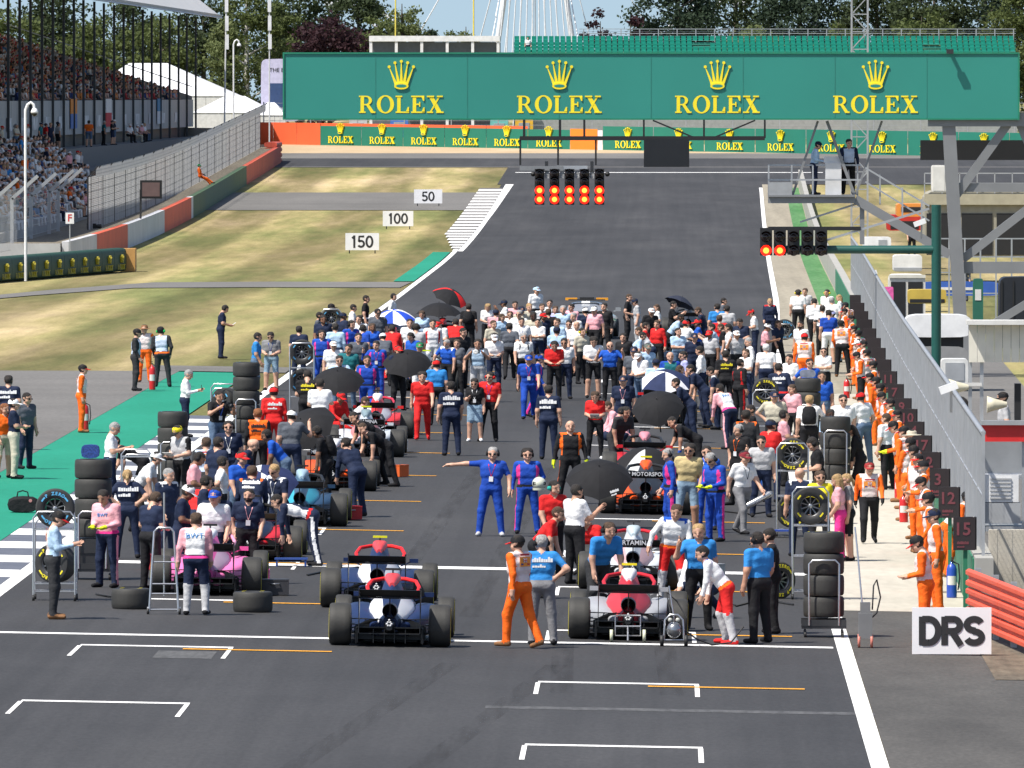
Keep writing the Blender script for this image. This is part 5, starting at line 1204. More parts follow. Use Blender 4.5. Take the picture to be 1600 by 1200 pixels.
# green facing on the track side, panel by panel
PANEL = {}
for k in range(40):
    y0 = 188 + 4.0 * k if k < 22 else 276 + 12 * (k - 22); y1 = y0 + (3.94 if k < 22 else 11.9)
    m_ = MB(); v = []
    for y in (y0, y1):
        x = wl(y) - .03; z = g(x, y); v += [(x, y, z), (x, y, z + 1.0), (x + .028, y, z + 1.0), (x + .028, y, z)]
    m_.add(v, [(0, 1, 5, 4), (1, 2, 6, 5), (0, 4, 7, 3), (3, 2, 1, 0), (4, 5, 6, 7)]); m_.build('facing_panel', M((0.02, 0.16, 0.085), 0.6, 0, 0.1, 1.0), pw)
def wires(line, zf0, zf1, vstep, hn, th=.012, name='wire_mesh', mat=None, parent=None):
    """line: function t(metres along) -> (x, y, z)"""
    m_ = MB(); pts = line
    for k in range(hn + 1):
        u = k / hn
        for (p, q) in zip(pts, pts[1:]):
            a_ = Vector((p[0], p[1], p[2] + zf0 + (zf1 - zf0) * u)); b_ = Vector((q[0], q[1], q[2] + zf0 + (zf1 - zf0) * u)); d = Vector((0, 0, th / 2))
            m_.add([a_ - d, b_ - d, b_ + d, a_ + d], [(0, 1, 2, 3)])
    for (p, q) in zip(pts, pts[1:]):
        p, q = Vector(p), Vector(q); n_ = max(1, int((q - p).length / vstep)); dr = (q - p).normalized() * th / 2; w2 = Vector((dr.y, -dr.x, 0))
        for i in range(n_):
            c_ = p + (q - p) * (i / n_)
            m_.add([c_ - w2 + Vector((0, 0, zf0)), c_ + w2 + Vector((0, 0, zf0)), c_ + w2 + Vector((0, 0, zf1)), c_ - w2 + Vector((0, 0, zf1))], [(0, 1, 2, 3)])
    o = m_.build(name, mat or pale_steel, parent); o['kind'] = 'stuff'; return o
fence = empty('pit_fence', (wl(188) + .15, 188, g(5.3, 188) + 1.05)); fi = Matrix.Translation(-fence.location)
line = [(wl(y) + .15, y, g(wl(y), y) + 1.05) for y in rows(188, 440, 4)]
o = wires(line, 0.03, 2.0, .2, 13, .009, parent=fence); o.matrix_parent_inverse = fi
for (x, y, z) in line[::1]:
    m_ = MB(); m_.bar((x, y, z - .02), (x, y, z + 2.08), .055); o = m_.build('fence_post', pale_steel, fence); o.matrix_parent_inverse = fi
m_ = MB(); m_.tube([(x, y, z + 2.06) for x, y, z in line], .045, 6); o = m_.build('top_rail', pale_steel, fence); o.matrix_parent_inverse = fi
m_ = MB(); m_.tube([(x, y, z + 1.0) for x, y, z in line], .02, 6); o = m_.build('middle_rail', pale_steel, fence); o.matrix_parent_inverse = fi
tag(fence, 'grey mesh fence running along the top of the pit wall', 'fence')
brown = M((0.022, 0.015, 0.016), 0.5, 0, 0.15); dim_red = M((0.15, 0.035, 0.045), 0.6, var=0)
nums = ['15', '12', '3', '2', '17', '4', '10', '9', '7', '11', '14', '20', '8', '6', '18', '5', '16', '1']
Ys = [188.5, 203, 213, 223, 234, 244, 254, 263, 276, 289, 302, 316, 329, 342, 355, 368, 382, 396]
where = ['nearest', 'second nearest', 'third nearest', 'fourth nearest', 'fifth nearest', 'sixth nearest', 'seventh nearest', 'eighth nearest', 'ninth nearest', 'tenth nearest', 'ninth farthest', 'eighth farthest', 'seventh farthest', 'sixth farthest', 'fifth farthest', 'fourth farthest', 'third farthest', 'farthest']
words = ['fifteen', 'twelve', 'three', 'two', 'seventeen', 'four', 'ten', 'nine', 'seven'] + [None] * 9
for nu, y, wh, wd in zip(nums, Ys, where, words):
    x = wl(y) - .16; root = empty('pit_board', (x, y, g(x, y) + 1.0)); hh = .56; m_ = MB(); m_.box((0, 0, .12 + hh / 2), (.37, .04, hh)); m_.build('face_panel', brown, root)
    m_ = MB(); m_.box((.11, .17, .12 + hh / 2), (.2, .28, hh * .98)); m_.build('housing', blackm, root); m_ = MB(); m_.box((0.02, .06, -.4), (.07, .05, 1.1)); m_.build('stand', M((0.02, 0.16, 0.085), 0.6), root)
    for q in (.3, .55, .7): m_ = MB(); m_.lathe([(0, -.012), (.016, -.01), (.016, 0)], 8, 0, 'y', (.16, .03, q - .03)); m_.build('bolt', pale_steel, root)
    if y < 295: lettering(nu, .30, dim_red, root, (-.03, -.024, .12 + hh * .62), bold=.006); l_ = printed('~', (0.15, 0.035, 0.045), .06, root); l_.location = (-.03, -.024, .12 + hh * .22); l_.rotation_euler = (math.pi / 2, 0, 0)
    tag(root, 'dark pit number board%s, %s on the pit wall' % (' showing ' + wd if wd else '', wh), 'pit board', 'pit boards along the wall')
# --- orange guard rail near the DRS board
gr = empty('guard_rail', (5.3, 176, g(5.3, 176))); gri = Matrix.Translation(-gr.location)
orange_p = M((0.72, 0.10, 0.045), 0.45, 0, 0.1, 1.2)
prof = [(0, 0), (.05, .03), (.05, .09), (0, .12), (0, .17), (.05, .20), (.05, .26), (0, .29)]
for lv in range(3):
    for (ya, yb) in ((183.5, 179.0), (178.95, 174.4), (174.35, 169.8)):
        rg = []
        for i in range(2):
            y = ya if i == 0 else yb; x = 5.02 + (183.5 - y) * .085; z = g(x, y) + .12 + lv * .305
            rg.append([(x - q, y, z + h_) for q, h_ in prof] + [(x + .02, y, z + .29), (x + .02, y, z)])
        m_ = MB(); m_.loft(rg, 0, False); o = m_.build('rail_beam', orange_p, gr); o.matrix_parent_inverse = gri
for y in (183, 180.5, 178, 175.5, 173, 170.5):
    x = 5.12 + (183.5 - y) * .085; m_ = MB(); m_.box((x, y, g(x, y) + .5), (.1, .12, 1.1)); o = m_.build('rail_post', pale_steel, gr); o.matrix_parent_inverse = gri
tag(gr, 'orange guard rail of stacked corrugated beams at the right edge', 'barrier')
# gravelly corner behind the DRS board and the low concrete block there
sheet('verge_gravel', 5.0, 7.8, 168, 182, .008, ground_mat('dirt', [(0.3, (0.10, 0.08, 0.06)), (0.7, (0.17, 0.14, 0.10))], (2, 1, 1), 0.95))
m_ = MB(); m_.box((6.6, 190.4, .48), (2.1, .35, 1.5)); o = m_.build('concrete_block', concrete); tag(o, 'weathered concrete wall behind the number fifteen board', 'wall')

# --- timing booth behind the fence, right edge
BY = 226.0; bo = empty('timing_booth', (6.9, BY, g(6.9, BY))); boi = Matrix.Translation(-bo.location)
def bp(px0, py0, px1, py1, Y, th, n_, mt, dy=0):
    v0, v1 = atY(px0, py1, Y), atY(px1, py0, Y); m_ = MB(); m_.box(((v0.x + v1.x) / 2, Y + dy, (v0.z + v1.z) / 2), (abs(v1.x - v0.x), th, abs(v1.z - v0.z))); o = m_.build(n_, mt, bo); o.matrix_parent_inverse = boi; return o
wpan = M((0.62, 0.61, 0.58), 0.6)
for k in range(7): bp(1514 + 13.2 * k, 508, 1526.6 + 13.2 * k, 566, BY, .08, 'awning_slat', M((0.66, 0.63, 0.54), 0.6))
bp(1510, 500, 1610, 507, BY, .7, 'awning_roof', wpan); bp(1533, 664, 1610, 690, BY, .06, 'red_band', M((0.6, 0.02, 0.02), 0.5)); bp(1533, 657, 1610, 664, BY, .25, 'counter', pale_steel)
for x in (1513, 1531): bp(x, 505, x + 6, 835, BY, .08, 'booth_post', pale_steel, .1)
bp(1533, 742, 1592, 785, BY, .5, 'white_cabinet', M((0.7, 0.7, 0.7), 0.5), .4); bp(1536, 786, 1595, 818, BY, .5, 'grey_cabinet', M((0.35, 0.36, 0.37), 0.5), .4)
for k in range(6): bp(1547, 747 + 6 * k, 1580, 749.5 + 6 * k, BY, .03, 'vent_slat', M((0.5, 0.5, 0.5), 0.5), .13)
bp(1586, 600, 1596, 657, BY, .3, 'dark_column', blackm, .4); bp(1500, 598, 1534, 603, BY, .05, 'bracket_arm', wpan); bp(1512, 690, 1612, 745, BY, .03, 'mesh_panel', M((0.25, 0.26, 0.27), 0.5, 0.3), 2.4)
bp(1500, 823, 1640, 834, BY, 3.0, 'deck', pale_steel, 1.6); bp(1597, 690, 1603, 826, BY, .06, 'booth_post', pale_steel, .2)
bp(1500, 746, 1640, 752, BY, 2.6, 'raised_floor', pale_steel, 2.6)
tag(bo, 'white timing booth with red band behind the fence, right edge', 'booth')
for px, py, w_, lb in ((1490, 605, .34, 'pale cone loudspeaker on the booth beside the fence'), (1550, 632, .3, 'pale cone loudspeaker inside the booth')):
    v = atY(px, py, BY - 1); m_ = MB(); m_.lathe([(.05, .3), (.08, .2), (.12, .05), (.17, -.1), (.16, -.1), (0, .1)], 16, 0, 'x', tuple(v)); o = m_.build('loudspeaker', M((0.6, 0.56, 0.42), 0.5)); tag(o, lb, 'loudspeaker')
for px, py, Y, lb in ((1482, 606, 205, 'white box camera on the fence near the green post'), (1437, 348, 310, 'white box camera beside the gantry leg'), (1363, 427, 392, 'white box camera at the far end of the fence')):
    v = atY(px, py, Y); root = empty('box_camera', v); m_ = MB(); m_.box((0, 0, 0), (.34, .2, .14), 0, Matrix.Rotation(R(-20), 3, 'Y')); m_.build('housing', M((0.75, 0.75, 0.74), 0.4), root); m_ = MB(); m_.bar((0.05, .02, -.06), (.05, .1, -.45), .05); m_.build('bracket', pale_steel, root); tag(root, lb, 'camera')
# --- vehicles and kit in the pit lane behind the fence
van = empty('white_buggy', (atY(1465, 545, 335).x, 335, g(8, 335))); s_ = sc(335)
m_ = MB(); m_.loft([superq(-.9, 0, 1.95, .98, .34, 5, 16), superq(.9, 0, 1.95, .98, .34, 5, 16)]); m_.build('roof', M((0.72, 0.72, 0.72), 0.35), van)
m_ = MB(); m_.loft([superq(-.86, 0, .85, .9, .5, 5, 16), superq(1.4, 0, .85, .9, .5, 5, 16)]); m_.build('body', M((0.25, 0.25, 0.25), 0.35), van); m_ = MB(); m_.box((0, -.7, 1.45), (1.5, .05, .7)); m_.build('dark_window', blackm, van)
for x in (-.7, .7):
    for y in (-.5, 1.1): m_ = MB(); m_.lathe([(0, -.1), (.3, -.1), (.32, 0), (.3, .1), (0, .1)], 16, 0, 'x', (x, y, .32)); m_.build('wheel', rubber, van)
tag(van, 'white service buggy behind the pit fence', 'buggy')
def kit(px0, py0, px1, py1, Y, d, name, mat, label, cat, extra=None):
    v0, v1 = atY(px0, py1, Y), atY(px1, py0, Y); root = empty(name, ((v0.x + v1.x) / 2, Y, v0.z)); w_, h_ = v1.x - v0.x, v1.z - v0.z
    m_ = MB(); m_.loft([superq(-d / 2, 0, h_ / 2, w_ / 2, h_ / 2, 9, 20), superq(d / 2, 0, h_ / 2, w_ / 2, h_ / 2, 9, 20)], 0, False); m_.build('body', mat, root)
    if extra: extra(root, w_, h_, d)
    tag(root, label, cat); return root
def cab(root, w_, h_, d):
    for k in (-.25, .22): m_ = MB(); m_.box((w_ * k, -d / 2 - .01, h_ * .45), (w_ * .4, .03, h_ * .8)); m_.build('open_door', blackm, root)
    m_ = MB(); m_.box((0, -d / 2 - .03, h_ * .96), (w_, .06, h_ * .06)); m_.build('lintel', M((0.6, 0.58, 0.5), 0.6), root)
kit(1388, 428, 1445, 505, 420, 2.5, 'equipment_cabin', M((0.62, 0.6, 0.54), 0.6), 'pale cabin with two black doorways behind the fence', 'cabin', cab)
kit(1520, 435, 1536, 520, 400, .5, 'green_cabinet', M((0.02, 0.12, 0.08), 0.5), 'narrow green cabinet beside the gantry leg', 'cabinet', lambda r_, w_, h_, d: MB().box((0, -d / 2 - .01, h_ * .7), (w_ * .6, .02, h_ * .2)).build('label_plate', wpan, r_))
kit(1560, 432, 1640, 545, 390, 2, 'dark_container', M((0.012, 0.014, 0.02), 0.5), 'dark container at the right edge below the steel braces', 'container', lambda r_, w_, h_, d: [MB().box((x, -d / 2 - .02, h_ / 2), (.05, .04, h_ * .9)).build('rib', blackm, r_) for x in (-.8, -.4, 0, .4)])
kit(1440, 440, 1560, 462, 460, .4, 'blue_banner', M((0.03, 0.10, 0.4), 0.6), 'long blue banner behind the green post', 'banner', lambda r_, w_, h_, d: MB().box((0, -d / 2 - .01, h_ * .5), (w_ * .5, .02, h_ * .2)).build('print', wpan, r_))
def garage(root, w_, h_, d):
    for k in range(4): m_ = MB(); m_.box((-w_ / 2 + w_ * (k + .5) / 4, -d / 2 - .02, h_ * .34), (w_ * .22, .06, h_ * .62)); m_.build('doorway', blackm, root)
    m_ = MB(); m_.box((0, -d / 2 - .1, h_ * .86), (w_, .25, h_ * .16)); m_.build('fascia', M((0.36, 0.33, 0.24), 0.8), root)
    for k in range(9): m_ = MB(); m_.bar((-w_ / 2 + w_ * k / 8, -d / 2 - .2, h_ * .95), (-w_ / 2 + w_ * k / 8, -d / 2 - .2, h_ * 1.25), .05); m_.build('rail_post', pale_steel, root)
    for q in (1.1, 1.25): m_ = MB(); m_.bar((-w_ / 2, -d / 2 - .2, h_ * q), (w_ / 2, -d / 2 - .2, h_ * q), .05); m_.build('rail', pale_steel, root)
kit(1442, 296, 1660, 400, 520, 6, 'pit_garage', M((0.3, 0.28, 0.22), 0.8), 'pit garage with black doorways at the right edge', 'building', garage)
kit(1385, 335, 1440, 360, 560, 2.5, 'red_van', M((0.5, 0.03, 0.02), 0.4), 'small red vehicle roof beyond the fence by the gantry', 'vehicle', lambda r_, w_, h_, d: MB().box((0, -d / 2 - .01, h_ * .35), (w_ * .8, .02, h_ * .5)).build('rear_window', blackm, r_))
kit(1348, 370, 1392, 392, 470, 1.2, 'white_boxes', M((0.72, 0.72, 0.72), 0.5), 'white equipment box at the far end of the fence', 'box', lambda r_, w_, h_, d: MB().box((w_ * .2, -d / 2 - .01, h_ * .5), (w_ * .3, .02, h_ * .6)).build('panel', pale_steel, r_))
kit(1455, 258, 1478, 300, 480, 1.0, 'white_screen', M((0.7, 0.68, 0.64), 0.5), 'white upright screen behind the gantry leg', 'screen', lambda r_, w_, h_, d: MB().box((0, -d / 2 - .01, h_ * .5), (w_ * .8, .02, h_ * .9)).build('panel', wpan, r_))

rr = empty('pit_railing', (atY(1540, 395, 430).x, 430, g(12, 430))); 
for k in range(9):
    m_ = MB(); m_.bar((-2 + .6 * k, 0, 0), (-2 + .6 * k, 0, 3.2), .06); m_.build('post', pale_steel, rr)
for z in (1.1, 1.9, 2.5, 3.2): m_ = MB(); m_.bar((-2, 0, z), (2.9, 0, z), .05); m_.build('rail', pale_steel, rr)
tag(rr, 'grey scaffold railing among the steel braces at the right edge', 'railing')
kit(1418, 452, 1478, 474, 375, 1.2, 'yellow_cover', M((0.5, 0.36, 0.06), 0.6), 'yellow cover behind the white buggy', 'cover', lambda r_, w_, h_, d: MB().box((0, -d / 2 - .01, h_ * .2), (w_ * .9, .02, h_ * .25)).build('dark_strip', blackm, r_))
kit(1380, 448, 1396, 478, 400, .12, 'pink_flag', cloth((0.7, 0.12, 0.35)), 'pink flag beside the pale cabin', 'flag', lambda r_, w_, h_, d: MB().bar((-w_ / 2, 0, -1.2), (-w_ / 2, 0, h_ + .1), .03).build('pole', pale_steel, r_))
kit(1395, 398, 1440, 424, 450, 2, 'white_awning', M((0.7, 0.69, 0.66), 0.6), 'white awning above the pale cabin', 'awning', lambda r_, w_, h_, d: MB().box((0, -d / 2 - .01, h_ * .15), (w_ * .96, .02, h_ * .2)).build('valance', pale_steel, r_))
kit(1470, 560, 1512, 600, 280, 1, 'white_cabinet', M((0.62, 0.62, 0.6), 0.5), 'white cabinet behind the fence, below the buggy', 'cabinet', lambda r_, w_, h_, d: MB().box((0, -d / 2 - .01, h_ * .5), (w_ * .7, .02, h_ * .7)).build('door', pale_steel, r_))
kit(1400, 318, 1446, 338, 540, 3, 'orange_truck', M((0.7, 0.25, 0.04), 0.5), 'small orange recovery truck beyond the platform stairs', 'vehicle', lambda r_, w_, h_, d: MB().box((0, -d / 2 - .01, h_ * .55), (w_ * .7, .02, h_ * .4)).build('rear_window', blackm, r_))
# --- low wall with blocks left: white, red, green barrier up to the corner
lb = empty('runoff_barrier', (-29.9, 600, g(-29.9, 600))); lbi = Matrix.Translation(-lb.location)
segs = [(560, 588, (0.55, 0.55, 0.57)), (588, 622, (0.62, 0.10, 0.045)), (622, 668, (0.55, 0.55, 0.58)), (668, 688, (0.62, 0.10, 0.045)), (688, 706, (0.58, 0.09, 0.04)), (706, 709, (0.6, 0.6, 0.6)), (709, 800, (0.06, 0.11, 0.05)), (800, 838, (0.55, 0.09, 0.04)), (838, 872, (0.5, 0.08, 0.04))]
for y0, y1, c_ in segs:
    m_ = MB(); v = []
    for y in rows(y0, y1 - .05, 10):
        for dx, h_ in ((0, 0), (0, 1.35), (-.35, 1.35), (-.35, 0)): v.append((-29.7 + dx, y, g(-30, y) + h_ - .03))
    n_ = len(v) // 4; m_.add(v, [(4 * i + j, 4 * i + (j + 1) % 4, 4 * i + 4 + (j + 1) % 4, 4 * i + 4 + j) for i in range(n_ - 1) for j in range(4)] + [(3, 2, 1, 0), tuple(4 * (n_ - 1) + j for j in range(4))])
    o = m_.build('barrier_block', M(c_, 0.7, 0, 0.12, 0.5), lb); o.matrix_parent_inverse = lbi
tag(lb, 'red, white and green barrier along the left edge of the grass', 'barrier')
# catch fence behind it, cranked over at the top
cf = empty('catch_fence', (-31.5, 600, g(-31, 600))); cfi = Matrix.Translation(-cf.location)
line = [(-31.2, y, g(-31, y) + 1.2) for y in rows(608, 868, 13)]
o = wires(line, 0, 2.9, 1.6, 7, .03, mat=dark_metal, parent=cf); o.matrix_parent_inverse = cfi
o = wires(line, 0, 2.9, .3, 30, .022, name='fine_mesh', mat=M((0.5, 0.5, 0.5), 0.6, key='pale wire'), parent=cf); o.matrix_parent_inverse = cfi
o = wires([(x + .45, y, z + 2.9) for x, y, z in line], 0, .55, .3, 3, .03, name='overhang_mesh', parent=cf); o.matrix_parent_inverse = cfi
for (x, y, z) in line: 
    m_ = MB(); m_.bar((x, y, z - 1.2), (x, y, z + 2.9), .08); m_.bar((x, y, z + 2.88), (x + .55, y, z + 3.5), .07); o = m_.build('fence_post', dark_metal, cf); o.matrix_parent_inverse = cfi
tag(cf, 'tall catch fence with cranked top before the left grandstand', 'fence')
cf2 = empty('catch_fence', (-33.5, 560, g(-31, 560))); ci = Matrix.Translation(-cf2.location)
line = [(-32.6, y, g(-31, y) + .9) for y in rows(505, 604, 17)]
o = wires(line, 0, 3.0, 1.0, 6, .02, parent=cf2); o.matrix_parent_inverse = ci
for (x, y, z) in line:
    m_ = MB(); m_.bar((x, y, z - .9), (x, y, z + 2.6), .17); m_.bar((x, y, z + 2.55), (x + 1.3, y, z + 3.7), .17); o = m_.build('fence_post', pale_steel, cf2); o.matrix_parent_inverse = ci
tag(cf2, 'near catch fence with slanting grey posts at the left edge', 'fence')
# earth bank behind the barrier
sheet('bank', -34, -30.1, 560, 872, 1.22, ground_mat('bank', [(0.3, (0.14, 0.12, 0.09)), (0.7, (0.22, 0.19, 0.14))], (.5, .05, 1)), 2)
m_ = MB(); m_.box((-32.1, 559.8, .62), (4.0, .3, 1.2)); m_.build('bank_edge', M((0.42, 0.42, 0.42), 0.8, 0, 0.15, 0.8))['kind'] = 'structure'
# dark green padded barrier with yellow prints, left
gb = empty('padded_barrier', (-26.2, 520, .2)); gbi = Matrix.Translation(-gb.location); p0, p1 = at(184, 424), at(-60, 445)
em = brand_mesh(.25); em.materials.append(M((0.5, 0.42, 0.03), 0.6)); em.materials.append(M((0.01, 0.06, 0.03), 0.7))
N = 12
for k in range(N):
    a_, b_ = p1 + (p0 - p1) * (k / N), p1 + (p0 - p1) * ((k + .985) / N); d = (b_ - a_); ang = math.atan2(d.y, d.x); c_ = (a_ + b_) / 2
    m_ = MB(); m_.loft([superq(-d.length / 2, 0, .58, .45, .58, 5, 16), superq(d.length / 2, 0, .58, .45, .58, 5, 16)]); o = m_.build('pad', M((0.008, 0.05, 0.028), 0.65, 0, 0.15, 2), gb); o.matrix_parent_inverse = gbi; o.location = (c_.x, c_.y, g(c_.x, c_.y)); o.rotation_euler = (0, 0, ang - math.pi / 2)
    e_ = link('emblem', em, gb, (c_.x, c_.y, g(c_.x, c_.y) + .12), (0, 0, ang)); e_.matrix_parent_inverse = gbi; e_.location += Vector((math.sin(ang) * .46, -math.cos(ang) * .46, 0)); e_.scale = (1.3, 1, 1)
c_ = p0; m_ = MB(); m_.box((c_.x + .45, c_.y + .8, g(c_.x, c_.y) + .56), (.8, 1.6, 1.12)); o = m_.build('end_block', M((0.5, 0.27, 0.08), 0.7), gb); o.matrix_parent_inverse = gbi
tag(gb, 'dark green padded barrier with yellow prints at the left edge', 'barrier')
# --- far corner: orange wall and green advertising boards
fb = empty('corner_barrier', (-8, 940, g(0, 940))); fbi = Matrix.Translation(-fb.location)
em2 = brand_mesh(.58); em2.materials.append(sign_yellow); em2.materials.append(M((0.01, 0.12, 0.07), 0.6))
def corner_y(px): return 946 - (px - 390) * .045
def corner_piece(px0, px1, h_, c_, name, emblem=False, off=0):
    Y0, Y1 = corner_y(px0), corner_y(px1); v0, v1 = atY(px0, 230, Y0), atY(px1, 230, Y1); z0, z1 = g(0, Y0), g(0, Y1); m_ = MB(); d = .5
    m_.add([(v0.x, Y0 - off, z0 - .1), (v1.x - .03, Y1 - off, z1 - .1), (v1.x - .03, Y1 - off, z1 + h_), (v0.x, Y0 - off, z0 + h_), (v0.x, Y0 + d, z0 - .1), (v1.x - .03, Y1 + d, z1 - .1), (v1.x - .03, Y1 + d, z1 + h_), (v0.x, Y0 + d, z0 + h_)],
           [(0, 1, 2, 3), (5, 4, 7, 6), (3, 2, 6, 7), (1, 5, 6, 2), (4, 0, 3, 7)]); o = m_.build(name, M(c_, 0.6, 0, 0.07, 0.6), fb); o.matrix_parent_inverse = fbi
    if emblem:
        e_ = link('emblem', em2, fb, ((v0.x + v1.x) / 2, (Y0 + Y1) / 2 - off - .05, (z0 + z1) / 2 + .2), (0, 0, math.atan2(Y1 - Y0, v1.x - v0.x))); e_.matrix_parent_inverse = fbi
OR = (0.8, 0.12, 0.04); GRN = (0.012, 0.17, 0.115)
for k in range(3): corner_piece(390 + 37 * k, 427 + 37 * k, 1.85, OR, 'wall_block')
for k in range(5): corner_piece(500 + 65 * k, 565 + 65 * k, 1.62, GRN, 'advertising_board', True); corner_piece(500 + 65 * k, 565 + 65 * k, 1.85, OR, 'wall_block', off=-.06)
corner_piece(825, 891, 1.6, GRN, 'advertising_board', True); corner_piece(891, 934, 1.7, (0.85, 0.22, 0.02), 'wall_block'); corner_piece(934, 942, 1.6, (0.7, 0.7, 0.7), 'wall_block')
for k in range(9): corner_piece(942 + 79.5 * k, 1021 + 79.5 * k, 1.95, GRN, 'advertising_board', True)
for k in range(3): corner_piece(-30 + 140 * k, 109 + 140 * k, 1.3, (0.5, 0.45, 0.4), 'wall_block')
tag(fb, 'orange wall and green advertising boards around the far corner', 'barrier')
ff = empty('corner_fence', (0, 955, g(0, 955))); ffi = Matrix.Translation(-ff.location); line = [(x, 955, g(0, 955)) for x in range(-34, 46, 4)]
o = wires(line, 0.3, 3.3, .3, 8, .035, parent=ff); o.matrix_parent_inverse = ffi
for (x, y, z) in line: m_ = MB(); m_.bar((x, y, z), (x, y, z + 3.4), .1); o = m_.build('fence_post', pale_steel, ff); o.matrix_parent_inverse = ffi
tag(ff, 'grey mesh fence behind the far corner boards', 'fence')
# red tyre blocks and small grey fence at the end of the left barrier
m_ = MB()
tb = empty('tyre_barrier', atY(427, 255, 872)); 
for k in range(4): m_ = MB(); m_.loft([superq(-6, 0, .2 + .42 * k, .5, .2, 4, 14), superq(6, 0, .2 + .42 * k, .5, .2, 4, 14)]); m_.build('barrier_tube', M((0.55, 0.09, 0.05), 0.6), tb)
tag(tb, 'stacked red barrier tubes at the far end of the left wall', 'barrier')

# --- far grandstand with green seats, above the sign
FY = 1010.0; fs = empty('green_seat_stand', (20, FY, g(0, FY))); fsi = Matrix.Translation(-fs.location)
seat = M((0.02, 0.30, 0.22), 0.4); teal2 = M((0.05, 0.42, 0.33), 0.35)
for row in range(5):
    y = FY + 1.0 * row; pyrow = 84.5 - 5.6 * row; z = atY(1200, pyrow, y).z; x0, x1 = atY(803, 80, y).x, atY(1587, 80, y).x
    m_ = MB(); m_.box(((x0 + x1) / 2, y + .3, z - .35), (x1 - x0, 1.0, .25)); o = m_.build('step', M((0.03, 0.2, 0.15), 0.7), fs); o.matrix_parent_inverse = fsi
    m_ = MB(); n_ = int((x1 - x0) / .52)
    for i in range(n_):
        x = x0 + .52 * (i + .5)
        if (row in (2, 3) and 1085 < 1035 + x * F / y < 1113) or (row in (1, 2) and 1440 < 1035 + x * F / y < 1466): continue
        m_.box((x, y + .12, z + .14), (.42, .05, .40), 0, Matrix.Rotation(R(12), 3, 'X')); m_.box((x, y - .1, z - .05), (.42, .42, .05), 1)
    o = m_.build('seat_row', [seat, teal2], fs); o.matrix_parent_inverse = fsi; o['kind'] = 'stuff'
z = atY(1200, 60, FY + 5).z
for k in range(25):
    x = atY(912 + 29.2 * k - 0 * 117, 60, FY + 5).x
    if 912 + 29.2 * k > 1590: break
    m_ = MB(); m_.bar((x, FY + 5, z - .4), (x, FY + 5, z + .85), .09); o = m_.build('rail_post', pale_steel, fs); o.matrix_parent_inverse = fsi
x0, x1 = atY(905, 60, FY + 5).x, atY(1587, 60, FY + 5).x
for q in (.85, .45): m_ = MB(); m_.bar((x0, FY + 5, z + q), (x1, FY + 5, z + q), .06); o = m_.build('rail', pale_steel, fs); o.matrix_parent_inverse = fsi
o = wires([(x0, FY + 5.05, z), (x1, FY + 5.05, z)], -.2, .85, .16, 5, .025, name='rail_mesh', parent=fs); o.matrix_parent_inverse = fsi
m_ = MB(); zz = atY(1200, 84, FY).z; x0 = atY(803, 80, FY).x; m_.box(((x0 + x1) / 2, FY + 2.5, (zz - .6 + g(0, FY)) / 2), (x1 - x0, 6, zz - .6 - g(0, FY))); o = m_.build('base', M((0.3, 0.31, 0.3), 0.8), fs); o.matrix_parent_inverse = fsi
tag(fs, 'rows of empty green seats above the sign', 'grandstand')
# --- white hospitality box
hb = empty('white_pavilion', (atY(678, 82, 1005).x, 1005, g(0, 1005))); hbi = Matrix.Translation(-hb.location); v0, v1 = atY(577, 90, 1005), atY(781, 56, 1005); wht = M((0.74, 0.74, 0.73), 0.5); W_, x0 = v1.x - v0.x, v0.x
m_ = MB(); m_.box((x0 + W_ / 2, 1007, v1.z - .25), (W_, 5, .5)); o = m_.build('roof', wht, hb); o.matrix_parent_inverse = hbi
m_ = MB(); m_.box((x0 + W_ / 2, 1009, (v1.z + g(0, 1005)) / 2 - .3), (W_, 1, v1.z - g(0, 1005) - .6)); o = m_.build('back_wall', M((0.12, 0.12, 0.13), 0.7), hb); o.matrix_parent_inverse = hbi
for k in range(6): m_ = MB(); x = x0 + .15 + (W_ - .3) * k / 5; m_.box((x, 1004.7, (v1.z - .5 + g(0, 1005)) / 2), (.26, .26, v1.z - .5 - g(0, 1005))); o = m_.build('pillar', wht, hb); o.matrix_parent_inverse = hbi
for k in range(5): m_ = MB(); x = x0 + .15 + (W_ - .3) * (k + .5) / 5; m_.box((x, 1005.4, v1.z - 1.5), (W_ / 5 - .4, .04, 1.9)); o = m_.build('window_pane', M((0.10, 0.11, 0.12), 0.15), hb); o.matrix_parent_inverse = hbi
tag(hb, 'white flat-roofed pavilion with five openings above the sign', 'building')
# --- observation wheel (only its lower part is in view)
wy = 1160.0; fw = empty('observation_wheel', (atY(836, 60, wy).x, wy, g(0, wy))); hx = 0; hz = 31.0; wm = M((0.75, 0.76, 0.78), 0.4)
gz = atY(836, 60, wy).z
for s in (-1, 1):
    for dy in (-2.5, 2.5):
        m_ = MB(); m_.tube([(s * 5.2, dy, 0), (s * .8, dy * .6, hz)], [.3, .24], 8); m_.build('support_leg', wm, fw)
m_ = MB(); m_.lathe([(0, -2), (.9, -2), (.9, 2), (0, 2)], 16, 0, 'y', (0, 0, hz)); m_.build('hub', wm, fw)
Rw = 26.0
for dy in (-1.1, 1.1):
    for rr in (Rw, Rw - 1.6): m_ = MB(); m_.tube([(rr * math.sin(2 * math.pi * k / 48), dy, hz + rr * math.cos(2 * math.pi * k / 48)) for k in range(48)], .14, 6, closed=True); m_.build('rim', wm, fw)
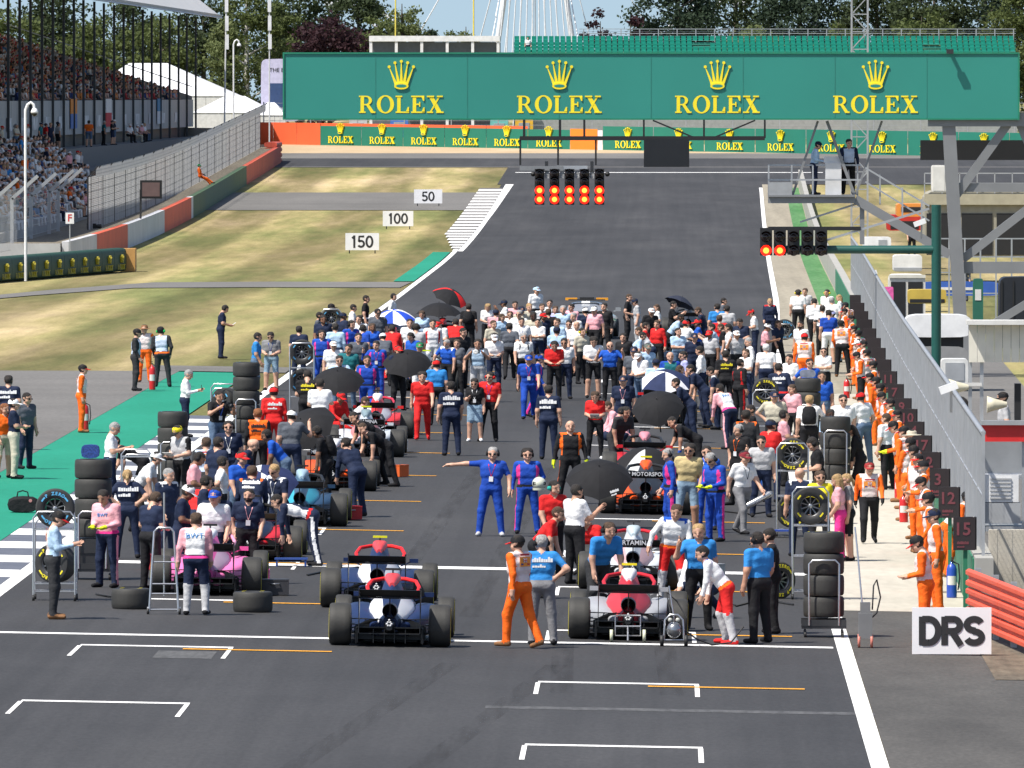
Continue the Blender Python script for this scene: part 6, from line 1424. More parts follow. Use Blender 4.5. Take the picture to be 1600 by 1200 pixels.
for k in range(24):
    a_ = 2 * math.pi * k / 24; m_ = MB()
    for dy in (-1.1, 1.1): m_.tube([(0, dy * 1.5, hz), (Rw * math.sin(a_), dy, hz + Rw * math.cos(a_))], .05, 5)
    m_.tube([(Rw * math.sin(a_), -1.1, hz + Rw * math.cos(a_)), (Rw * math.sin(a_), 1.1, hz + Rw * math.cos(a_))], .08, 5); m_.build('spoke', wm, fw)
for k in range(24):
    a_ = 2 * math.pi * (k + .5) / 24; cx, cz = (Rw + .6) * math.sin(a_), hz + (Rw + .6) * math.cos(a_) - .9; m_ = MB(); m_.loft([superq(-.9, cx, cz, .75, .95, 4, 12), superq(.9, cx, cz, .75, .95, 4, 12)]); gd = m_.build('gondola', M((0.7, 0.72, 0.75), 0.25), fw); m_ = MB(); m_.box((cx, 0, cz + .15), (1.3, 1.84, .9)); m_.build('glazing', M((0.12, 0.16, 0.2), 0.1), gd)
for s in (-1, 1):
    for q in range(5): m_ = MB(); z0, z1 = 2 + q * 5, 7 + q * 5; xa, xb = s * (6.2 - 5.6 * z0 / hz), s * (6.2 - 5.6 * z1 / hz); m_.tube([(xa, -2.3 + z0 * .03, z0), (xb, 2.3 - z1 * .03, z1)], .07, 5); m_.build('cross_brace', wm, fw)
for k in range(17): x = -4.5 + .56 * k; m_ = MB(); m_.tube([(x, -3.2, 0), (x * .35 + .6 * math.sin(k * 2.1), -2.4, hz - 1)], .07, 5); m_.build('stay_cable', wm, fw)
tag(fw, 'white observation wheel rising behind the sign', 'ferris wheel')
# --- lattice mast
lm = empty('lattice_mast', (atY(1343, 270, 640).x, 640, g(12, 640))); hw = .46; zt = 16
m_ = MB()
for s in (-1, 1):
    for t in (-1, 1): m_ = MB(); m_.bar((s * hw, t * hw, 0), (s * hw, t * hw, zt), .09); m_.build('mast_leg', pale_steel, lm)
for q in range(16):
    for t in (-1, 1):
        m_ = MB(); s = 1 if q % 2 else -1; m_.bar((-hw * s, t * hw, q), (hw * s, t * hw, q + 1), .05); m_.bar((-hw, t * hw, q + 1), (hw, t * hw, q + 1), .05); m_.build('lattice_brace', pale_steel, lm)
tag(lm, 'grey lattice mast rising in front of the right half of the sign' if False else 'grey lattice mast rising behind the right half of the sign', 'mast')

# --- left grandstand
gs = empty('left_grandstand', (-44, 800, 0)); gsi = Matrix.Translation(-gs.location)
def gsp(m_, n_, mt, kind=None):
    o = m_.build(n_, mt, gs); o.matrix_parent_inverse = gsi
    if kind: o['kind'] = kind
    return o
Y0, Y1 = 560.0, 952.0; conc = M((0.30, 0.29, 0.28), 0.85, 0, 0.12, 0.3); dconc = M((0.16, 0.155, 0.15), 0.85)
for k in range(10):      # front terrace steps
    x1 = -33.2 - .48 * k; z = 1.7 + .36 * k; m_ = MB(); m_.box((x1 - .24, (Y0 + 700) / 2, z / 2), (.48, 700 - Y0, z)); gsp(m_, 'terrace_step', conc)
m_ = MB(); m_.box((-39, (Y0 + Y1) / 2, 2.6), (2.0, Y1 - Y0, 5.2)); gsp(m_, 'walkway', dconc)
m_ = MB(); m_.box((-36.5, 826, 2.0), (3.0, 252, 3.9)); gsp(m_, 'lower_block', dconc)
for k in range(28):
    y = Y0 + (Y1 - Y0) * k / 28; m_ = MB(); m_.box((-40.0, y + 6.95, 7.15), (.22, 13.8, 2.3)); gsp(m_, 'parapet_panel', M((0.33, 0.335, 0.34), 0.7, 0, 0.08, 0.3))
m_ = MB(); m_.box((-40.6, (Y0 + Y1) / 2, 5.6), (.2, Y1 - Y0, 1.2)); gsp(m_, 'undercroft_shade', blackm)  # black panel: the shade below the tier, put in as colour
for k in range(16):
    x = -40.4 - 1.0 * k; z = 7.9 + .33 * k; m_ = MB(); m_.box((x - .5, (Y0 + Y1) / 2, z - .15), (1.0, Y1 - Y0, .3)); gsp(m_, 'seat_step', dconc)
m_ = MB(); m_.prism([(-40, 8.6), (-56.5, 13.9), (-56.5, 12.8), (-40, 6.0)], Y1, Y1 + .3, 0, 'y'); gsp(m_, 'end_wall', conc)
m_ = MB(); m_.bar((-40, Y1 + .1, 9.4), (-56, Y1 + .1, 14.8), .08); gsp(m_, 'end_rail', pale_steel)
m_ = MB(); m_.add([(-37.5, Y0, 14.8), (-37.5, Y1 + 2, 15.3), (-60, Y1 + 2, 18.5), (-60, Y0, 18), (-37.5, Y0, 15.0), (-37.5, Y1 + 2, 15.5), (-60, Y1 + 2, 18.7), (-60, Y0, 18.2)], [(3, 2, 1, 0), (4, 5, 6, 7), (0, 1, 5, 4), (1, 2, 6, 5), (2, 3, 7, 6), (3, 0, 4, 7)]); gsp(m_, 'roof', M((0.34, 0.35, 0.36), 0.6))
m_ = MB(); m_.add([(-37.4, Y0, 14.7), (-37.4, Y1 + 2, 15.2), (-40.2, Y1 - 6, 17.6), (-40.2, Y0, 17.2), (-37.6, Y0, 14.7), (-37.6, Y1 + 2, 15.2), (-40.4, Y1 - 6, 17.6), (-40.4, Y0, 17.2)], [(0, 1, 2, 3), (7, 6, 5, 4), (0, 4, 5, 1), (1, 5, 6, 2), (2, 6, 7, 3)]); gsp(m_, 'roof_fascia', M((0.60, 0.58, 0.55), 0.5, 0, 0.05, 0.2))
for px in (10, 28, 45, 63, 80, 97, 113, 128, 145, 160, 176, 191, 206, 221, 235, 249, 263, 277, 290, 304):
    y = 39.85 * F / (1035 - px); m_ = MB(); m_.bar((-39.75, y, 5.2), (-39.75, y, 15.2), .17); gsp(m_, 'roof_post', M((0.05, 0.055, 0.06), 0.5, 0.3))
for k in range(14):
    y = 39.7 * F / (1035 - (18 + 20 * k)); m_ = MB(); m_.box((-39.86, y, 6.85), (.04, 5.5, .8)); gsp(m_, 'parapet_banner', M((0.55, 0.56, 0.58), 0.7, 0, 0.5, 1.2))
for px, cs in ((122, ((0.7, 0.25, 0.05), (0.12, 0.2, 0.45))), (176, ((0.7, 0.7, 0.7), (0.5, 0.05, 0.06))), (255, ((0.1, 0.25, 0.4), (0.65, 0.65, 0.66)))):
    y = 39.5 * F / (1035 - px)
    for j, cc in enumerate(cs): m_ = MB(); m_.box((-39.8, y, 7.9 - 1.0 * j), (.05, 8, 1.0)); gsp(m_, 'flag_banner', cloth(cc))
tag(gs, 'covered grandstand full of spectators at the upper left', 'grandstand')
# --- tents and buildings beyond
def marquee(px0, px1, py_eave, py_ridge, Y, dep, label, ridge=.5):
    v0, v1 = atY(px0, py_eave, Y), atY(px1, py_eave, Y); zr = atY(px0, py_ridge, Y).z; zb = g(0, Y); root = empty('marquee', ((v0.x + v1.x) / 2, Y, zb)); w_ = (v1.x - v0.x) / 2; ze, zr = v0.z - zb, zr - zb; tm = M((0.72, 0.72, 0.73), 0.6, 0, 0.06, 0.3)
    rx = -w_ + 2 * w_ * ridge
    m_ = MB(); m_.add([(-w_, 0, ze), (w_, 0, ze), (w_, dep, ze), (-w_, dep, ze), (rx - w_ * .25, dep / 2, zr), (rx + w_ * .25, dep / 2, zr)], [(0, 1, 5, 4), (2, 3, 4, 5), (1, 2, 5), (3, 0, 4)]); m_.build('tent_roof', tm, root)
    for k in range(6): m_ = MB(); x = -w_ + 2 * w_ * (k + .5) / 6; m_.box((x, .1, ze / 2), (2 * w_ / 6 - .03, .08, ze)); m_.build('side_panel', M((0.62, 0.62, 0.6), 0.7), root)
    tag(root, label, 'tent'); return root
marquee(120, 362, 150, 98, 1035, 26, 'large white marquee behind the left grandstand', .42)
marquee(300, 425, 176, 150, 1000, 14, 'low cream marquee with side walls beside the fence')
marquee(395, 446, 180, 160, 985, 8, 'small cream tent beside the lilac panel')
kit(409, 92, 470, 190, 1015, 4, 'lilac_panel_building', M((0.48, 0.46, 0.6), 0.6), 'tall lilac panel with dark blue window at the left end of the sign', 'building', lambda r_, w_, h_, d: [MB().box((.35, -d / 2 - .02, h_ * .42), (w_ * .75, .05, h_ * .38)).build('window', M((0.04, 0.07, 0.16), 0.2), r_), lettering('THE B', .5, blackm, r_, (-.35, -d / 2 - .03, h_ * .82))])
for px, py0, py1, Y, c_, r_, lb_ in ((350, -20, 182, 900, (0.7, 0.7, 0.68), .07, 'thin white flagpole left of the lilac panel'), (421, -20, 190, 905, (0.7, 0.7, 0.68), .06, 'thin white pole in front of the lilac panel'), (618, -20, 60, 1040, (0.75, 0.62, 0.1), .08, 'yellow pole above the white pavilion'), (740, -20, 60, 1040, (0.8, 0.62, 0.08), .08, 'tall yellow pole right of the pavilion middle')):
    v0, v1 = atY(px, py1, Y), atY(px + (4 if px < 400 else 0), py0, Y); m_ = MB(); z0 = g(0, Y); m_.tube([(v0.x, Y, z0), (v1.x, Y, v1.z)], [r_, r_ * .8], 8); o = m_.build('pole', M(c_, 0.4)); tag(o, lb_, 'pole')
    if px in (350, 421):
        f_ = MB()
        for k in range(3): f_.box((v1.x + .02 * k, Y - .1, v1.z - 1.4 - 1.5 * k), (.28, .04, 1.2))
        f_.build('clamp_plates', M((0.75, 0.75, 0.74), 0.5), o)
for px, py0, py1, Y, lb_ in ((40, 160, 395, 520, 'white hooked camera mast at the left edge'), (365, 62, 185, 850, 'white hooked camera mast before the trees')):
    v0, v1 = atY(px, py1, Y), atY(px, py0, Y); root = empty('camera_mast', (v0.x, Y, g(v0.x, Y))); h_ = v1.z - g(v0.x, Y); k_ = 30 / sc(520) * 1.0
    m_ = MB(); m_.tube([(0, 0, 0), (0, 0, h_ * .7), (0, 0, h_ - .35), (.1, 0, h_ - .1), (.25, 0, h_), (.38, 0, h_ - .1), (.42, 0, h_ - .3)], .065, 10); m_.build('mast', M((0.75, 0.75, 0.75), 0.35), root)
    m_ = MB(); m_.lathe([(0, h_ - .25), (.1, h_ - .28), (.17, h_ - .42), (.17, h_ - .5), (0, h_ - .5)], 14, 0, 'z', (.42, 0, 0)); m_.build('camera_hood', M((0.75, 0.75, 0.75), 0.35), root); m_ = MB(); m_.ball((.42, 0, h_ - .52), .13, 0, 12, 7); m_.build('dome', M((0.02, 0.02, 0.02), 0.1), root); tag(root, lb_, 'camera mast')
# signal screen and F signs on the left bank
v = atY(236, 296, 640); root = empty('light_panel', (v.x, 640, g(-30, 640))); h_ = v.z - g(-30, 640); m_ = MB(); m_.box((0, 0, h_), (1.25, .2, 1.05)); m_.build('housing', blackm, root); m_ = MB(); m_.box((0, -.11, h_), (1.0, .02, .8)); m_.build('screen', M((0.14, 0.09, 0.085), 0.4), root); m_ = MB(); m_.bar((-.6, .05, 0), (-.6, .05, h_), .12); m_.build('post', dark_metal, root); tag(root, 'square dark light panel on the bank behind the red and white wall', 'light panel')
for px, py, Y, lb_ in ((289, 228, 770, 'white sign with a red letter F on the fence above the seated marshal'), (109, 341, 560, 'white sign with a red letter F near the green barrier')):
    v = atY(px, py, Y); root = empty('letter_sign', (v.x, Y, g(-30, Y))); h_ = v.z - g(-30, Y); m_ = MB(); m_.box((0, 0, h_), (.42, .05, .55)); m_.build('panel', M((0.75, 0.75, 0.75), 0.5), root); lettering('F', .5, M((0.5, 0.03, 0.03), 0.6, var=0), root, (0, -.03, h_), bold=.01); m_ = MB(); m_.bar((0, .04, 0), (0, .04, h_), .05); m_.build('post', pale_steel, root); tag(root, lb_, 'sign')
v = at(143, 392); root = empty('television_camera', (v.x, v.y, g(-30, v.y))); m_ = MB(); m_.tube([(0, 0, 0), (0, 0, 1.1)], .07, 8); m_.build('pedestal', blackm, root); m_ = MB(); m_.box((0, 0, 1.3), (.5, .3, .4)); m_.lathe([(.1, .25), (.13, .55), (0, .55)], 12, 0, 'x', (0, 0, 1.35)); m_.build('camera_body', blackm, root); tag(root, 'black television camera on a pedestal above the green barrier', 'camera')
v = at(36, 392, .0); root = empty('yellow_sign_box', (v.x, v.y, g(-30, v.y))); m_ = MB(); m_.box((0, 0, 1.15), (.42, .2, .6)); m_.build('panel', M((0.75, 0.5, 0.02), 0.5), root); m_ = MB(); m_.bar((0, .05, 0), (0, .05, .9), .1); m_.build('post', pale_steel, root); tag(root, 'yellow box on a post behind the green barrier', 'box')
for px, py, c_, lb_ in ((624, 192, (0.05, 0.16, 0.5), 'blue container behind the far fence'), (780, 194, (0.15, 0.45, 0.42), 'turquoise low unit behind the far fence'), (819, 193, (0.7, 0.4, 0.03), 'yellow machine behind the far fence'), (560, 193, (0.5, 0.5, 0.5), 'grey van behind the far fence')):
    v = atY(px, py, 985); kit(px - 14, py - 9, px + 14, py + 22, 985, 1.5, 'container', M(c_, 0.5), lb_, 'container', lambda r_, w_, h_, d: MB().box((0, -d / 2 - .02, h_ * .6), (w_ * .6, .04, h_ * .3)).build('panel', pale_steel, r_))
# ================================================================== TREES
rng = np.random.default_rng(5)
def leaf_mat(c1, c2):
    m = bpy.data.materials.new('foliage'); m.use_nodes = True; n = m.node_tree; b = n.nodes['Principled BSDF']; b.inputs['Roughness'].default_value = 0.7; b.inputs['Specular IOR Level'].default_value = 0.25
    tc = n.nodes.new('ShaderNodeTexCoord'); no = n.nodes.new('ShaderNodeTexNoise'); no.inputs['Scale'].default_value = 0.8; no.inputs['Detail'].default_value = 6
    r = n.nodes.new('ShaderNodeValToRGB'); r.color_ramp.elements[0].position = 0.3; r.color_ramp.elements[1].position = 0.7; r.color_ramp.elements[0].color = (*c1, 1); r.color_ramp.elements[1].color = (*c2, 1)
    n.links.new(tc.outputs['Object'], no.inputs['Vector']); n.links.new(no.outputs['Fac'], r.inputs[0]); n.links.new(r.outputs[0], b.inputs['Base Color'])
    tr_ = n.nodes.new('ShaderNodeBsdfTranslucent'); n.links.new(r.outputs[0], tr_.inputs[0]); mx = n.nodes.new('ShaderNodeMixShader'); mx.inputs[0].default_value = 0.4
    n.links.new(b.outputs[0], mx.inputs[1]); n.links.new(tr_.outputs[0], mx.inputs[2]); n.links.new(mx.outputs[0], n.nodes['Material Output'].inputs[0])
    return m
LM = dict(green=leaf_mat((0.075, 0.10, 0.03), (0.14, 0.17, 0.06)), dark=leaf_mat((0.04, 0.058, 0.026), (0.07, 0.095, 0.042)), light=leaf_mat((0.11, 0.14, 0.05), (0.19, 0.22, 0.09)), purple=leaf_mat((0.03, 0.014, 0.018), (0.06, 0.026, 0.032)), pine=leaf_mat((0.03, 0.05, 0.03), (0.055, 0.085, 0.05)))
bark = M((0.10, 0.08, 0.06), 0.9, 0, 0.3, 4)
def tree(px, Y, top_py, width_px, kind, label, low=.12, lean=0, n_clump=None, leaf=.28, shape='round', bark_=None):
    s = sc(Y); zb = g(0, Y); p = atY(px, top_py, Y); h = p.z - zb; w_ = width_px / s / 2; root = empty('tree', (p.x, Y, zb))
    tr = MB(); tr.tube([(0, 0, -.3), (lean * .3, 0, h * .3), (lean * .7, .1, h * .65), (lean, 0, h * .92)], [h * .022, h * .018, h * .011, h * .003], 9); lim = []
    for k in range(12):
        z = h * (low + .05 + (.7 - low) * k / 12); a = k * 2.4 + px; L_ = w_ * (.9 - .5 * k / 12); q = Vector((math.cos(a) * L_, math.sin(a) * L_, z + L_ * .5)); tr.tube([(lean * z / h, 0, z), (q.x * .5, q.y * .5, z + L_ * .3), q], [h * .008, h * .005, h * .002], 5); lim.append(q)
    tr.build('trunk', bark_ or bark, root)
    n_c = n_clump or int(30 + w_ * h * 1.1); cl = []
    while len(cl) < n_c:
        u = rng.uniform(-1, 1, 3)
        if u @ u > 1 or (u @ u) < .18 and rng.random() < .6: continue
        t = (u[2] + 1) / 2
        f = {'round': 1.0, 'cone': 1.25 - t * 1.05, 'birch': 1.0 - .35 * abs(t - .4), 'column': .9}[shape]
        lump = 1 + .18 * math.sin(3 * math.atan2(u[1], u[0]) + px) + .12 * math.sin(7 * u[2] + px)
        c_ = np.array([u[0] * w_ * f * lump + lean * t, u[1] * w_ * f * lump * .8, h * (low + (1 - low) * (t * .97 + .015))]); cl.append(c_)
    cl = np.array(cl); r = np.clip(w_ * .24, .5, 1.5); m = 90; 
    C_ = np.repeat(cl, m, 0) + rng.normal(0, 1, (n_c * m, 3)) * np.array([r, r, r * .62]) * .62
    N_ = rng.normal(0, 1, C_.shape); N_[:, 2] += .5; N_ /= np.linalg.norm(N_, axis=1)[:, None]
    A_ = np.cross(N_, rng.normal(0, 1, C_.shape)); A_ /= np.linalg.norm(A_, axis=1)[:, None] + 1e-9; B_ = np.cross(N_, A_)
    sz = leaf * .8 * rng.uniform(.6, 1.3, len(C_))[:, None]; ok = C_[:, 2] > .4; C_, A_, B_, sz = C_[ok], A_[ok], B_[ok], sz[ok]
    V = np.stack([C_ - A_ * sz, C_ - B_ * sz * .6, C_ + A_ * sz, C_ + B_ * sz * .6], 1).reshape(-1, 3); nf = len(C_)
    me = bpy.data.meshes.new('crown'); me.vertices.add(len(V)); me.vertices.foreach_set('co', V.ravel()); me.loops.add(nf * 4); me.loops.foreach_set('vertex_index', np.arange(nf * 4)); me.polygons.add(nf); me.polygons.foreach_set('loop_start', np.arange(nf) * 4); me.update(calc_edges=True); me.materials.append(LM[kind])
    link('crown', me, root); tag(root, label, 'tree', 'trees beyond the circuit'); return root
tree(-10, 1090, 2, 150, 'green', 'green tree at the far left behind the grandstand posts', .05)
tree(70, 1120, -25, 150, 'dark', 'dark tree second from the left behind the grandstand', .05)
tree(140, 1095, 30, 130, 'green', 'broad green tree behind the left half of the marquee', .05)
tree(200, 1110, -20, 120, 'dark', 'tall dark tree rising over the marquee roof', .05, leaf=.24)
tree(250, 1090, 25, 130, 'green', 'green tree over the right half of the marquee', .05)
tree(318, 1120, -30, 120, 'dark', 'dark tree under the end of the grandstand roof', .05)
tree(385, 1080, -45, 110, 'green', 'tall birch tree with pale trunk left of the lilac panel', .05, shape='birch', leaf=.22, bark_=M((0.5, 0.48, 0.44), 0.8, 0, 0.4, 3))
tree(352, 1075, 20, 70, 'light', 'lighter green tree by the white flagpole', .05, shape='birch', leaf=.22)
tree(440, 1085, 0, 80, 'green', 'green tree above the lilac panel', .05, shape='birch', leaf=.22)
tree(468, 1130, -40, 130, 'dark', 'tall dark tree behind the copper beech', .05)
tree(560, 1140, -40, 120, 'dark', 'tall dark tree right of the copper beech', .3)
tree(515, 1060, 23, 122, 'purple', 'purple copper beech left of the white pavilion', .05)
tree(590, 1075, 22, 60, 'green', 'small green tree just behind the pavilion corner', .05, leaf=.22)
tree(628, 1090, -12, 82, 'light', 'pale green tree behind the left of the pavilion', .05, shape='birch', leaf=.22)
tree(728, 1090, 27, 66, 'light', 'low pale tree behind the right of the pavilion', .05, leaf=.22)
tree(673, 1130, 32, 12, 'pine', 'very thin pointed conifer between two pale trees', .05, shape='cone', leaf=.2)
tree(938, 1100, 18, 70, 'purple', 'dark purple tree right of the observation wheel', .05, leaf=.24)
tree(985, 1110, 22, 60, 'purple', 'second dark purple tree, beside the big conifers', .05, leaf=.24)
tree(1060, 1130, -70, 140, 'pine', 'big dark conifer, leftmost of the right-hand group', .05, shape='birch')
tree(1150, 1150, -80, 150, 'dark', 'tall dark tree second in the right-hand group', .05)
tree(1185, 1065, 26, 118, 'light', 'pale rounded bush before the dark trees', .02, leaf=.22)
tree(1250, 1140, -80, 140, 'pine', 'dark conifer left of the lattice mast', .05, shape='birch')
tree(1310, 1090, 20, 80, 'green', 'lower green tree just left of the lattice mast', .05)
tree(1370, 1140, -80, 150, 'dark', 'tall dark tree just right of the lattice mast', .05)
tree(1460, 1130, -70, 140, 'dark', 'dark tree third from the right edge', .05)
tree(1440, 1080, 10, 110, 'green', 'green tree before the dark ones near the right edge', .05)
tree(1540, 1140, -80, 140, 'pine', 'dark conifer second from the right edge', .05, shape='birch')
tree(1610, 1100, -60, 140, 'green', 'green tree at the right edge of the picture', .05)
# ================================================================== SILVER LEAD CAR
def lead_car():
    root = empty('silver_coupe', at(912, 530), R(-4)); sil = M((0.36, 0.37, 0.38), 0.25, 0.4, 0.03, coat=0.8)
    def sec(y, hw, z0, z1, p=4): return superq(y, 0, (z0 + z1) / 2, hw, (z1 - z0) / 2, p, 20)
    mb = MB(); mb.loft([sec(-.02, .80, .42, .90, 3), sec(.12, .93, .28, .97), sec(.7, .97, .24, 1.0), sec(1.6, .94, .22, .98), sec(2.6, .93, .22, .95), sec(3.6, .95, .22, .86), sec(4.3, .88, .25, .72), sec(4.5, .70, .30, .62, 3)]); mb.build('body', sil, root)
    mb = MB(); mb.loft([superq(.35, 0, .90, .66, .10, 3, 16), superq(.9, 0, 1.0, .68, .22, 3, 16), superq(1.5, 0, 1.06, .66, .26, 3, 16), superq(2.1, 0, 1.04, .66, .24, 3, 16), superq(2.9, 0, .92, .68, .08, 3, 16)]); mb.build('cabin', sil, root)
    mb = MB(); mb.add([(-.54, .42, .99), (.54, .42, .99), (.46, 1.08, 1.265), (-.46, 1.08, 1.265)], [(0, 1, 2, 3)]); mb.build('rear_window', M((0.012, 0.014, 0.016), 0.1), root)
    for s in (-1, 1):
        mb = MB(); mb.box((s * .62, -.005, .78), (.38, .05, .07)); mb.build('tail_light', M((0.35, 0.01, 0.01), 0.2), root)
        mb = MB(); mb.box((s * .55, 1.5, 1.40), (.42, .22, .09)); mb.build('amber_lamp', M((0.7, 0.3, 0.02), 0.3), root)
        mb = MB(); mb.bar((s * .9, 2.2, .95), (s * 1.05, 2.2, 1.0), .05); mb.box((s * 1.06, 2.2, 1.02), (.18, .1, .13)); mb.build('mirror', sil, root)
        for y in (.85, 3.55): w_ = empty('wheel'); w_.parent = root; w_.location = (s * .84, y, .34); link('tyre', TY['f'][0], w_); link('rim', TY['f'][1], w_)
    mb = MB(); mb.box((0, 1.5, 1.37), (1.3, .26, .04)); mb.box((0, 1.5, 1.42), (.5, .2, .08)); mb.build('light_bar', blackm, root)
    mb = MB(); mb.box((0, -.01, .42), (1.5, .06, .24)); mb.build('diffuser', carbon, root); mb = MB(); mb.box((0, .05, .985), (1.4, .16, .03)); mb.build('spoiler', sil, root)
    mb = MB(); mb.box((0, -.03, .62), (.5, .02, .12)); mb.build('number_plate', M((0.6, 0.6, 0.6), 0.5), root)
    l_ = printed('~', 'white', .1, root); l_.location = (0, 1.0, 1.30); l_.rotation_euler = (math.pi / 2 - .5, 0, 0)
    tag(root, 'silver coupe with amber roof lights at the head of the grid', 'car')
lead_car()

# ================================================================== PEOPLE ON THE GRID
p_ = person
MO = dict(back=('flag', 'white', .1), top='vest', sleeve='orange', bottom='orange', arms='long', vest='vest', yoke='vest', cap=('black', 'red'), shoe='tan')      # marshal in orange overalls
MD = dict(top='char', bottom='char', arms='long', vest='vblue', cap=('black', 'black'))
BL = dict(top='blue', bottom='blue', arms='long', stripe='hotpink', belt='black', yoke='royal', headset='black')        # blue team overalls
NV = dict(top='navy', bottom='navy'); PK = dict(top='white', bottom='navy', arms='long', stripe='pink', belt='hotpink', sleeve='pink', yoke='pink')
RP = dict(top='red', bottom='black')
# --- far left
p_(13, 586, 'stand', 'B', 'person in navy polo seen from behind at the left edge', back=('~', 'white', .11), **NV)
p_(6, 630, 'stand2', 'FR', 'long-haired person in patterned shorts at the left edge', sex='f', hk='long', hair='ginger', top='orange', bottom='khaki', legs='short')
p_(22, 622, 'crossed', 'R', 'person in white cap, navy shirt and pale trousers at the left edge', top='navy', bottom='khaki', cap='white', arms='short')
p_(40, 613, 'stand2', 'FR', 'person in sunglasses and grey T-shirt behind the white cap', top='slate', bottom='navy', shades=True, sex='m')
p_(127, 569, 'stand', 'R', 'lone marshal in orange overalls standing on the left run-off', **MO)
p_(212, 513, 'stand2', 'R', 'left of three marshals, dark overalls and pale vest', **MD)
p_(226, 507, 'stand', 'F', 'middle of three marshals, orange overalls and brown hat', **{**MO, 'cap': None, 'hat': 'tan'})
p_(253, 510, 'stand3', 'B', 'right of three marshals, seen from behind, green ear defenders', headset=(0.02, 0.5, 0.1), belt='orange', **{**MD, 'cap': ('black', 'red')})
p_(345, 476, 'hold', 'R', 'person in navy reading white papers alone on the grass', headset='black', paper='alone on the grass', **NV)
p_(289, 577, 'phone', 'R', 'grey-haired person in white shirt looking at a phone on the green paint', hair='grey', top='white', arms='long', bottom='navy', phone='on the green paint')
p_(400, 519, 'stand2', 'R', 'person in light blue T-shirt at the edge of the grass', top='sky', bottom='denim', skin=1)
p_(424, 518, 'hold', 'F', 'person in grey polo and denim shorts beside the tall trolley', top='grey', bottom='jean', legs='short', shades=True, lanyard='blue')
p_(339, 610, 'camera', 'FR', 'photographer in black T-shirt behind the silver trolley', top='black', bottom='denim', camera='behind the silver trolley', lanyard='blue', skin=1)
p_(428, 604, 'stand', 'B', 'person in red overalls and red cap seen from behind, left column', top='red', bottom='red', arms='long', cap='red', back=('~', 'white', .09))
p_(403, 638, 'stand', 'B', 'person with orange back panel and black trousers, left column', top='orange', sleeve='black', arms='long', bottom='black', hair='ginger', back=('~', 'black', .1))
p_(172, 659, 'phone', 'R', 'grey-haired person in white shirt by the equipment frame', hair='grey', top='white', bottom='navy')
p_(222, 800, 'bend2', 'L', 'person in black T-shirt bending over the equipment frame', foot=790, top='black', bottom='black', legs='short', shoe='white')
p_(284, 664, 'hold', 'FL', 'person in grey and black shirt and yellow-black cap reading a sheet', top='lgrey', sleeve='black', bottom='black', cap=('yellow', 'black'), paper='in the yellow-black cap')
p_(199, 733, 'hips2', 'B', 'blond person in navy polo with hands on hips, left side', hair='blond', hk='tail', sex='f', back=('~', 'white', .11), **NV)
p_(261, 731, 'stand2', 'FR', 'grey-haired person in navy polo with white shoulder trim', hair='grey', yoke='white', top='navy', bottom='navy')
p_(357, 657, 'stand', 'F', 'person in sunglasses and headset behind the bald mechanic', top='navy', bottom='navy', shades=True, headset='black', lanyard='white')
p_(366, 800, 'lean', 'R', 'bald mechanic in dark blue leaning over the dark blue car', foot=812, hk='bald', top='navy', bottom='navy', arms='long')
p_(322, 683, 'stand2', 'B', 'person in pale blue vest with flag print seen from behind', top='char', vest='vblue', yoke='vblue', bottom='char', legs='short', hair='brown', back=('flag', 'white', .1))
p_(339, 682, 'stand', 'BR', 'person in navy beside the pale blue vest', **NV)
# --- around the pink and dark blue cars
p_(168, 775, 'hold', 'FL', 'mechanic in pink and navy overalls with yellow gloves, left of the pink car', foot=918, gloves='lime', skin=1, front=('BWT', 'sky', .09), **{**PK, 'top': 'pink'})
p_(235, 773, 'hold', 'BR', 'person in navy polo with pink back stripe and headset', top='navy', bottom='black', headset='black', hair='brown', foot=922)
p_(282, 770, 'hold', 'R', 'person in white cap and navy vest beside the ladder stand', top='navy', bottom='navy', cap='white', skin=2, foot=915)
p_(306, 794, 'stand2', 'B', 'mechanic in white and navy overalls seen from behind at the pink car', foot=961, hair='brown', back=('BWT', 'sky', .13), calf='lgrey', **PK)
p_(340, 773, 'lean', 'F', 'person in sunglasses leaning on the pink car', foot=905, top='navy', bottom='navy', shades=True, lanyard='red', skin=1)
p_(332, 763, 'stand3', 'F', 'person in blue cap and white T-shirt behind the pink car', top='white', bottom='navy', cap='blue')
p_(386, 776, 'stand3', 'F', 'bearded person in navy polo with pink stripe, right of the pink car', hk='beard', top='navy', vest='navy', bottom='black', lanyard='pink', foot=912)
p_(392, 739, 'lean', 'B', 'mechanic in navy overalls with orange trim working on the dark blue car', foot=868, top='navy', bottom='navy', arms='long', yoke='orange', hair='brown', back=('~', 'white', .1))
p_(436, 726, 'reach', 'FL', 'blond person in sunglasses and navy polo beside the dark blue car', hair='blond', shades=True, top='navy', yoke='white', bottom='navy', lanyard='white', foot=864)
p_(486, 884, 'bend', 'L', 'mechanic in navy overalls bending at the wheel of the navy car', foot=884, top='navy', bottom='navy', arms='long', belt='red', stripe='white')
p_(83, 797, 'phone', 'R', 'nearest marshal in pale blue shirt and cargo trousers, bottom left', foot=967, top='lightblue', arms='long', vest='vest', bottom='char', cap=('black', 'red'), shoe='tan', back=('flag', 'orange', .12))
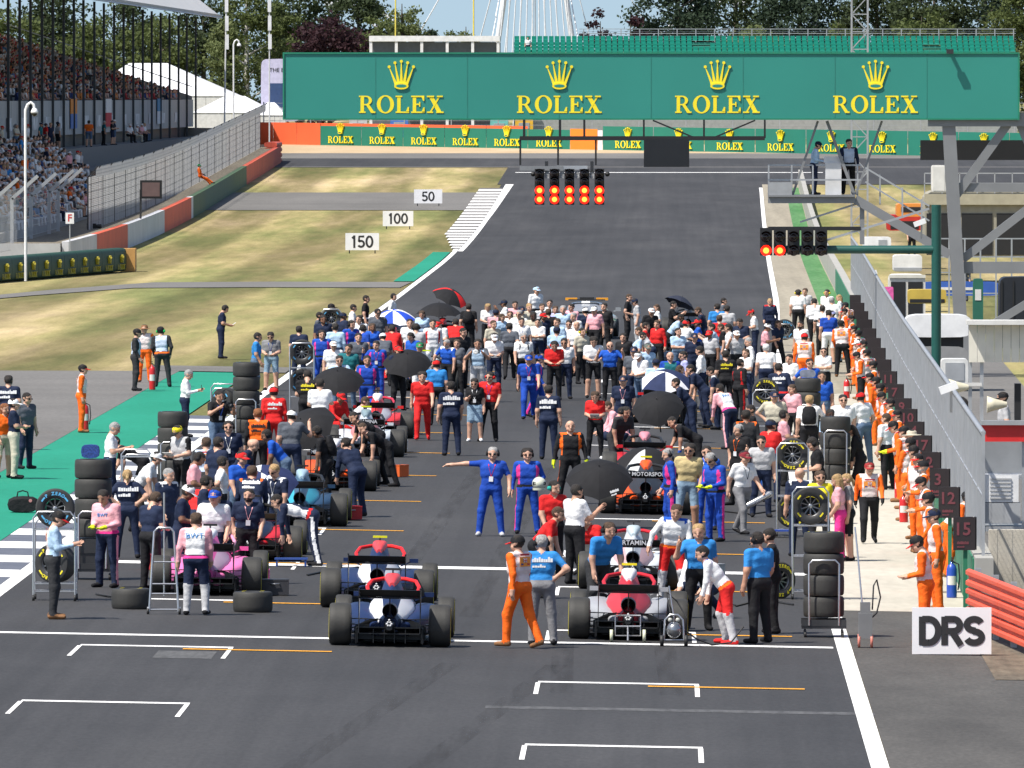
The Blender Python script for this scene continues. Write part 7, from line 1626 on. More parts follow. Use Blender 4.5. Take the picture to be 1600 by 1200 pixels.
# --- left column, middle
p_(604, 760, 'bend2', 'L', 'mechanic in black bending over the lettered wing, left column', foot=760, top='black', bottom='black', hair='brown')
p_(592, 752, 'bend2', 'L', 'second mechanic in black bending beside the first', foot=745, top='black', bottom='black', skin=1)
p_(558, 806, 'lean', 'BL', 'mechanic in navy overalls leaning over the black and orange car', foot=808, top='navy', bottom='navy', arms='long')
p_(511, 671, 'reach', 'L', 'mechanic in black with headset reaching under the umbrella', headset='black', top='black', bottom='black', skin=2, foot=790, pack='black')
p_(500, 606, 'umbrella', 'B', 'person in white T-shirt holding a black umbrella, left column', top='white', bottom='black', foot=708)
p_(521, 700, 'kneel', 'FR', 'mechanic in red overalls and red cap kneeling at the grey car', foot=700, top='red', bottom='red', arms='long', cap='red', skin=2)
p_(548, 690, 'crouch', 'R', 'mechanic in white and red crouching by the red and white car', foot=698, top='white', bottom='red', yoke='red', arms='long', hair='brown')
p_(574, 555, 'walk2', 'F', 'person in blue overalls walking ahead of the black umbrella', **{**BL, 'headset': None}, skin=1)
p_(589, 532, 'ear', 'F', 'person in blue overalls shading eyes with a hand', **{**BL, 'headset': None}, lanyard='red')
p_(543, 537, 'stand3', 'F', 'dark-haired person in teal T-shirt near the grass edge', top='teal', bottom='denim', skin=1)
p_(521, 532, 'stand', 'F', 'person in white cap and sunglasses near the grass edge', top='white', bottom='khaki', cap='white', shades=True)
p_(530, 555, 'camera', 'F', 'photographer in blue behind the black umbrella', top='lightblue', bottom='denim', shades=True, camera='behind the black umbrella', arms='long')
p_(480, 578, 'hold', 'B', 'person in black polo with yellow back print by the tall trolley', top='black', bottom='black', back=('~', 'yellow', .09))
p_(467, 509, 'stand', 'B', 'dark-haired person behind the big upright wheel', **NV)
p_(503, 515, 'stand2', 'F', 'person in blue overalls and headset by the farthest left trolley', **BL)
p_(524, 505, 'stand', 'B', 'person in pale blue shirt seen from behind at the left edge line', top='lightblue', arms='long', bottom='navy')
p_(550, 475, 'stand2', 'R', 'person in white shirt bending to the right by the left edge line', top='white', bottom='black')
p_(570, 461, 'stand', 'R', 'person in black and white top at the front left', top='black', belt='white', bottom='black')
p_(612, 458, 'stand3', 'R', 'person in white shirt farthest up the left edge line', top='white', arms='long', bottom='denim', headset='black')
p_(497, 487, 'stand2', 'R', 'person in dark shirt in profile beside the grass', top='slate', bottom='black', skin=1)
p_(516, 474, 'stand', 'R', 'person in dark cap behind the farthest left trolley', top='navy', bottom='navy', cap='black')
p_(566, 507, 'stand', 'BR', 'person in blue polo with headset left of the striped umbrella', top='blue', bottom='blue', headset='black')
p_(590, 482, 'stand2', 'F', 'person in dark cap holding the striped umbrella', top='slate', bottom='black', cap='black')
p_(630, 560, 'bend', 'L', 'person in navy bending right of the striped umbrella', foot=560, **NV)
p_(647, 519, 'hold', 'FL', 'person in royal blue polo with headset beside the lime camera pod', top='royal', bottom='royal', headset='black')
p_(656, 534, 'stand', 'F', 'person in white overalls and green cap', top='white', bottom='white', arms='long', cap=(0.02, 0.2, 0.08), skin=1)
p_(700, 514, 'reach', 'FL', 'bearded person in royal blue leaning on the lime-topped car', hk='beard', hair='grey', top='royal', bottom='black', yoke='white', foot=620)
p_(676, 499, 'stand', 'F', 'person in white overalls with red stripe at the front of the left column', top='white', bottom='white', arms='long', stripe='red')
p_(711, 493, 'lean', 'B', 'person in red shirt bending under the black and red umbrella', top='red', bottom='black', foot=580)
p_(732, 474, 'stand', 'B', 'person with big black backpack under the black and red umbrella', top='black', bottom='black', pack='black')
p_(747, 529, 'camera', 'F', 'photographer with long pale lens and light vest in the centre', top='slate', vest='lightblue', bottom='lgrey', lens='in the light vest', skin=1)
p_(762, 474, 'hold', 'F', 'blond person in white T-shirt and dark trousers left of the guests', hair='blond', hk='long', sex='f', top='white', bottom='black')
p_(783, 490, 'stand2', 'FR', 'person in patterned blue dress at the left of the guests', hair='brown', hk='long', sex='f', top='lightblue', bottom='lightblue', skirt=True, calf=None, legs='short')
# --- the guests in the middle
gx = [(797, 487, 'white', 'black', 'crossed', 'f', 'brown', 'bearded'), ]
p_(797, 486, 'stand', 'F', 'person in sunglasses and white top beside the patterned dress', sex='f', hk='long', hair='brown', top='white', bottom='black', shades=True)
p_(805, 470, 'stand2', 'F', 'person in pink shirt at the back left of the guests', top='pink', bottom='black')
p_(810, 484, 'stand3', 'F', 'grey-haired person in sunglasses among the guests', hair='grey', top='white', bottom='khaki', shades=True)
p_(796, 503, 'walk', 'B', 'person in grey T-shirt and black trousers walking away in the centre', top='slate', bottom='black', foot=593)
p_(818, 518, 'walk2', 'F', 'grey-haired person in white shirt with backpack straps walking forward', hair='grey', shades=True, top='white', bottom='black', pack='black', foot=612)
p_(837, 447, 'stand', 'FR', 'person in white shirt and pale cap standing above the guests', top='white', arms='short', bottom='black', cap='lightblue', h=1.9)
p_(840, 498, 'crossed', 'F', 'person in white polo and navy shorts before the guests', top='white', bottom='navy', legs='short', h=1.62)
p_(826, 474, 'stand', 'FR', 'blond person at the back of the guests', hair='blond', top='khaki', bottom='black')
p_(833, 487, 'stand2', 'F', 'dark-skinned person in patterned top among the guests', skin=3, top='khaki', bottom='black')
p_(844, 474, 'stand3', 'FR', 'brown-haired person in white behind the boy in the polo', hair='brown', top='white', bottom='black')
p_(857, 482, 'stand', 'B', 'person in black jacket seen from behind among the guests', hair='brown', top='black', arms='long', bottom='black')
p_(859, 468, 'stand', 'F', 'dark-haired person at the back, right of the pale cap', top='white', bottom='black')
p_(868, 478, 'stand2', 'F', 'person in lilac top in the guests', hair='brown', sex='f', hk='long', top='lilac', bottom='black')
p_(880, 477, 'stand', 'F', 'grey-haired person in pale blue polo at the right of the guests', hair='grey', top='lightblue', bottom='khaki')
p_(893, 474, 'stand3', 'FL', 'person in pink shirt beside the silver car', top='pink', bottom='navy')
p_(897, 488, 'stand', 'FL', 'grey-haired person in white just before the silver car', hair='grey', top='white', bottom='black')
p_(770, 500, 'stand', 'FR', 'person in pale shirt just left of the guests', top='khaki', bottom='denim', hair='brown')
p_(815, 496, 'stand2', 'F', 'person in white with lanyard in the middle of the guests', top='white', bottom='black', lanyard='blue')
p_(872, 497, 'stand', 'FL', 'person in pale blue shirt behind the red polo', top='lightblue', bottom='denim', hair='brown')
p_(866, 532, 'hold', 'F', 'person in red polo with red headset in the centre', headset='red', **RP)
p_(882, 528, 'ear', 'F', 'person in white polo and navy trousers raising a hand, centre', top='white', bottom='navy', shades=True, skin=1)
p_(826, 555, 'walk', 'F', 'person in royal blue polo and cap walking forward in the centre', top='blue', bottom='blue', cap='blue', lanyard='red', foot=656)
p_(840, 566, 'walk2', 'R', 'person in blue overalls stepping right in the centre', foot=652, cap='blue', **{**BL, 'headset': None})
p_(857, 605, 'stand', 'B', 'person in navy T-shirt seen from behind beside the orange suit', foot=718, back=('~', 'white', .12), **NV)
p_(660, 574, 'walk', 'F', 'long-haired person in red shirt and red trousers walking forward', hk='bushy', top='red', bottom='red', foot=688, shoe='red')
p_(682, 562, 'stand', 'B', 'person in bright blue T-shirt and red cap seen from behind', top='sky', bottom='black', cap='red')
p_(705, 600, 'stand2', 'B', 'person in navy T-shirt seen from behind beside the red suit', foot=712, back=('~', 'white', .12), **NV)
p_(742, 588, 'phone', 'F', 'person in black top and denim skirt holding up a phone', sex='f', hk='long', top='black', bottom='jean', skirt=True, legs='short', shades=True, lanyard='white', shoe='white', foot=690, phone='in the denim skirt', h=1.62)
p_(764, 580, 'stand3', 'F', 'person in red polo and red ear defenders beside the denim skirt', headset='red', shades=True, lanyard='blue', foot=690, **RP)
p_(767, 690, 'point', 'F', 'person in royal blue polo pointing with one arm, centre', foot=838, top='blue', bottom='blue', hair='grey', headset='black', lanyard='red', shades=True, shoe='lgrey', build=1.08)
hp_ = p_(824, 700, 'helmet', 'F', 'person in blue overalls holding a helmet beside the pointing person', foot=834, shades=True, hk='bushy', **BL)
p_(891, 656, 'wide', 'F', 'bald person in black and orange overalls with yellow gloves', foot=787, hk='bald', top='black', bottom='black', arms='long', yoke='orange', vest='black', stripe='orange', gloves='lime', build=1.08)
p_(930, 616, 'hold', 'F', 'person in red polo reading a sheet near the orange suit', sex='f', hk='long', hair='brown', foot=718, shoe='white', paper='in red near the orange suit', **RP)
p_(864, 767, 'stand2', 'FR', 'person in red shirt with green headset behind the bending red shirt', headset=(0.02, 0.35, 0.3), foot=900, **RP)
p_(898, 775, 'umbrella', 'BR', 'person in white shirt holding the large black umbrella', foot=913, top='white', bottom='black', skin=1)
p_(930, 895, 'crouch', 'FL', 'bald person in red crouching beside the grey and white car', foot=902, hk='bald', top='red', bottom='black', skin=1)
p_(812, 839, 'walk2', 'BL', 'nearest marshal in orange overalls and tan boots, walking', foot=1013, build=1.06, **MO)
p_(846, 844, 'hips', 'B', 'person in bright blue shirt and grey trousers with a hand on the hip', foot=1008, top='sky', bottom='grey', hair='grey', headset='black', back=('~', 'white', .09))
p_(838, 930, 'lean', 'R', 'person in red shirt bending behind the orange marshal', foot=935, hair='brown', **RP)
p_(934, 985, 'lean', 'FR', 'mechanic in bright blue shirt leaning at the left side of the red and grey car', foot=972, hair='brown', headset='black', top='sky', bottom='char')
p_(1050, 808, 'reach', 'F', 'person in white and red overalls reaching down beside the red and grey car', foot=938, hair='brown', top='white', bottom='red', arms='long', belt='orange', yoke='royal', calf='lgrey')
p_(1092, 805, 'ear', 'F', 'blond person in bright blue polo with a hand at the ear', foot=985, hair='blond', top='sky', bottom='black')
p_(1104, 958, 'crouch', 'FL', 'dark-haired mechanic in white crouching behind the white and red overalls', foot=965, top='white', bottom='navy', arms='long')
p_(1134, 838, 'lean', 'L', 'mechanic in white and red overalls and red shoes bending left', foot=1007, top='white', bottom='red', arms='long', belt='orange', yoke='royal', calf='lgrey', shoe='red')
p_(1186, 835, 'stand2', 'BL', 'person in bright blue polo with black headset at the right car', foot=1005, top='sky', bottom='black', headset='black', skin=1)
p_(1208, 855, 'stand3', 'L', 'person in black T-shirt behind the bright blue polo, right', foot=990, top='black', bottom='black')
# --- right column, middle
p_(1047, 721, 'stand2', 'L', 'person in blue overalls with headset beside the orange car', foot=835, hair='grey', **BL)
p_(1074, 706, 'stand3', 'F', 'person in sand polo and denim shorts with sunglasses', foot=832, top='beige', bottom='jean', legs='short', shades=True, hk='bushy', build=1.08, skin=1)
p_(1104, 700, 'stand', 'F', 'person in royal blue overalls with lanyard beside the sand polo', foot=828, top='royal', bottom='blue', shades=True, lanyard='white')
p_(1118, 721, 'hold', 'FL', 'person in blue overalls with sunglasses and yellow gloves, right column', foot=846, shades=True, gloves='lime', hair='grey', **BL)
p_(1155, 662, 'stand3', 'FL', 'grey-haired person in black shirt with headset, right column', hair='grey', headset='black', top='black', bottom='black', lanyard='orange', foot=790)
p_(1160, 698, 'walk', 'FR', 'person in white polo and grey trousers carrying a silver cylinder', foot=836, top='white', bottom='grey', cap=(0.2, 0.02, 0.03), shades=True, lanyard='black')
p_(1166, 640, 'stand', 'B', 'person in dark jacket with orange seams seen from behind', top='char', yoke='orange', arms='long', bottom='black', skin=2)
p_(1176, 632, 'stand2', 'L', 'person in black and red overalls behind the silver trolley', top='black', stripe='red', arms='long', bottom='black', skin=1)
p_(1140, 702, 'lean', 'BL', 'mechanic in white, pink and navy overalls bending, right column', foot=702, **PK, back=('BWT', 'sky', .1))
p_(974, 586, 'stand', 'F', 'person in navy polo with pink stripe and navy cap in the right column', top='navy', bottom='navy', cap='navy', lanyard='pink', build=1.06)
p_(950, 712, 'crouch', 'R', 'mechanic in pink crouching left of the big black umbrella', foot=712, top='pink', bottom='navy', arms='long')
p_(972, 706, 'crouch', 'L', 'second mechanic in pink crouching beside the first', foot=706, hair='brown', top='pink', bottom='pink', arms='long')
p_(962, 742, 'lean', 'FR', 'mechanic in dark green shirt with headset bending, right column', foot=745, top='char', bottom='char', legs='short', headset='black', skin=1)
p_(1088, 746, 'bend2', 'L', 'mechanic in black with blue gloves bending at the black car', foot=748, top='black', bottom='black', gloves='royal', skin=1)
p_(1102, 668, 'lean', 'L', 'mechanic in navy leaning over the car with red sidepods', foot=668, **NV)
p_(1122, 567, 'reach', 'L', 'person in navy polo with white shoulders beside the yellow banded wheel', foot=672, top='navy', yoke='white', bottom='navy', lanyard='red')
p_(1070, 548, 'stand2', 'L', 'person in lilac shirt and sunglasses in the right column', top='lilac', bottom='navy', shades=True)
p_(1047, 550, 'stand', 'F', 'bald person in blue and yellow top in the right column', hk='bald', top='blue', bottom='navy', vest='teal')
p_(1002, 549, 'hold', 'FL', 'heavy person in white cap and white T-shirt, right column', top='white', bottom='denim', cap='white', build=1.14)
p_(991, 541, 'stand', 'F', 'person in dark cap left of the white cap', top='slate', bottom='navy', cap='navy')
p_(1009, 536, 'stand3', 'FR', 'person in dull green cap behind the white cap', top='lightblue', bottom='navy', cap=(0.12, 0.14, 0.12))
p_(953, 530, 'ears2', 'F', 'bald person in royal blue polo and black trousers with hands at the ears', hk='bald', shades=True, top='royal', bottom='black', foot=628)
p_(927, 522, 'hold', 'F', 'person in white shirt and dark shorts left of the royal blue polo', top='white', bottom='black', legs='short', hk='bushy', foot=622)
p_(909, 505, 'stand', 'FR', 'person in pale patterned shirt with yellow headset', headset='yellow', top='khaki', bottom='black', foot=600)
p_(901, 502, 'stand2', 'F', 'bald person in white before the silver car', hk='bald', top='white', bottom='black')
p_(980, 459, 'stand3', 'R', 'person in black T-shirt and long shorts at the front right', top='black', bottom='black', hair='brown', build=1.06)
p_(996, 466, 'phone', 'L', 'person in grey T-shirt and dark cap at the front right', top='lgrey', bottom='lgrey', cap='navy')
p_(945, 473, 'stand', 'FL', 'person in black jacket right of the silver car', top='black', arms='long', bottom='black')
p_(1028, 475, 'stand2', 'L', 'dark-haired person in white blouse at the front right', sex='f', hk='long', hair='brown', top='white', bottom='black')
p_(1050, 470, 'umbrella', 'R', 'person holding the dark blue umbrella at the front right', top='black', bottom='black')
p_(1101, 479, 'reach', 'L', 'person in navy polo reaching left at the front right', top='navy', bottom='navy', hair='brown')
for i, (x, y, t, hr, ps, fc, lb_) in enumerate(((1129, 465, 'slate', 'dark', 'stand', 'R', 'person with short dark hair, rearmost of the far right guests'), (1121, 474, 'sky', 'dark', 'stand2', 'B', 'person in sky blue among the far right guests'), (1136, 477, 'lgrey', 'dark', 'stand', 'B', 'person in pale grey T-shirt seen from behind, far right guests'), (1124, 492, 'red', 'brown', 'stand', 'B', 'person with red top low among the far right guests'), (1118, 505, 'lightblue', 'dark', 'camera', 'L', 'photographer in light blue among the far right guests'), (1131, 505, 'black', 'brown', 'phone', 'L', 'person in black T-shirt and bag strap, far right guests'), (1141, 505, 'white', 'dark', 'stand3', 'L', 'person in white shirt, rightmost of the far right guests'))):
    p_(x, y, ps, fc, lb_, top=t, hair=hr, bottom='denim' if i % 2 else 'black', arms='long' if t == 'white' else 'short')
p_(1134, 547, 'stand', 'B', 'person in black polo with yellow back print in the right column', top='black', bottom='black', back=('~', 'yellow', .09))
p_(985, 600, 'lean', 'R', 'person in pale blue shirt bending over a car, right column', foot=600, top='lightblue', bottom='navy')
p_(1018, 610, 'lean', 'L', 'person in white shirt bending over a car, right column', foot=596, top='white', bottom='navy', hair='brown')
p_(1028, 500, 'stand2', 'FL', 'person in red jacket behind the bending white shirt', top='red', arms='long', bottom='black', hair='brown')
p_(1007, 503, 'stand', 'R', 'person in red overalls left of the red jacket', top='red', arms='long', bottom='red')
p_(1159, 497, 'hold', 'FL', 'dark-haired person looking down left of the red cap, far right', **NV)
p_(1180, 483, 'hold', 'L', 'person in white T-shirt and red cap, far right', top='white', bottom='navy', cap='red')
p_(1203, 466, 'stand2', 'F', 'blond person in navy and red overalls by the far right edge line', hair='blond', hk='tail', sex='f', top='navy', bottom='navy', arms='long', yoke='red')
p_(1247, 452, 'stand', 'B', 'person in white shirt with yellow headset on the concrete', top='white', bottom='black', headset='yellow')
p_(1259, 450, 'stand2', 'FL', 'brown-haired person facing the yellow headset', hair='brown', top='lgrey', bottom='black')
p_(1273, 466, 'hold', 'B', 'person in white shirt seen from behind on the concrete', top='white', arms='long', bottom='black')
p_(1293, 452, 'stand', 'FL', 'person in white with yellow sunglasses by the wall end', top='white', bottom='black', headset='yellow', skin=1)
p_(1301, 464, 'stand3', 'B', 'grey-haired person in white by the wall end', hair='grey', top='white', bottom='khaki')
p_(1313, 460, 'stand2', 'L', 'blond person in white top by the wall end', hair='blond', sex='f', hk='long', top='white', bottom='black')
p_(1285, 477, 'stand', 'B', 'dark-haired person in white beside the navy shirt', top='white', bottom='black')
p_(1295, 484, 'phone', 'B', 'person in navy shirt and white shorts on the concrete', top='blue', bottom='white', legs='short', shades=True)
p_(1305, 485, 'camera', 'L', 'person in pale blue with cap taking a picture on the concrete', top='lightblue', bottom='denim', cap='lilac', camera='in pale blue on the concrete')
p_(1252, 502, 'stand', 'FL', 'bearded person in white beside the farthest right trolley', hk='beard', top='white', bottom='denim', skin=1)
p_(1257, 520, 'stand2', 'B', 'marshal in orange and red cap beside the farthest right trolley', **{**MO, 'cap': 'red'})
p_(1287, 543, 'crossed', 'F', 'person in white T-shirt with crossed arms and sunglasses', sex='f', hk='tail', top='white', bottom='black', shades=True)
p_(1284, 580, 'stand', 'F', 'person in bright blue polo beside a wheel stack, right', top='royal', bottom='denim', skin=1)
p_(1172, 527, 'stand2', 'L', 'grey-haired person in white shirt facing left, right column', hair='grey', top='white', arms='long', bottom='navy')
p_(1197, 537, 'stand', 'B', 'white-haired person in white shirt seen from behind, right column', hair='white', top='white', bottom='navy')
p_(1219, 567, 'stand3', 'B', 'mechanic in navy overalls with red belt beside the wheel stack', top='navy', bottom='navy', arms='long', belt='red', yoke='navy', back=('~', 'white', .1))
p_(1235, 553, 'stand2', 'FL', 'dark-haired mechanic in white and navy behind the navy overalls', top='white', bottom='navy', arms='long')
p_(1264, 617, 'ear', 'B', 'blond person in white T-shirt with a hand at the ear, right', hair='blond', top='white', bottom='black', pack='black')
p_(1317, 616, 'stand', 'F', 'person in sunglasses and white polo behind the wheel stack', top='white', bottom='khaki', shades=True)
p_(1297, 639, 'stand2', 'F', 'long-haired dark person in pale blue behind the wheel stack', skin=3, sex='f', hk='long', top='lightblue', bottom='denim')
p_(1349, 612, 'stand3', 'BL', 'person in white T-shirt and red cap among the marshals', top='white', bottom='denim', cap='red')
p_(1345, 660, 'reach', 'L', 'person in black with dark hair leaning right of the three-wheel stack', sex='f', hk='long', top='black', bottom='black', arms='long', foot=780)
p_(1387, 642, 'stand2', 'BL', 'person in white shirt seen from behind among the marshals', top='white', bottom='black', hair='brown', foot=765)
p_(1280, 682, 'hold', 'L', 'person in black with headset left of the three-wheel stack', top='black', bottom='black', headset='black', hk='bushy')
p_(1250, 731, 'stand', 'B', 'bald person in white and navy by the yellow lettered wheel', hk='bald', top='navy', bottom='navy', yoke='white')
p_(1281, 735, 'stand2', 'F', 'dark-haired person in sunglasses behind the plain upright wheel', sex='f', hk='long', hair='brown', top='yellow', bottom='black', shades=True)
p_(1313, 740, 'stand3', 'L', 'blond person in pink behind the grey T-shirt', sex='f', hk='long', hair='blond', top='pink', bottom='hotpink')
p_(1326, 746, 'stand2', 'L', 'person in grey T-shirt and black shorts on the concrete', sex='f', hk='tail', hair='blond', top='grey', bottom='black', legs='short', calf=None, shades=True, foot=876)
p_(1358, 715, 'walk', 'F', 'marshal in orange-sleeved vest and black trousers walking on the concrete', foot=849, top='orange', sleeve='orange', arms='long', vest='vest', yoke='vest', bottom='black', cap=(0.3, 0.03, 0.03), shades=True, gloves='black', h=1.64, front=('flag', 'navy', .1))
# --- marshals along the pit wall (head positions)
ml = [(1322, 480, 'third last'), (1331, 492, 'second last'), (1317, 501, 'last but three')]
MG = 'marshals in orange along the pit wall'
for x, y, ps, fc, lb_, kw in (
    (1321, 481, 'stand', 'L', 'farthest marshal in orange beside the pit wall', {}), (1332, 492, 'stand2', 'L', 'marshal in orange, second farthest beside the pit wall', {}), (1316, 500, 'stand3', 'B', 'marshal in dark trousers and pale vest, near the far end of the wall', dict(bottom='black')),
    (1336, 508, 'stand', 'L', 'marshal in orange, third farthest beside the pit wall', {}), (1343, 529, 'stand2', 'L', 'marshal in orange with pale cap above the far extinguisher', dict(cap='white')), (1351, 531, 'stand', 'L', 'marshal in orange with sunglasses above the far extinguisher', dict(shades=True)),
    (1346, 549, 'hold', 'L', 'marshal in orange and black trousers by the far extinguisher', dict(bottom='black')), (1368, 563, 'stand3', 'L', 'marshal in orange close against the middle of the wall', {}), (1361, 582, 'stand', 'L', 'marshal in orange and pale vest behind the broad marshal', {}),
    (1371, 588, 'stand2', 'BL', 'broad marshal in plain orange seen from behind', dict(vest='orange', top='orange', yoke='orange', back=('flag', 'vest', .1), build=1.12)), (1393, 622, 'stand', 'L', 'marshal in red cap half hidden at the middle of the wall', {}), (1404, 640, 'stand2', 'L', 'marshal in red cap right of the white shirt', {}),
    (1406, 657, 'hold', 'L', 'marshal in orange with yellow gloves right of the white shirt', dict(gloves='lime')), (1427, 671, 'stand', 'L', 'marshal in orange with beige sun hat', dict(cap=None, hat='khaki')), (1432, 695, 'stand3', 'L', 'marshal in orange below the sun hat', {}), (1441, 720, 'crossed', 'L', 'marshal in orange with grey beard beside the number three board', dict(hk='beard', hair='grey', build=1.08)),
    (1450, 744, 'hold', 'L', 'marshal in orange holding papers beside the number twelve board', {}), (1463, 794, 'stand2', 'L', 'marshal in orange and navy cap, second nearest', dict(cap='navy')), (1446, 836, 'hold', 'L', 'nearest marshal in orange at the pit wall, left of the orange rail', {})):
    p_(x, y, ps, fc, lb_, group=MG, **{**MO, **kw})
p_(1480, 895, 'lean', 'R', 'marshal in orange bending behind the second nearest one', foot=902, group=MG, **MO)
# --- fillers in the thick of the crowd
for x, y, ps, fc, lb_, kw in ((722, 512, 'stand2', 'FR', 'person in black polo between the royal blue shirt and the photographer', dict(top='black')), (772, 520, 'hold', 'F', 'person in white cap just right of the photographer', dict(top='white', cap='white', bottom='navy')),
    (1085, 520, 'stand', 'F', 'person in navy cap beside the turquoise car', dict(top='navy', cap='navy', bottom='navy')), (1097, 540, 'stand3', 'L', 'person in white and navy beside the turquoise car', dict(top='white', bottom='navy', arms='long')), (1060, 512, 'crossed', 'FR', 'person in pale blue with crossed arms, right column', dict(top='lightblue', bottom='denim')),
    (612, 508, 'lean', 'B', 'mechanic in red overalls leaning into the red car', dict(top='red', bottom='red', arms='long')), (640, 498, 'stand', 'F', 'mechanic in white T-shirt below the flat black umbrella', dict(top='white', bottom='black')), (975, 520, 'stand2', 'FL', 'person in black polo behind the pale blue bending shirt', dict(top='black', bottom='black', headset='black')),
    (548, 500, 'stand2', 'FR', 'mechanic in blue overalls beside the pale blue shirt', dict(BL)), (1155, 560, 'stand', 'BR', 'mechanic in black and red behind the yellow back print', dict(top='black', bottom='black', stripe='red', arms='long')), (1080, 590, 'lean', 'L', 'mechanic in navy reaching over the turquoise car', dict(top='navy', bottom='navy')), (560, 520, 'stand', 'F', 'person in dark polo right of the blue overalls, left side', dict(top='slate', bottom='black')),
    (318, 742, 'stand2', 'R', 'mechanic in navy behind the white cap, left of the dark blue car', dict(top='navy', bottom='navy', headset='black'))):
    p_(x, y, ps, fc, lb_, **kw)
# --- the press of people between the cars
rs0 = random.Random(11)
tops = [('white', 'white'), ('navy', 'navy'), ('black', 'black'), ('red', 'red'), ('royal', 'blue'), ('lightblue', 'pale blue'), ('lgrey', 'grey'), ('pink', 'pink'), ('slate', 'charcoal'), ('khaki', 'sand')]
extras = [('and white cap', dict(cap='white')), ('and sunglasses', dict(shades=True)), ('and black headset', dict(headset='black')), ('and dark cap', dict(cap='navy')), ('and long hair', dict(sex='f', hk='long', hair='brown')), ('and red cap', dict(cap='red'))]
zones = [('in the press around the far left cars', [(505, 492), (535, 488), (560, 492), (582, 505), (600, 520), (622, 540), (660, 485), (690, 500), (650, 505), (715, 530)]),
         ('among the guests in the far centre', [(790, 468), (815, 478), (848, 488), (870, 510), (890, 500), (915, 480), (930, 478), (775, 483)]),
         ('in the press around the far right cars', [(1015, 480), (1045, 490), (1070, 500), (1090, 498), (1110, 515), (1150, 515), (1165, 545), (1195, 505), (1215, 500), (1060, 570), (1025, 560)]),
         ('in the press around the near left cars', [(300, 705), (345, 712), (375, 705), (300, 745), (215, 705), (455, 640), (445, 670)]),
         ('between the trolleys on the right', [(1225, 640), (1205, 655), (1240, 600), (1210, 610), (1265, 560), (1190, 680)])]
combos = [(t, e) for e in extras for t in tops]; rs0.shuffle(combos)
for zn, spots in zones:
    for i, (x, y) in enumerate(spots):
        (t, tn), (en, ek) = combos[i % len(combos)] if zn != zones[1][0] else [c_ for c_ in combos if c_[0][0] in ('white', 'lightblue', 'khaki', 'pink', 'navy')][i]
        p_(x, y, rs0.choice(['stand2', 'stand3', 'hold', 'walk2', 'crossed', 'phone', 'lean', 'ear', 'hips']), rs0.choice(['F', 'FL', 'FR', 'B', 'L', 'R', 'BR']), 'person in %s top %s, %s' % (tn, en, zn), top=t, bottom=rs0.choice(['black', 'navy', 'denim', 'black']), skin=rs0.choice([0, 0, 1, 2]), **ek)
    rs0.shuffle(combos)
for x, y, ps, lb_ in ((1326, 472, 'hold', 'marshal in orange at the very far end of the wall'), (1341, 515, 'crossed', 'marshal in orange with crossed arms near the far extinguisher'), (1356, 545, 'stand2', 'marshal in orange behind the black-trousered one, far wall'), (1379, 598, 'stand3', 'marshal in orange right behind the broad one'), (1386, 612, 'hold', 'marshal in orange left of the red caps, middle of the wall'), (1415, 665, 'stand2', 'marshal in orange between the yellow gloves and the sun hat'), (1422, 683, 'crossed', 'marshal in orange with crossed arms below the sun hat'), (1436, 708, 'stand', 'marshal in orange just behind the grey beard'), (1456, 768, 'stand3', 'marshal in orange between the papers and the navy cap')):
    p_(x, y, ps, rs0.choice(['L', 'FL', 'BL']), lb_, group=MG, **MO)
# --- clutter on the asphalt
for i, (px, py, cc, lb_) in enumerate(((430, 930, (0.03, 0.03, 0.035), 'black tool case right of the flat wheel by the pink car'), (545, 812, (0.5, 0.02, 0.02), 'red tool case behind the navy car'), (1110, 905, (0.35, 0.35, 0.36), 'grey tool case beside the grey and white car'), (1075, 850, (0.03, 0.03, 0.035), 'black tool case beside the sand polo'), (1180, 760, (0.02, 0.1, 0.4), 'blue tool case by the silver trolley'), (240, 890, (0.4, 0.02, 0.03), 'dark red tool case behind the ladder stand'), (620, 745, (0.7, 0.12, 0.02), 'orange tool case beside the bending mechanics'))):
    root = empty('tool_case', at(px, py), i * .4); mb = MB(); mb.box((0, 0, .13), (.46, .3, .24)); mb.build('case_body', M(cc, 0.5), root); mb = MB(); mb.box((0, 0, .265), (.47, .31, .025)); mb.build('lid', M(cc, 0.45), root); mb = MB(); mb.tube([(-.08, -.15, .2), (-.07, -.19, .2), (.07, -.19, .2), (.08, -.15, .2)], .012, 6); mb.build('handle', steel, root); tag(root, lb_, 'tool case')
for i, (pts_, lb_) in enumerate(((((150, 930), (180, 938), (205, 925), (235, 932)), 'black cable looping by the rounded trolley'), (((1090, 940), (1150, 950), (1190, 938), (1240, 948)), 'black cable running towards the tall right trolley'), (((480, 900), (520, 893), (560, 888)), 'black cable behind the front blue cars'), (((1130, 800), (1170, 806), (1220, 798)), 'black cable beside the carried cylinder'))):
    mb = MB(); q_ = [at(*p2) + Vector((0, .4 * (k % 2), .02)) for k, p2 in enumerate(pts_)]; mb.tube(q_, .018, 6); tag(mb.build('cable', rubber), lb_, 'cable')
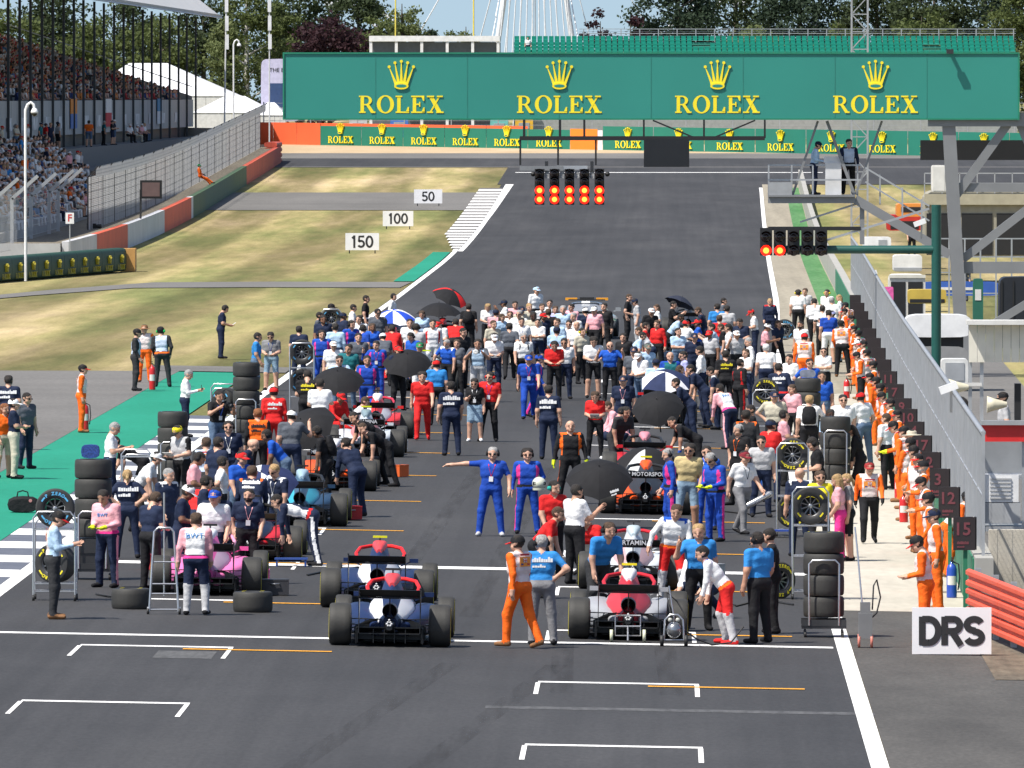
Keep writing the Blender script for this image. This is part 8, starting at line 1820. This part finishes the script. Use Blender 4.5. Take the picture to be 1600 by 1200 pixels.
# --- elsewhere
def stand_at(x, y, z, ps, fc, lb_, **kw): return p_(0, 0, ps, fc, lb_, loc=Vector((x, y, z)), **kw)
v = atY(1272, 303, GY + .9); stand_at(v.x, GY + .9, pl.z + .03, 'hold', 'R', 'person in pale blue on the hanging platform, left one', top='lightblue', bottom='navy', cap='navy', arms='long')
v = atY(1331, 303, GY + 1.0); stand_at(v.x - .1, GY + 1.0, pl.z + .03, 'stand2', 'F', 'person in dark jacket and bib on the hanging platform, right one', top='navy', arms='long', vest='vblue', bottom='black')
mb = MB(); mb.box((0, 0, .5), (.5, .4, 1.0)); mb.box((0, -.05, 1.1), (.6, .1, .2)); o = mb.build('control_desk', M((0.6, 0.6, 0.6), 0.5)); v = atY(1302, 300, GY + .8); o.location = (v.x, GY + .8, pl.z + .03); tag(o, 'white control desk on the hanging platform', 'desk')
v = atY(1570, 608, 229); stand_at(v.x, 229, .8, 'stand2', 'L', 'person in grey shirt and dark cap in the timing booth', top='lgrey', bottom='navy', cap='black')
v = atY(1512, 625, 230); stand_at(v.x, 230, .8, 'hold', 'L', 'person in blue reading in the timing booth', top='royal', arms='long', bottom='navy', sex='f', hk='long')
stand_at(atY(1505, 325, 470).x, 470, g(12, 470), 'stand', 'F', 'person in dark overalls far behind the gantry leg', top='slate', bottom='slate', arms='long')
stand_at(atY(1425, 300, 600).x, 600, g(12, 600), 'stand2', 'F', 'person in black far beyond the platform stairs', top='black', bottom='black')
v = atY(293, 240, 745); stand_at(-30.75, 745, g(-30, 745) + 1.24, 'perch', 'R', 'marshal in orange sitting on the bank by the left fence', top='orange', bottom='orange', arms='long', cap=(0.02, 0.3, 0.12), gloves='black')
h_ = link('racing_helmet', WEAR['helmet']); h_.location = at(520, 766) + Vector((0, 1.95, .62)); set_mats(h_, [M((0.8, 0.12, 0.02), 0.25, coat=0.5), blackm]); tag(h_, 'orange racing helmet in the cockpit of the black and orange car', 'helmet')
# the helmet under the arm and the silver cylinder
W_ = hp_.matrix_basis; inf = PM[('helmet', 'bushy', 1.07, 'm', False)]
h_ = link('racing_helmet', WEAR['helmet']); h_.matrix_world = W_ @ Matrix.Translation(inf['lh'] + Vector((.0, .06, -.12))); set_mats(h_, [M((0.6, 0.62, 0.5), 0.25, coat=0.5), blackm]); tag(h_, 'pale racing helmet held under the arm of the person in blue', 'helmet')
q = at(1181, 838); mb = MB(); mb.lathe([(0, -.34), (.06, -.34), (.065, -.3), (.065, .3), (.03, .36), (0, .36)], 14, 0, 'x'); o = mb.build('silver_cylinder', M((0.5, 0.5, 0.5), 0.25, 0.8)); o.location = at(1163, 836) + Vector((.24, -.12, .68)); o.rotation_euler = (0, R(-28), 0); tag(o, 'silver cylinder carried by the person in grey trousers', 'cylinder')

# ================================================================== SPECTATORS
SPEC = [('white', 'white')] * 7 + [ ('lgrey', 'grey'), ('red', 'red'), ('navy', 'navy'), ('sky', 'blue'), ('pink', 'pink'), ('black', 'black'), ('teal', 'teal'), ('orange', 'orange'), ('khaki', 'sand')]
rs = random.Random(3)
def seated(x, y, z, where, grp, pose=None):
    t, nm = rs.choice(SPEC); ps = pose or rs.choice(['sit', 'sit2', 'sit', 'stand'])
    return stand_at(x, y, z, ps, 270 + rs.uniform(-50, 30), 'person in %s top %s' % (nm, where), top=t, bottom=rs.choice(['khaki', 'denim', 'black', 'navy']), legs=rs.choice(['short', 'long']), cap=rs.choice([None, None, 'white', 'red', 'navy']), hair=rs.choice(['dark', 'brown', 'blond', 'grey']), skin=rs.choice([0, 0, 1]), group=grp)
stand_at(-38.3, 39 * F / (1035 - 146) - 20, 5.2, 'stand', 'B', 'person in bright orange T-shirt standing on the shaded walkway', top='orange', bottom='denim', legs='short')
for px in (8, 22, 36, 48, 66, 80, 92, 106, 112, 182, 189, 172, 210, 222, 234, 246):
    y = 38.6 * F / (1035 - px) - rs.uniform(0, 20); seated(-38.6 + rs.uniform(-.4, .4), y, 5.2, 'standing on the shaded walkway before the parapet', 'standing spectators on the walkway', rs.choice(['stand', 'stand2', 'stand3', 'crossed']) if px < 200 else 'sit')
cells = [(k, 574 + 3.1 * j) for k in range(10) for j in range(38)]; rs.shuffle(cells)
for k, y in cells[:44]:
    x = -33.45 - .48 * k; z = 1.7 + .36 * k; y += rs.uniform(-.8, .8); seated(x, y, z - (0 if rs.random() < .3 else .0), 'on the sunlit terrace behind the near fence', 'spectators on the sunlit terrace')
# the mass of the covered tier, too small to tell apart
def crowd(places, name, label, light=1):
    mb = MB(); pal = [(0.7, 0.7, 0.7)] * light + [(0.5, 0.05, 0.05), (0.03, 0.05, 0.15), (0.3, 0.3, 0.32), (0.05, 0.05, 0.055), (0.35, 0.25, 0.2), (0.08, 0.2, 0.4), (0.5, 0.35, 0.3), (0.6, 0.2, 0.05)]; n_ = len(pal)
    for (x, y, z) in places:
        c_ = rs.randrange(n_); s = rs.uniform(.92, 1.08); hd = rs.choice([n_, n_, n_ + 1, 0])
        rg = []
        for h_, w_, d in ((0, .2, .18), (.25, .19, .14), (.48, .22, .13), (.58, .1, .09)):
            rg.append([(x + d * math.sin(a), y + w_ * math.cos(a), z + .35 + h_ * s) for a in [2 * math.pi * i / 8 for i in range(8)]])
        mb.loft(rg, c_, True); mb.ball((x + .03, y, z + 1.08 * s), (.1, .09, .13), hd if hd else n_, 8, 5); mb.ball((x, y, z + 1.13 * s), (.108, .1, .11), rs.choice([n_ + 1, n_ + 1, n_ + 2, 0, 1]), 8, 4)
        for sd in (-1, 1): mb.tube([(x, y + sd * .2, z + .8 * s), (x + .1, y + sd * .24, z + .55 * s), (x + .3, y + sd * .12, z + .5 * s)], [.06, .05, .04], 5, rs.choice([c_, n_])); mb.tube([(x, y + sd * .1, z + .38), (x + .42, y + sd * .12, z + .4), (x + .45, y + sd * .12, z + .02)], [.09, .075, .05], 5, 4)
    o = mb.build(name, [cloth(c_) for c_ in pal] + [M(SKIN[0], 0.6), M(HAIR['brown'], 0.7), M(HAIR['dark'], 0.7)]); tag(o, label, 'crowd', kind='stuff'); return o
pts = []
for k in range(15):
    y = 640.0
    while y < 945:
        if rs.random() < .42: pts.append((-40.7 - 1.0 * k, y + rs.uniform(-.3, .3), 7.9 + .33 * k - .02))
        y += rs.uniform(.8, 2.6)
crowd(pts, 'crowd', 'dense crowd seated in the shade of the covered stand')
pts = [(-33.45 - .48 * k, y, 1.7 + .36 * k) for k, y in cells[44:330]]
crowd(pts, 'crowd', 'densely seated spectators on the sunlit terrace', 9)
stand_at(atY(825, 70, FY + 2).x, FY + 1.6, atY(825, 82, FY + 1.6).z - .3, 'stand', 'F', 'lone person in white among the green seats', top='white', bottom='navy')
